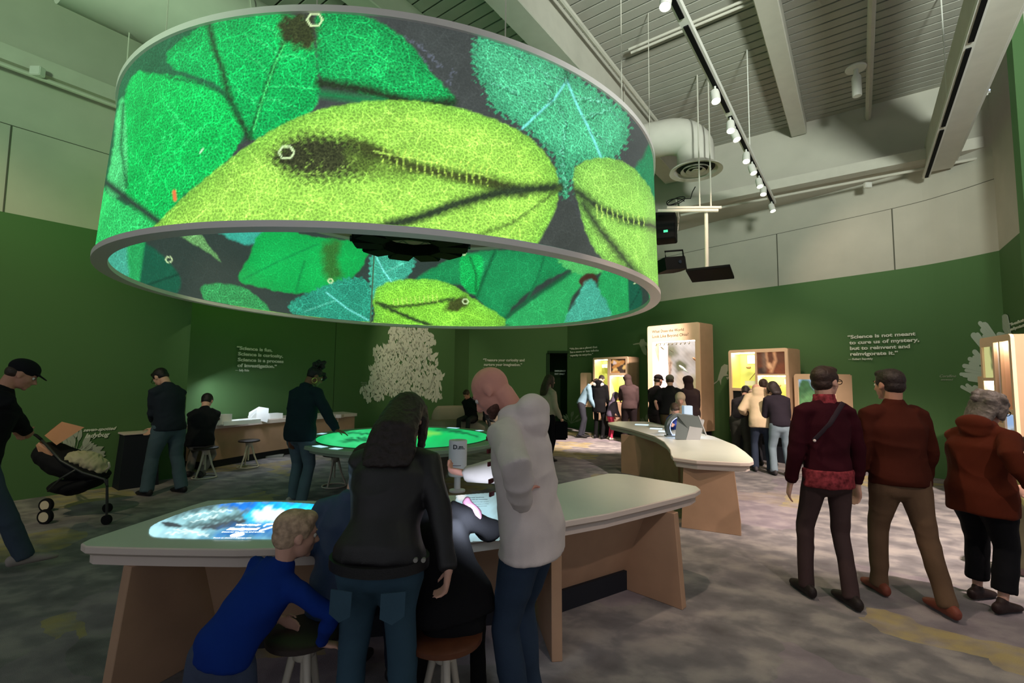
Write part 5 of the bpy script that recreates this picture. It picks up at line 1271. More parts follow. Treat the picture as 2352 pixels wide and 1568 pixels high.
wall_art('ladybug_plant_drawing', 'white flower drawing on the left wall behind the stroller', 180, 1010, plant_px(170, 1050, 60, 34) + [leaf_px(205 + random.uniform(-25, 25), 1050 + random.uniform(-18, 18), 30, 12, random.uniform(.9, 2)) for _ in range(26)], mat('flower_print_w', (168, 172, 158), .8))
# ================================================================= PEOPLE
def eloft(bm, pts, rads, side, seg=14, caps=True):
    c0_, c1_ = caps if isinstance(caps, tuple) else (caps, caps)
    """closed tapering body through pts with elliptic sections rads=(across,deep)"""
    pts = [V(p) for p in pts]; rads = [r if isinstance(r, tuple) else (r, r) for r in rads]; n = len(pts); rings = []
    def ring(c, t, a, b):
        x, y = frame_of(t, side); return [bm.verts.new(c + x * cos(2 * pi * k / seg) * a + y * sin(2 * pi * k / seg) * b) for k in range(seg)]
    tang = []
    for i in range(n):
        t = pts[min(i + 1, n - 1)] - pts[max(i - 1, 0)]; tang.append(t.normalized())
    if c0_:
        a, b = rads[0]; m_ = min(a, b); rings += [ring(pts[0] - tang[0] * m_ * .8, tang[0], a * .45, b * .45), ring(pts[0] - tang[0] * m_ * .45, tang[0], a * .85, b * .85)]
    for i in range(n):
        rings.append(ring(pts[i], tang[i], *rads[i]))
    if c1_:
        a, b = rads[-1]; m_ = min(a, b); rings += [ring(pts[-1] + tang[-1] * m_ * .45, tang[-1], a * .85, b * .85), ring(pts[-1] + tang[-1] * m_ * .8, tang[-1], a * .45, b * .45)]
    for A_, B_ in zip(rings, rings[1:]):
        for k in range(seg): bm.faces.new([A_[k], A_[(k + 1) % seg], B_[(k + 1) % seg], B_[k]])
    bm.faces.new(rings[0][::-1]); bm.faces.new(rings[-1])
def blob(bm, c, F3, rad, seg=14):
    """ellipsoid with centre c in frame F3=(right,fwd,up) and radii rad"""
    mx = mframe(c, F3[0] * rad[0], F3[1] * rad[1], F3[2] * rad[2])
    bmesh.ops.create_uvsphere(bm, u_segments=seg, v_segments=max(8, seg * 2 // 3), radius=1.0, matrix=mx)
def fused(name, bm, vox, m, parent, smooth=6, fold=0.0, ff=9.0, cut=None, local=False):
    bmesh.ops.recalc_face_normals(bm, faces=bm.faces)
    me = bpy.data.meshes.new('tmp'); bm.to_mesh(me); bm.free()
    o = bpy.data.objects.new('tmp', me); S.collection.objects.link(o)
    r = o.modifiers.new('r', 'REMESH'); r.mode = 'VOXEL'; r.voxel_size = vox; r.adaptivity = 0.0
    s_ = o.modifiers.new('s', 'SMOOTH'); s_.iterations = smooth; s_.factor = .5
    TMP.append((o, name, m, parent, fold, ff, local))
TMP = []
def flush_people():
    """turn the fused bodies and clothes into plain meshes"""
    bpy.context.view_layer.update(); dg = bpy.context.evaluated_depsgraph_get()
    for o, name, m, parent, fold, ff, local in TMP:
        me = bpy.data.meshes.new_from_object(o.evaluated_get(dg)); me.name = name
        if fold > 0 and len(me.vertices):
            n = len(me.vertices); co = np.empty(n * 3, np.float32); me.vertices.foreach_get('co', co); co = co.reshape(-1, 3).astype(float)
            no = np.empty(n * 3, np.float32); me.vertices.foreach_get('normal', no); no = no.reshape(-1, 3)
            x, y, z = co[:, 0] * ff, co[:, 1] * ff, co[:, 2] * ff
            w = np.sin(x * 1.1 + 2.2 * np.sin(z * .7 + y * .4)) * .5 + np.sin(z * 1.6 + 1.9 * np.sin(x * .9 + .7) + 1.3 * np.sin(y * 1.3)) * .8 + .45 * np.sin((x + y - z) * 2.3 + 1.5 * np.sin(z * 2.1 + x))
            w = 1 - np.abs(w) * 1.1
            co = co + no * (w * fold)[:, None]; me.vertices.foreach_set('co', co.astype(np.float32).ravel()); me.update()
        mats_ = m if isinstance(m, list) else [m]
        me.materials.clear()
        for q in mats_: me.materials.append(q)
        me.shade_smooth()
        q = bpy.data.objects.new(name, me); link(q, parent)
        if parent is not None and not local: q.matrix_parent_inverse = Matrix.Translation(parent.location).inverted()
    for t_ in TMP: bpy.data.objects.remove(t_[0])
    TMP.clear()

def ik(a, b, l1, l2, pole):
    d = b - a; L_ = d.length
    if L_ > (l1 + l2) * .999: b = a + d * ((l1 + l2) * .999 / L_); d = b - a; L_ = d.length
    L_ = max(L_, abs(l1 - l2) + 1e-3); u = d.normalized(); x = (l1 * l1 - l2 * l2 + L_ * L_) / (2 * L_); h = math.sqrt(max(0, l1 * l1 - x * x))
    p = pole - u * pole.dot(u)
    if p.length < 1e-4: p = V((0, 0, 1))
    return a + u * x + p.normalized() * h, b
SK = dict(fair=(206, 158, 138), tan=(186, 134, 110), brown=(112, 74, 54), pink=(214, 150, 134))
def skin(c): return mat('skin_' + c, SK[c], .55, .35, var=.05, vscale=14)
def cloth(c, k='cloth', rough=.9, spec=.15, bs=220): return mat('%s_%d_%d_%d' % (k, *c), c, rough, spec, bump=.15, bscale=bs, var=.10, vscale=5)
def hairm(c): return mat('hair_%d_%d_%d' % c, c, .55, .35, bump=.5, bscale=60, var=.35, vscale=38)

def hand_mesh(bm, wrist, d, palm_n, H, curl=.35, sgn=1, thumb=1.0):
    """wrist point, d towards the fingers, palm_n direction the palm faces"""
    d = d.normalized(); n_ = (palm_n - d * palm_n.dot(d)).normalized(); s = d.cross(n_) * sgn    # s: towards the thumb
    k = H / 1.75
    pl = .085 * k
    eloft(bm, [wrist - d * .02 * k, wrist + d * .02 * k, wrist + d * pl * .6, wrist + d * pl], [(.027 * k, .020 * k), (.032 * k, .018 * k), (.041 * k, .016 * k), (.040 * k, .013 * k)], s, 10)
    for i, (off, L_) in enumerate(((.030, .072), (.010, .080), (-.010, .076), (-.029, .060))):
        b0 = wrist + d * (pl * .9) + s * off * k; a = curl; p = b0; dd = d; pts = [b0 - d * .02 * k, b0]
        for j, f in enumerate((.45, .32, .23)):
            dd = (dd * cos(a) + n_ * sin(a)).normalized(); nn = (n_ * cos(a) - dd * 0).normalized(); p = p + dd * L_ * f * k; pts.append(p); a = curl * (1.15 if j == 0 else 1.2)
            dd = (dd * cos(0) + n_ * 0).normalized()
        eloft(bm, pts, [.0085 * k, .0085 * k, .0080 * k, .0074 * k, .0064 * k], s, 8)
    t0 = wrist + d * .022 * k + s * .028 * k
    t1 = t0 + (d * .55 + s * .75 * thumb + n_ * .25).normalized() * .036 * k; t2 = t1 + (d * .85 + s * .25 * thumb + n_ * .45).normalized() * .032 * k; t3 = t2 + (d * .9 + n_ * .5).normalized() * .024 * k
    eloft(bm, [t0 - s * .01 * k, t1, t2, t3], [.013 * k, .011 * k, .0095 * k, .008 * k], s, 8)

def shoe_mesh(bm, ankle, f, H, k=1.0):
    u = V((0, 0, 1)); s = V((f.y, -f.x, 0)); k = k * H / 1.75; z0 = ankle.z - .075 * k
    base = V((ankle.x, ankle.y, z0))
    P_ = [(-.075, .045, .034, .045), (-.03, .052, .038, .052), (.04, .046, .044, .044), (.11, .034, .050, .034), (.165, .026, .046, .026), (.195, .022, .030, .020)]
    eloft(bm, [base + f * a * k + u * b * k for a, b, c, d_ in P_], [(c * k, d_ * k) for a, b, c, d_ in P_], s, 14)
    eloft(bm, [base + u * .05 * k, base + u * .10 * k], [(.036 * k, .045 * k)] * 2, s, 12)

def person(label, x, y, yaw, H=1.72, lean=0, side=0, pelvis=None, feet=((-.11, .04), (.11, -.04)), hands=(None, None), head=(0, 0), skin_='fair', top=((60, 60, 60), .0, 'jacket'), pants=((40, 40, 50), 1.0), shoes=(30, 30, 30),
           hair=('short', (40, 30, 26)), near=1, hem=.08, bulk=1.0, group=None, headk=1.0, hipk=1.0, extras=(), curl=(.35, .35), hdir=(None, None), hpalm=(None, None), twist=0, elbow=(None, None), knee=None, arms=((8, 6, 22), (8, 6, 22)), fz=(0, 0)):
    t = thing('person', label, 'person', (x, y, 0), 0, group)
    yw = radians(yaw); F0 = V((-sin(yw), cos(yw), 0)); R0 = V((cos(yw), sin(yw), 0)); U0 = V((0, 0, 1)); O = V((x, y, 0))
    vb, vc, sm_ = {2: (.0065, .0095, 8), 1: (.009, .012, 6), 0: (.013, .019, 3)}[near]
    hz = H * .525 if pelvis is None else pelvis
    l_th, l_sh, l_ua, l_fa = H * .245, H * .245, H * .172, H * .150
    PV = O + U0 * hz
    le, sd = radians(lean), radians(side)
    SP_ = (U0 * cos(le) * cos(sd) + F0 * sin(le) + R0 * sin(sd)).normalized()
    tw = radians(twist); Rs = (R0 * cos(tw) + F0 * sin(tw)); Rs = (Rs - SP_ * Rs.dot(SP_)).normalized(); Fs = SP_.cross(Rs); Fs = Fs if Fs.dot(F0) > 0 else -Fs
    SH = PV + SP_ * H * .285; k = H / 1.75 * bulk; kk = H / 1.75
    sw_ = .165 * kk * (1 if bulk < 1.1 else bulk * .95); shl = [SH - Rs * sw_ - SP_ * .03 * kk, SH + Rs * sw_ - SP_ * .03 * kk]
    hip = [PV - R0 * .085 * kk, PV + R0 * .085 * kk]
    # legs
    legs = []
    for i in (0, 1):
        fx, fy = feet[i][:2]; an = O + R0 * fx + F0 * fy + U0 * (.08 * kk + (feet[i][2] if len(feet[i]) > 2 else 0))
        kn, an = ik(hip[i], an, l_th, l_sh, F0 * 1.0 + R0 * (-.15, .15)[i] if knee is None else knee)
        legs.append((hip[i], kn, an))
    # arms
    armp = []
    for i in (0, 1):
        sg = (-1, 1)[i]
        if hands[i] is not None:
            tgt = V(hands[i]); pole = elbow[i] if elbow[i] is not None else (-Fs * .8 - U0 * .6 + Rs * sg * .5)
            el, wr = ik(shl[i], tgt, l_ua, l_fa, pole)
        else:
            a, o_, b = [radians(q) for q in arms[i]]
            d1 = (-U0 * cos(a) + F0 * sin(a)) * cos(o_) + Rs * sg * sin(o_); el = shl[i] + d1.normalized() * l_ua
            d2 = (-U0 * cos(a + b) + F0 * sin(a + b)) * cos(o_ * .5) + Rs * sg * sin(o_ * .3); wr = el + d2.normalized() * l_fa
        armp.append((shl[i], el, wr))
    # head frame
    hp, hy = radians(head[0]), radians(head[1])
    HS = .235 * headk * (1 if H > 1.5 else 1.0)
    Uh = (U0 * .5 + SP_ * .5).normalized(); Fh = (F0 * cos(hy) - R0 * sin(hy)); Fh = (Fh - Uh * Fh.dot(Uh)).normalized(); Rh = Fh.cross(Uh)
    F1 = Fh * cos(hp) - Uh * sin(hp); U1 = Uh * cos(hp) + Fh * sin(hp)
    neck = SH + SP_ * H * .028
    HC = neck + Uh * HS * .19 + U1 * HS * .44 + Fh * HS * (.10 + .25 * max(0, sin(hp)))
    FR = (Rh, F1, U1)
    def hp_(a, b, c): return HC + Rh * a * HS + F1 * b * HS + U1 * c * HS
    # ---------------- body
    sk = skin(skin_); bm = bmesh.new()
    eloft(bm, [PV - U0 * .06 * kk, PV + SP_ * .04 * kk, PV + SP_ * .20 * kk, PV + SP_ * .36 * kk, SH - SP_ * .02 * kk, SH + SP_ * .035 * kk], [(.10 * k, .065 * k), (.11 * k, .07 * k), (.09 * k, .06 * k), (.11 * k, .065 * k), (.11 * kk, .045 * kk), (.055 * kk, .05 * kk)], Rs, 14)
    eloft(bm, [SH - SP_ * .02, neck, hp_(0, -.14, -.20)], [.066 * kk, .055 * kk, .058 * HS / .235], Rs, 12)
    for i in (0, 1):
        a, b, c = armp[i]; eloft(bm, [a.lerp(SH, .25), a, a.lerp(b, .5), b, b.lerp(c, .35), c], [.032 * kk, .036 * kk, .038 * kk, .033 * kk, .034 * kk, .024 * kk], R0, 10)
        a, b, c = legs[i]; eloft(bm, [a, a.lerp(b, .3), b, b.lerp(c, .35), c], [.06 * k, .06 * k, .044 * kk, .046 * kk, .032 * kk], R0, 10)
        eloft(bm, [c, c + F0 * .06 * kk - U0 * .035 * kk, c + F0 * .13 * kk - U0 * .05 * kk], [.032 * kk, .03 * kk, .02 * kk], R0, 8)
        dd = (armp[i][2] - armp[i][1]).normalized() if hdir[i] is None else V(hdir[i]).normalized()
        pn = (-Rs * (-1, 1)[i] * .8 - F0 * .2) if hpalm[i] is None else V(hpalm[i])
        hand_mesh(bm, armp[i][2] + dd * .01, dd, pn, H * (1.0 if H > 1.4 else 1.05), curl[i], 1 if (dd.cross(pn)).dot(F0) > 0 else -1)
    blob(bm, hp_(0, -.05, .10), FR, (.325 * HS, .41 * HS, .39 * HS), 18)
    blob(bm, hp_(0, .10, -.08), FR, (.275 * HS, .29 * HS, .38 * HS), 16)
    blob(bm, hp_(0, .13, -.30), FR, (.215 * HS, .22 * HS, .16 * HS))
    blob(bm, hp_(0, .31, -.39), FR, (.085 * HS, .075 * HS, .07 * HS)); blob(bm, hp_(0, .31, .12), FR, (.22 * HS, .08 * HS, .06 * HS))
    for sg in (-1, 1):
        blob(bm, hp_(.15 * sg, .24, -.10), FR, (.10 * HS, .10 * HS, .11 * HS), 10)
        eF = ((Rh * cos(.3) * sg + F1 * -.25).normalized(), F1, U1); blob(bm, hp_(.325 * sg, -.03, -.02), FR, (.035 * HS, .085 * HS, .135 * HS), 10)
        blob(bm, hp_(.34 * sg, .01, -.11), FR, (.025 * HS, .04 * HS, .05 * HS), 8)
    eloft(bm, [hp_(0, .34, .09), hp_(0, .40, -.01), hp_(0, .475, -.12)], [(.04 * HS, .04 * HS), (.045 * HS, .045 * HS), (.062 * HS, .05 * HS)], Rh, 8)
    blob(bm, hp_(0, .40, -.145), FR, (.095 * HS, .06 * HS, .04 * HS), 8); blob(bm, hp_(0, .365, -.25), FR, (.10 * HS, .055 * HS, .03 * HS), 8); blob(bm, hp_(0, .355, -.295), FR, (.085 * HS, .055 * HS, .03 * HS), 8)
    fused('body', bm, vb, sk, t, 4 if near else 2)
    if near:
        for sg in (-1, 1):
            bm = bmesh.new(); bmesh.ops.create_uvsphere(bm, u_segments=10, v_segments=8, radius=.052 * HS, matrix=Matrix.Translation(hp_(.135 * sg, .325, .02))); ey = meshobj('eye', bm, mat('eye_white', (214, 208, 200), .3, .5), None, smooth=True)
            ey.parent = t; ey.matrix_parent_inverse = Matrix.Translation(t.location).inverted()
            bm = bmesh.new(); bmesh.ops.create_uvsphere(bm, u_segments=8, v_segments=6, radius=.026 * HS, matrix=Matrix.Translation(hp_(.138 * sg, .362, .015))); ir = meshobj('iris', bm, mat('iris_dark', (34, 24, 18), .2, .6), None, smooth=True)
            ir.parent = ey
            eb = bmesh.new(); tube(eb, [hp_((.07 + .05 * q) * sg, .385 - .02 * q, .115 + .018 * (q if q < 2 else 1.5)) for q in range(4)], .014 * HS, 5)
            e2 = meshobj('eyebrow', eb, hairm(hair[1] if hair[0] != 'bald' else (70, 50, 40)), None, smooth=True); e2.parent = t; e2.matrix_parent_inverse = Matrix.Translation(t.location).inverted()
    # ---------------- top
    tc, puff, style = top; p_ = puff; bm = bmesh.new()
    low = PV - U0 * hem * kk * 1.0 - SP_ * 0
    hk = hipk
    pts = [low, PV + SP_ * .02 * kk, PV + SP_ * .15 * kk, PV + SP_ * .27 * kk, PV + SP_ * .38 * kk, SH - SP_ * .0 * kk, SH + SP_ * .048 * kk]
    rd = [((.165 + p_) * k * hk, (.115 + p_) * k * hk), ((.165 + p_) * k * hk, (.118 + p_) * k * hk), ((.145 + p_) * k, (.108 + p_) * k), ((.155 + p_) * k, (.112 + p_) * k), ((.172 + p_) * k, (.112 + p_) * k), ((.140 + p_ * .5) * kk, (.085 + p_ * .5) * kk), ((.075 + p_ * .3) * kk, (.066 + p_ * .3) * kk)]
    if hem > .25: pts.insert(1, PV - U0 * hem * .4 * kk); rd.insert(1, rd[0])
    eloft(bm, pts, rd, Rs, 20, caps=(False, True))
    for i in (0, 1):
        a, b, c = armp[i]; se = c.lerp(b, .02) if style != 'tee' else b.lerp(a, .12)
        if style == 'tee': eloft(bm, [a.lerp(SH, .35), a, a.lerp(b, .5), se], [(.066 + p_ * .5) * kk, (.068 + p_ * .4) * kk, (.062 + p_ * .4) * kk, (.060 + p_ * .4) * kk], R0, 12, caps=(True, False))
        else: eloft(bm, [a.lerp(SH, .35), a, a.lerp(b, .5), b, b.lerp(c, .45), se], [(.066 + p_ * .5) * kk, (.066 + p_ * .5) * kk, (.058 + p_ * .55) * kk, (.053 + p_ * .55) * kk, (.048 + p_ * .55) * kk, (.036 + p_ * .4) * kk], R0, 14, caps=(True, False))
    eloft(bm, [SH - SP_ * .01 * kk, SH + SP_ * .035 * kk, SH + SP_ * .07 * kk], [((.15 + p_ * .4) * kk, (.07 + p_ * .4) * kk), ((.105 + p_ * .4) * kk, (.066 + p_ * .4) * kk), ((.066 + p_ * .2) * kk, (.062 + p_ * .2) * kk)], Rs, 16, caps=(True, False))
    if style in ('hoodie', 'coat_hood'):
        hc = SH + SP_ * .07 * kk - Fs * .085 * kk
        blob(bm, hc, (Rs, Fs, SP_), (.125 * kk, .075 * kk, .075 * kk)); blob(bm, hc - SP_ * .05 * kk, (Rs, Fs, SP_), (.115 * kk, .068 * kk, .10 * kk)); blob(bm, hc - SP_ * .11 * kk + Fs * .008, (Rs, Fs, SP_), (.07 * kk, .05 * kk, .08 * kk))
        for sg in (-1, 1): blob(bm, hc + Rs * .075 * kk * sg + Fs * .07 * kk - SP_ * .015 * kk, (Rs, Fs, SP_), (.045 * kk, .085 * kk, .055 * kk))
    if style in ('jacket', 'collar'):
        eloft(bm, [SH + SP_ * .02 * kk - Fs * .01, SH + SP_ * .085 * kk - Fs * .012], [(.075 * kk, .075 * kk), (.070 * kk, .070 * kk)], Rs, 14, caps=False)
    nm = {'jacket': 'jacket', 'hoodie': 'hooded_sweater', 'sweater': 'sweater', 'tee': 'shirt', 'coat_hood': 'coat', 'collar': 'jacket'}[style]
    ctop = cloth(tc, 'top', rough=.5 if 'leather' in label else .9, spec=.4 if 'leather' in label else .15, bs=300)
    fused(nm, bm, vc, ctop, t, sm_, fold=.0075 if near else .004, ff=9)
    # ---------------- trousers
    pc_, pw = pants[:2]; bm = bmesh.new()
    eloft(bm, [PV - U0 * .07 * kk, PV + SP_ * .0, PV + SP_ * .08 * kk], [(.150 * k * hk, .105 * k * hk), (.154 * k * hk, .108 * k * hk), (.125 * k * hk, .09 * k * hk)], R0, 18)
    for i in (0, 1):
        a, b, c = legs[i]; fl = pants[2] if len(pants) > 2 else 1.0
        ce = c + (c - b).normalized() * (.02 * kk) if len(pants) < 4 else b.lerp(c, pants[3])
        eloft(bm, [a - U0 * .0, a.lerp(b, .25), a.lerp(b, .65), b, b.lerp(c, .4), b.lerp(c, .8), ce], [(.094 * k * pw * hk ** .5), (.090 * k * pw * hk ** .5), .074 * kk * pw, .064 * kk * pw, .060 * kk * pw * (1 + fl) / 2, .056 * kk * pw * fl, .058 * kk * pw * fl], R0, 14, caps=(True, False))
        blob(bm, a - F0 * .034 * k * hk - U0 * .06 * k + (PV - a) * .12, (R0, F0, U0), (.072 * k * hk, .060 * k * hk, .08 * k))
    fused('trousers', bm, vc, cloth(pc_, 'trousers', .85, .15, 260), t, sm_, fold=.005 if near else .003, ff=7)
    for i in (0, 1):
        bm = bmesh.new(); shoe_mesh(bm, legs[i][2], F0, H)
        fused('shoe', bm, vb * 1.1, cloth(shoes, 'shoe', .6, .3), t, 2)
    # ---------------- hair
    hs_, hcx = hair; hm_ = hairm(hcx); bm = bmesh.new()
    if hs_ == 'bald': bm.free(); bm = None
    elif hs_ == 'short':
        blob(bm, hp_(0, -.09, .17), FR, (.355 * HS, .43 * HS, .365 * HS), 18); blob(bm, hp_(0, -.20, -.04), FR, (.31 * HS, .29 * HS, .28 * HS), 16); blob(bm, hp_(0, .16, .37), FR, (.27 * HS, .2 * HS, .14 * HS))
        for sg in (-1, 1): blob(bm, hp_(.29 * sg, .05, .12), FR, (.065 * HS, .13 * HS, .17 * HS), 10)
    elif hs_ == 'puff':
        blob(bm, hp_(0, -.08, .16), FR, (.36 * HS, .43 * HS, .37 * HS), 18); blob(bm, hp_(0, -.18, -.02), FR, (.30 * HS, .28 * HS, .26 * HS), 16); random.seed(5)
        for q in range(16): blob(bm, hp_(random.uniform(-.28, .28), -.16 + random.uniform(-.24, .24), .66 + random.uniform(-.18, .22)), FR, (.13 * HS,) * 3, 8)
        for q in range(9): blob(bm, hp_(random.uniform(-.2, .2), .36 + random.uniform(-.08, .12), .22 + random.uniform(-.16, .2)), FR, (.10 * HS,) * 3, 8)
    elif hs_ in ('long', 'bob', 'grey'):
        blob(bm, hp_(0, -.08, .16), FR, (.38 * HS, .45 * HS, .39 * HS), 18)
        L_ = {'long': 1.45, 'bob': .62, 'grey': .42}[hs_]; wide = {'long': .40, 'bob': .42, 'grey': .44}[hs_]
        back = -(Fh * .8 + Fs * .2).normalized()
        p0 = hp_(0, -.26, .05); dn = -U0
        if hs_ == 'long': eloft(bm, [hp_(0, -.24, .15), neck - Fs * .075 + SP_ * .05, SH - Fs * .115 * kk - SP_ * .02, SH - Fs * .135 * kk - SP_ * .09 * kk], [(wide * .95 * HS, .26 * HS), (wide * 1.12 * HS, .28 * HS), (wide * 1.3 * HS, .14 * HS), (wide * 1.15 * HS, .05 * HS)], Rh, 18)
        else: eloft(bm, [hp_(0, -.22, .10), hp_(0, -.24, -.22), neck - Fs * .06 + SP_ * .03], [(wide * .95 * HS, .26 * HS), (wide * HS, .24 * HS), (wide * .85 * HS, .18 * HS)], Rh, 18)
        for sg in (-1, 1): eloft(bm, [hp_(.24 * sg, .02, .30), hp_(.34 * sg, .06, .0), hp_(.35 * sg, .02, -.2) + dn * HS * L_ * .25], [(.13 * HS, .16 * HS), (.10 * HS, .17 * HS), (.07 * HS, .12 * HS)], Rh, 10)
        if hs_ == 'grey':
            random.seed(9)
            for q in range(22): a_ = random.uniform(0, 2 * pi); b_ = random.uniform(-.3, 1.2); blob(bm, hp_(.36 * cos(a_) * cos(b_), -.1 + .42 * sin(a_) * cos(b_) if sin(a_) < .5 else .12, .14 + .38 * sin(b_)), FR, (.12 * HS, .13 * HS, .10 * HS), 8)
    elif hs_ == 'hood':
        blob(bm, hp_(0, -.12, .08), FR, (.43 * HS, .47 * HS, .47 * HS), 18); eloft(bm, [hp_(0, -.15, -.1), SH + SP_ * .02], [(.36 * HS, .34 * HS), (.5 * HS, .38 * HS)], Rh, 16); blob(bm, hp_(0, .12, .2), FR, (.38 * HS, .26 * HS, .33 * HS))
    elif hs_ in ('cap', 'beanie'):
        blob(bm, hp_(0, -.05, .22), FR, (.37 * HS, .45 * HS, .34 * HS), 18)
        if hs_ == 'cap': eloft(bm, [hp_(0, .25, .22), hp_(0, .50, .16), hp_(0, .66, .12)], [(.28 * HS, .03 * HS), (.26 * HS, .03 * HS), (.16 * HS, .02 * HS)], Rh, 12)
        hb = bmesh.new(); blob(hb, hp_(0, -.20, .0), FR, (.325 * HS, .27 * HS, .26 * HS), 16)
        fused('hair', hb, vb, hairm((52, 38, 30)), t, 3)
    if bm is not None:
        fused({'hood': 'hood', 'cap': 'cap', 'beanie': 'knit_hat'}.get(hs_, 'hair'), bm, vb * 1.05, hm_ if hs_ not in ('hood', 'cap', 'beanie') else cloth(hcx, 'hat'), t, 3 if hs_ != 'puff' else 1, fold=(.0012 if hs_ == 'short' else .003) if hs_ in ('long', 'grey', 'bob', 'short') and near else 0, ff=40)
    return dict(t=t, hp_=hp_, FR=FR, HS=HS, SH=SH, PV=PV, Rs=Rs, Fs=Fs, SP=SP_, arm=armp, legs=legs, kk=kk, F0=F0, R0=R0, HC=HC)
def addto(t, name, bm, m, smooth=True):
    o = meshobj(name, bm, m, None, smooth=smooth, angle=40 if smooth else None); o.parent = t; o.matrix_parent_inverse = Matrix.Translation(t.location).inverted(); return o
def glasses(P, m=None):
    m = m or blk; hp_, HS = P['hp_'], P['HS']; bm = bmesh.new()
    for sg in (-1, 1):
        tube(bm, [hp_(.155 * sg + .10 * cos(a) * 1.1, .425, .005 + .085 * sin(a)) for a in np.linspace(0, 2 * pi, 15)[:-1]], .012 * HS, 5, closed=True)
        tube(bm, [hp_(.265 * sg, .42, .03), hp_(.345 * sg, .0, .03)], .012 * HS, 5)
    tube(bm, [hp_(-.05, .43, .02), hp_(.05, .43, .02)], .012 * HS, 5); addto(P['t'], 'glasses', bm, m)
W3 = lambda u, v, Y: at(u, v, Y)
# 1 woman in a black leather jacket, back to the camera
px_ = at(893, 1300, 1.98)
P = person('woman with long dark hair in a black leather jacket, standing at the front desk', -.535, 2.0, -4, 1.43, lean=25, pelvis=.87, top=((30, 28, 30), .012, 'jacket'), pants=((52, 76, 92), 1.16, 1.0), shoes=(30, 30, 30), hair=('long', (34, 24, 22)), near=2, hem=.03,
           head=(28, -4), bulk=1.18, hipk=1.12, feet=((-.13, .0), (.13, .0)), hands=(W3(850, 1200, 2.45), W3(1034, 1330, 1.92)), elbow=(V((-.5, -.2, -1)), V((1, -.4, 0))), hdir=(None, (-.15, .2, -1)), curl=(.35, .6))
t = P['t']
bm = bmesh.new(); q = P['PV'] - V((0, 0, .03)); eloft(bm, [q - V((0, 0, .012)), q + V((0, 0, .028))], [(.205, .152), (.205, .152)], P['R0'], 24, caps=False); addto(t, 'jacket_hem', bm, cloth((26, 24, 26), 'band', .5, .4))
for u in (954, 972):
    c = at(u, 1287, P['PV'].y - .195); bm = bmesh.new(); tube(bm, [c + V((0, .012, 0)), c], .0085, 10); addto(t, 'metal_snap', bm, mat('snap_metal', (170, 165, 160), .3, .6, .6))
# back pockets
for sg in (-1, 1):
    bm = bmesh.new(); c = P['PV'] + P['R0'] * .10 * sg - V((0, .165, .13)); prism(bm, [(-.045, .05), (.045, .05), (.045, -.035), (0, -.06), (-.045, -.035)], -.002, .002, mframe(c, V((1, sg * .25, 0)).normalized(), V((0, .12, 1)).normalized(), V((sg * .25, -1, 0)).normalized())); addto(t, 'back_pocket', bm, cloth((56, 80, 96), 'pocket'), False)
# 2 bald man in grey hooded sweatshirt
P = person('bald bearded man in a grey hooded sweatshirt and dark jeans, reaching to the microscope', .105, 2.24, 62, 1.70, lean=9, top=((212, 200, 198), .022, 'hoodie'), pants=((44, 58, 78), 1.05), shoes=(40, 40, 44), hair=('bald', (70, 50, 40)), near=2, hem=.10,
           head=(40, 12), skin_='pink', bulk=1.05, feet=((-.10, .0), (.12, .06)), hands=(W3(1196, 1160, 2.02), W3(1068, 1086, 2.62)), elbow=(V((.2, -1, -.2)), V((.3, .3, -1))), hdir=((.2, .5, .3), (-1, .45, .05)), hpalm=(None, (0, .6, .8)), curl=(.4, .8))
t = P['t']; hp_, FR, HS = P['hp_'], P['FR'], P['HS']
bm = bmesh.new(); blob(bm, hp_(0, .14, -.30), FR, (.240 * HS, .235 * HS, .17 * HS)); blob(bm, hp_(0, .33, -.40), FR, (.10 * HS, .08 * HS, .08 * HS))
fused('beard', bm, .006, mat('stubble', (92, 64, 56), .8, .15, var=.3, vscale=90), t, 2)
bm = bmesh.new(); c = at(1136, 1150, 2.02)
for k_, z in enumerate((.05, .02, -.01, -.05, -.08)): box(bm, -.018, .02, -.004, .004, z - .010, z + .010, Matrix.Translation(P['PV'] + P['F0'] * .150 + P['SP'] * (.32 + z) + P['R0'] * -.06) @ Matrix.Rotation(radians(62), 4, 'Z'))
addto(t, 'chest_print', bm, mat('print_maroon', (110, 40, 50)), False)
# 3 boy in blue
P = person('small blond boy in a blue long-sleeved shirt leaning on a stool', -1.12, 1.92, -12, 1.12, lean=30, side=22, pelvis=.52, top=((10, 44, 122), .006, 'sweater'), pants=((66, 74, 96), .98), shoes=(40, 42, 56), hair=('short', (178, 150, 124)), near=2, hem=.05, headk=.86,
           head=(-8, -38), feet=((-.12, -.22), (.06, -.10)), hands=(W3(640, 1420, 2.12), W3(735, 1478, 2.02)), elbow=(V((-1, 0, 0)), V((1, -.3, .1))), hdir=(None, (.8, .3, -.2)), hpalm=(None, (0, 0, -1)), curl=(.35, .45), bulk=1.15)
# 4 seated person in black at the desk
P = person('person in a loose black coat seated on the wooden stool beside the bald man', -.25, 2.18, 8, 1.40, lean=30, side=-27, pelvis=.585, top=((20, 19, 22), .03, 'coat_hood'), pants=((22, 22, 24), .9), shoes=(190, 184, 180), hair=('bob', (36, 26, 24)), near=1, hem=.05, bulk=1.3,
           head=(35, -14), feet=((-.16, .34), (.14, .22)), hands=(W3(1000, 1190, 2.6), W3(1100, 1215, 2.55)), hpalm=((0, 0, -1), (0, 0, -1)))
bm = bmesh.new(); eloft(bm, [at(1072, 1150, 2.42), at(1092, 1180, 2.38), at(1104, 1215, 2.36)], [.022, .03, .018], V((1, 0, 0)), 10); fused('pink_scarf', bm, .007, cloth((190, 130, 160), 'scarf'), P['t'], 2, .004, 30)
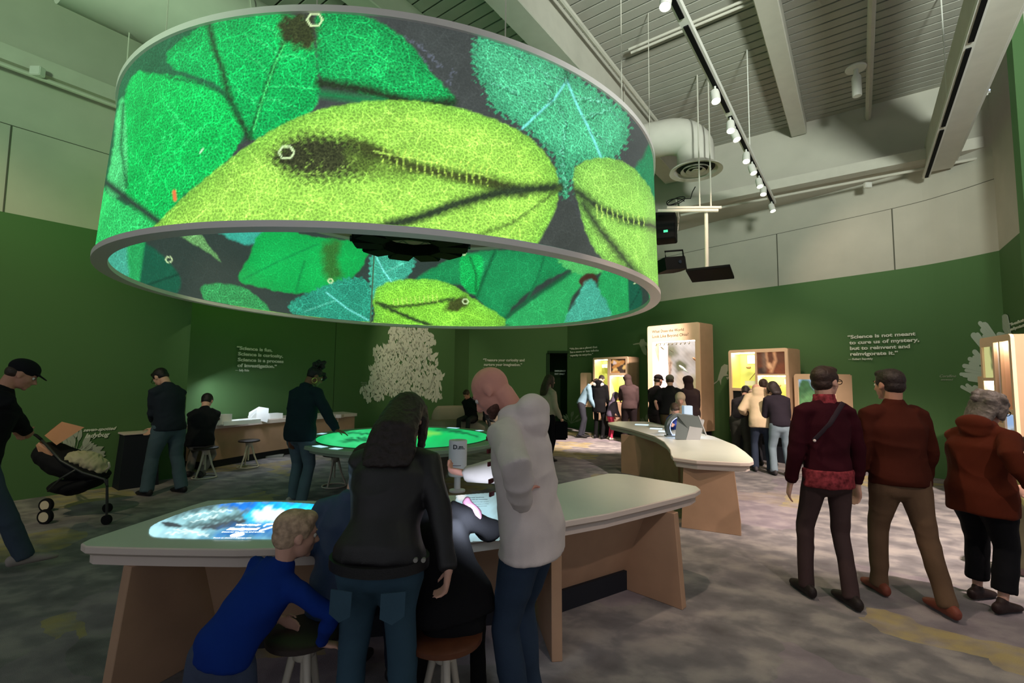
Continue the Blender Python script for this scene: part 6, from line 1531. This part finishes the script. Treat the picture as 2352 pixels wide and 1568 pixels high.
# 5 seated person mostly hidden left of the woman
P = person('seated person in denim and navy, mostly hidden left of the woman in leather', -.80, 2.28, -10, 1.45, lean=16, pelvis=.56, top=((50, 70, 104), .02, 'jacket'), pants=((28, 34, 48), 1.0), shoes=(30, 30, 34), hair=('short', (40, 28, 24)), near=1, hem=.08, head=(30, 0), feet=((-.1, .4), (.12, .4)), hands=(W3(770, 1230, 2.42), W3(900, 1190, 2.7)))
flush_people()
# 6 woman in maroon
P = person('woman in a maroon sweater with short dark hair, glasses and a thin bag strap', 2.35, 3.55, -3, 1.72, lean=1, top=((52, 9, 20), .006, 'sweater'), pants=((66, 50, 50), .92), shoes=(34, 26, 26), hair=('short', (52, 34, 26)), near=2, hem=-.04,
           head=(0, -62), feet=((-.13, .10), (.08, -.08)), arms=((2, 10, 14), (4, 14, 6)), curl=(.3, .35), bulk=.98)
glasses(P); t = P['t']; SH, PV, Rs, Fs, SPv, kk = P['SH'], P['PV'], P['Rs'], P['Fs'], P['SP'], P['kk']
bm = bmesh.new()
st = []
for f in np.linspace(0, 1, 12):
    a = SH + SPv * .045 + Rs * .085; b = PV + SPv * .26 - Rs * .14; q = a.lerp(b, f); st.append(q - Fs * (.118 - .035 * abs(f - .55) * 2 + .0))
eloft(bm, st, [(.017, .005)] * 12, Rs, 8); addto(t, 'bag_strap', bm, cloth((52, 42, 48), 'strap'))
bm = bmesh.new(); c = st[-1] + V((0, -.01, 0)); bmesh.ops.create_uvsphere(bm, u_segments=8, v_segments=6, radius=.011, matrix=Matrix.Translation(c)); addto(t, 'strap_rivet', bm, mat('rivet_white', (230, 210, 205), .3, .6))
flo = mat('floral_blouse', (128, 50, 56), .9, .1, var=.6, vscale=34)
bm = bmesh.new(); eloft(bm, [PV - V((0, 0, .085)), PV + SPv * .05], [(.176, .130), (.172, .126)], Rs, 20, caps=(False, False)); fused('blouse_hem', bm, .011, flo, t, 4, .004, 12)
bm = bmesh.new(); eloft(bm, [SH + SPv * .03, SH + SPv * .105], [(.080, .078), (.070, .072)], Rs, 16, caps=(False, False)); fused('blouse_collar', bm, .008, flo, t, 3, .003, 30)
# 7 man in rust
P = person('man in a rust-brown sweater and khaki trousers walking right of the maroon woman', 2.88, 3.55, -6, 1.70, lean=3, top=((66, 25, 14), .014, 'sweater'), pants=((98, 76, 58), 1.05), shoes=(120, 62, 48), hair=('short', (44, 32, 28)), near=2, hem=.05, head=(2, 14),
           feet=((-.09, .14), (.13, -.20)), arms=((4, 12, 12), (8, 16, 14)), bulk=1.13, skin_='tan', curl=(.5, .6))
# 8 elderly woman
P = person('grey-haired woman in a rust coat and black trousers at the right edge of the photo', 3.42, 3.50, -74, 1.52, lean=6, top=((82, 32, 16), .03, 'coat_hood'), pants=((14, 14, 18), 1.25, 1.1, .72), shoes=(40, 24, 22), hair=('grey', (92, 82, 76)), near=2, hem=.16, bulk=1.22, head=(20, -10),
           feet=((-.1, .08), (.1, -.02)), hands=(W3(2345, 1130, 3.55), W3(2372, 1120, 3.15)), twist=0)
glasses(P)
# 9 child at right edge
P = person('child with dark hair in cream clothes cut by the right edge of the photo', 4.32, 3.95, -50, 1.12, lean=5, top=((170, 160, 110), .01, 'sweater'), pants=((120, 112, 92), 1.1), shoes=(110, 90, 90), hair=('short', (36, 26, 22)), near=1, headk=.85, head=(5, 0))
# 10 man at far left with stroller
P = person('man in a dark jacket and cap striding behind the stroller at the left edge', -4.22, 3.75, -38, 1.75, lean=14, top=((18, 18, 22), .025, 'jacket'), pants=((58, 70, 84), 1.12), shoes=(150, 140, 136), hair=('cap', (24, 24, 28)), near=2, hem=.10, bulk=1.12, head=(22, -8), skin_='tan',
           feet=((-.12, -.34), (.12, .34)), hands=(W3(60, 1020, 4.6), W3(98, 1035, 4.5)))
# 11 man in glasses left
P = person('man in dark glasses and a dark sweatshirt standing at the black plinth', -4.60, 6.42, 68, 1.72, lean=10, top=((34, 40, 50), .03, 'sweater'), pants=((74, 92, 104), 1.25, 1.1), shoes=(30, 28, 34), hair=('short', (22, 18, 18)), near=1, hem=.06, bulk=1.05, head=(38, 10), skin_='fair',
           feet=((-.16, .12), (.14, -.10)), hands=(W3(352, 965, 6.55), W3(350, 985, 6.3)))
glasses(P)
# 12 seated person at counter
P = person('person in a black jacket seated on the stool at the left counter', -4.86, 7.45, 20, 1.66, lean=22, pelvis=.56, top=((22, 24, 28), .03, 'jacket'), pants=((110, 104, 100), 1.1), shoes=(44, 40, 48), hair=('short', (22, 18, 18)), near=1, hem=.08, bulk=1.1, head=(25, 0),
           feet=((-.14, .12), (.05, -.02)), hands=(W3(488, 960, 7.9), W3(470, 965, 7.9)))
# 13 woman with hair puff
P = person('woman with a high hair puff and gold hoop earrings touching the round table', -2.62, 5.92, -20, 1.74, lean=8, top=((24, 40, 48), .022, 'jacket'), pants=((84, 104, 116), 1.12, 1.05), shoes=(170, 160, 160), hair=('puff', (16, 13, 14)), near=1, hem=.12, bulk=1.12, head=(26, -28), skin_='brown',
           feet=((-.12, .05), (.10, -.04)), hands=(W3(668, 1010, 5.9), W3(783, 1006, 5.75)), elbow=(None, V((.5, -.6, -.6))), hdir=(None, (.8, .5, -.35)), hpalm=(None, (0, 0, -1)), curl=(.3, .2))
bm = bmesh.new()
for sg in (-1, 1): tube(bm, [P['hp_'](.37 * sg, -.03 + .13 * cos(a), -.27 + .14 * sin(a)) for a in np.linspace(0, 2 * pi, 17)[:-1]], .006, 5, closed=True)
addto(P['t'], 'hoop_earrings', bm, mat('gold', (220, 190, 120), .3, .6, .7))
# sofa
P = person('person in a black jacket and mask seated on the beige sofa', -1.05, 12.62, 180 - 25, 1.70, lean=20, pelvis=.52, top=((24, 28, 28), .03, 'jacket'), pants=((50, 52, 50), 1.05), shoes=(30, 30, 30), hair=('short', (60, 44, 34)), near=0, head=(25, 0), skin_='tan', feet=((-.12, .44), (.12, .46)), hands=(W3(1105, 938, 12.2), W3(1100, 945, 12.2)))
P = person('small child beside the person on the sofa, holding a pale toy', -.66, 12.62, 180 + 40, 1.05, lean=8, pelvis=.50, headk=.84, top=((34, 34, 38), .02, 'jacket'), pants=((60, 60, 62), 1.0), hair=('short', (40, 30, 26)), near=0, head=(25, 0), feet=((-.08, .3, .12), (.08, .3, .12)))
# far woman
P = person('long-haired woman in a beige top with a black bag behind the bald man', .70, 9.2, -60, 1.66, lean=2, top=((176, 160, 140), .02, 'sweater'), pants=((20, 16, 22), 1.15), shoes=(30, 26, 28), hair=('long', (66, 50, 38)), near=0, hem=.04, head=(4, 0))
bm = bmesh.new(); c = P['arm'][1][2]; box(bm, -.13, .13, -.04, .05, -.40, -.05, Matrix.Translation(c)); bevel_all(bm, .03); addto(P['t'], 'shoulder_bag', bm, cloth((16, 14, 20), 'bag'))
flush_people()
# group at the cases
def far(label, u, v, Y, yaw, H, **k):
    p = at(u, v, Y); return person(label, p.x, p.y, yaw, H, near=0, **k)
far('man in a light blue jacket and pink shirt bending towards the leftmost display case', 1335, 998, 12.9, -95, 1.72, lean=26, top=((128, 158, 176), .015, 'jacket'), pants=((52, 54, 62), 1.15), shoes=(24, 24, 26), hair=('short', (50, 38, 32)), head=(48, 0), hem=.02)
P = far('person in a long black coat with a white hood lining, at the leftmost display case', 1376, 1003, 12.7, -30, 1.74, lean=6, top=((18, 18, 20), .02, 'coat_hood'), pants=((16, 16, 18), .95), shoes=(28, 28, 30), hair=('short', (34, 26, 24)), head=(50, 0), hem=.22)
bm = bmesh.new(); blob(bm, P['SH'] - P['Fs'] * .105 + P['SP'] * .02, (P['Rs'], P['Fs'], P['SP']), (.17, .035, .07)); fused('hood_lining', bm, .015, cloth((214, 206, 200), 'lining'), P['t'], 2)
bm = bmesh.new(); c = P['arm'][1][2]; box(bm, -.10, .10, -.05, .05, -.28, .02, Matrix.Translation(c)); bevel_all(bm, .03); addto(P['t'], 'black_handbag', bm, blk)
far('child in a grey-purple puffer coat and pink trousers beside the black coat', 1402, 996, 12.5, -70, 1.22, lean=14, headk=.88, top=((96, 86, 104), .03, 'jacket'), pants=((200, 60, 90), .9), shoes=(190, 180, 170), hair=('hood', (84, 76, 92)), head=(20, 0), hem=.06)
P = far('person in a brown hooded jacket holding a phone at the orange-photo case', 1446, 1008, 11.9, -8, 1.72, lean=4, top=((62, 48, 48), .035, 'jacket'), pants=((30, 22, 24), 1.25), shoes=(24, 22, 22), hair=('hood', (60, 46, 44)), head=(22, 25), hem=.06, hands=(W3(1425, 918, 12.4), None))
bm = bmesh.new(); c = P['arm'][0][2]; box(bm, -.05, .04, .03, .05, .02, .12, Matrix.Translation(c)); addto(P['t'], 'phone', bm, mat('phone_glow', (240, 200, 180), emit=(250, 200, 170), estr=.8), False)
far('person in a black cap and black shirt, leftmost at the tallest display case', 1506, 1035, 9.9, -60, 1.70, lean=6, top=((26, 22, 24), .015, 'tee'), pants=((34, 28, 30), 1.1), shoes=(24, 24, 24), hair=('cap', (24, 18, 18)), head=(8, 0), hem=.05)
far('man in a grey cap and black T-shirt with folded arms at the tallest display case', 1542, 1040, 9.7, -14, 1.70, lean=8, top=((20, 20, 22), .03, 'tee'), pants=((78, 66, 48), 1.2), shoes=(40, 34, 30), hair=('cap', (104, 102, 92)), head=(6, 0), hem=.02, bulk=1.25, hands=(W3(1512, 945, 9.8), W3(1570, 955, 9.9)))
far('person in a dark brown hooded coat, rightmost at the tallest display case', 1588, 1035, 9.9, 8, 1.68, lean=6, top=((48, 36, 40), .03, 'jacket'), pants=((30, 24, 26), 1.1), shoes=(24, 22, 22), hair=('hood', (46, 32, 34)), head=(4, 15), hem=.08, bulk=1.1)
far('child with short brown hair in a blue top playing behind the scanner arch', 1556, 1075, 8.2, 150, 1.24, lean=28, headk=.9, top=((52, 70, 150), .02, 'sweater'), pants=((46, 56, 120), 1.1), shoes=(60, 60, 70), hair=('short', (74, 56, 46)), head=(30, 20), hands=(W3(1548, 975, 7.7), W3(1600, 985, 7.8)))
far('toddler with a beige hood beside the boy in blue behind the curved desk', 1565, 1060, 8.6, 160, 1.36, lean=10, headk=.9, top=((150, 130, 104), .02, 'coat_hood'), pants=((70, 60, 54), 1.0), hair=('hood', (176, 158, 132)), head=(25, 0))
P = far('person in a patterned black jacket leaning into the cave-photo case', 1702, 1040, 8.8, -40, 1.66, lean=44, top=((44, 40, 46), .02, 'jacket'), pants=((52, 52, 46), 1.25), shoes=(40, 40, 40), hair=('short', (34, 26, 26)), head=(10, 0), hem=.02, hands=(W3(1690, 985, 9.1), W3(1735, 960, 9.2)))
P = far('woman in a cream coat with a fluffy collar bending into the cave-photo case', 1752, 1056, 8.35, -18, 1.68, lean=26, top=((214, 190, 156), .03, 'coat_hood'), pants=((50, 58, 74), 1.05), shoes=(70, 66, 70), hair=('bald', (60, 40, 40)), head=(60, 0), hem=.12, bulk=1.1, hands=(W3(1712, 950, 8.7), W3(1760, 950, 8.9)))
bm = bmesh.new(); blob(bm, P['SH'] + P['SP'] * .06, (P['Rs'], P['Fs'], P['SP']), (.17, .13, .07)); fused('fur_collar', bm, .016, cloth((206, 176, 156), 'fur'), P['t'], 2, .006, 60)
P = far('person with long hair, dark jacket and light jeans right of the cream coat', 1796, 1060, 8.05, -8, 1.62, lean=18, top=((42, 36, 44), .02, 'jacket'), pants=((130, 146, 156), 1.1), shoes=(60, 56, 58), hair=('bob', (44, 34, 34)), head=(30, 0), hem=.04)
far('person with hair tied up, half hidden behind the cream coat', 1762, 1040, 8.95, 0, 1.62, lean=6, top=((60, 40, 40), .01, 'jacket'), pants=((40, 40, 44), 1.0), hair=('short', (50, 34, 30)), head=(10, -30))
flush_people()

# ---- stroller
sc = at(150, 1120, 5.2); t = thing('stroller', 'black stroller with a peach canopy and a pale blanket at the left wall', 'stroller', (sc.x, sc.y, 0))
Ys = 5.35
def SPt(u, v, dy=0.0): q = at(u, v, Ys + dy); return q - V((sc.x, sc.y, 0))
can = mat('canopy_peach', (226, 172, 138), .85, .15, bump=.1, bscale=120); sb = mat('stroller_black', (14, 14, 18), .8, .2); fm = mat('stroller_frame', (60, 62, 62), .4, .4, .5)
bm = bmesh.new()   # canopy: three panels ridged over hoops
rows = [[SPt(100, 1003, -.22), SPt(130, 975, -.1), SPt(142, 969, 0), SPt(130, 975, .1), SPt(108, 1000, .22)], [SPt(160, 1020, -.26), SPt(160, 985, -.12), SPt(165, 972, 0), SPt(160, 985, .14), SPt(160, 1018, .26)], [SPt(128, 1024, -.24), SPt(178, 1002, -.14), SPt(193, 979, 0), SPt(185, 990, .14), SPt(150, 1020, .24)]]
bm.free(); bm = bmesh.new()
pA = SPt(142, 968); pB = SPt(194, 981); pC = SPt(130, 1022, -.15); pD = SPt(102, 1000, -.15); pE = SPt(150, 1000, .25); pF = SPt(112, 990, .25)
vs = [bm.verts.new(q) for q in (pA, pB, pC, pD, pE, pF)]
for f in ((0, 1, 2), (0, 2, 3), (0, 4, 1), (0, 5, 4)): bm.faces.new([vs[i] for i in f])
r_e = bmesh.ops.solidify(bm, geom=list(bm.faces), thickness=.006); meshobj('canopy', bm, can, t)
bm = bmesh.new(); vs = [bm.verts.new(q) for q in (SPt(82, 1022, -.15), SPt(98, 1008, -.15), SPt(124, 1044, -.16), SPt(96, 1058, -.16), SPt(90, 1018, .2), SPt(120, 1044, .2))]
for f in ((0, 1, 2, 3), (1, 4, 5, 2)): bm.faces.new([vs[i] for i in f])
bmesh.ops.solidify(bm, geom=list(bm.faces), thickness=.006); meshobj('canopy_back', bm, can, t)
bm = bmesh.new(); eloft(bm, [SPt(112, 1040), SPt(150, 1062), SPt(190, 1078), SPt(232, 1090)], [(.17, .13), (.2, .16), (.19, .12), (.15, .05)], V((0, 1, 0)), 14); fused('seat', bm, .014, sb, t, 4, .006, 12, local=True)
bm = bmesh.new(); eloft(bm, [SPt(135, 1115), SPt(170, 1116), SPt(215, 1106), SPt(235, 1095)], [(.15, .06), (.17, .10), (.16, .07), (.12, .03)], V((0, 1, 0)), 14); fused('storage_basket', bm, .014, sb, t, 4, .006, 10, local=True)
bm = bmesh.new(); random.seed(2); eloft(bm, [SPt(175, 1050), SPt(205, 1056), SPt(228, 1070), SPt(236, 1082)], [(.14, .07), (.14, .08), (.12, .06), (.08, .03)], V((0, 1, 0)), 12); fused('blanket', bm, .014, cloth((170, 162, 136), 'blanket'), t, 2, .014, 26, local=True)
bm = bmesh.new(); tube(bm, [SPt(250, 1062, -.1), SPt(252, 1072, -.05), SPt(240, 1082, 0)], .010, 6); tube(bm, [SPt(240, 1064, .1), SPt(246, 1068, .08)], .01, 6); meshobj('toy_tusks', bm, mat('tusk_white', (220, 210, 190)), t, smooth=True)
for dy in (-.22, .22):
    bm = bmesh.new(); tube(bm, [SPt(96, 1010, dy), SPt(140, 1058, dy), SPt(190, 1085, dy), SPt(240, 1100, dy), SPt(247, 1118, dy)], .012, 8); tube(bm, [SPt(110, 1128, dy), SPt(140, 1098, dy), SPt(175, 1078, dy)], .012, 8); meshobj('frame_tube', bm, fm, t, smooth=True)
    w0 = SPt(108, 1140, dy); w0.z = .075
    bm = bmesh.new(); lathe(bm, [(.055, -.02), (.075, -.018), (.078, 0), (.075, .018), (.055, .02)], 24, mframe(w0, V((1, 0, 0)), V((0, 0, 1)), V((0, -1, 0)))); wh = meshobj('wheel', bm, sb, t, smooth=True, angle=50)
    bm = bmesh.new(); lathe(bm, [(.052, -.024), (.052, .024)], 20, mframe(w0, V((1, 0, 0)), V((0, 0, 1)), V((0, -1, 0)))); meshobj('hub_cap', bm, mat('hub_cream', (196, 184, 160), .5), wh)
    w0 = SPt(250, 1125, dy); w0.z = .05
    bm = bmesh.new(); lathe(bm, [(.035, -.018), (.05, -.016), (.05, .016), (.035, .018)], 20, mframe(w0, V((1, 0, 0)), V((0, 0, 1)), V((0, -1, 0)))); meshobj('wheel', bm, sb, t, smooth=True, angle=50)
    bm = bmesh.new(); tube(bm, [w0, SPt(246, 1100, dy)], .012, 6); meshobj('wheel_fork', bm, fm, t)
bm = bmesh.new(); tube(bm, [SPt(96, 1010, -.22), SPt(84, 1000, -.22), SPt(80, 998, 0), SPt(84, 1000, .22), SPt(96, 1010, .22)], .014, 8); meshobj('handlebar', bm, sb, t, smooth=True)
flush_people()
bpy.context.view_layer.update()
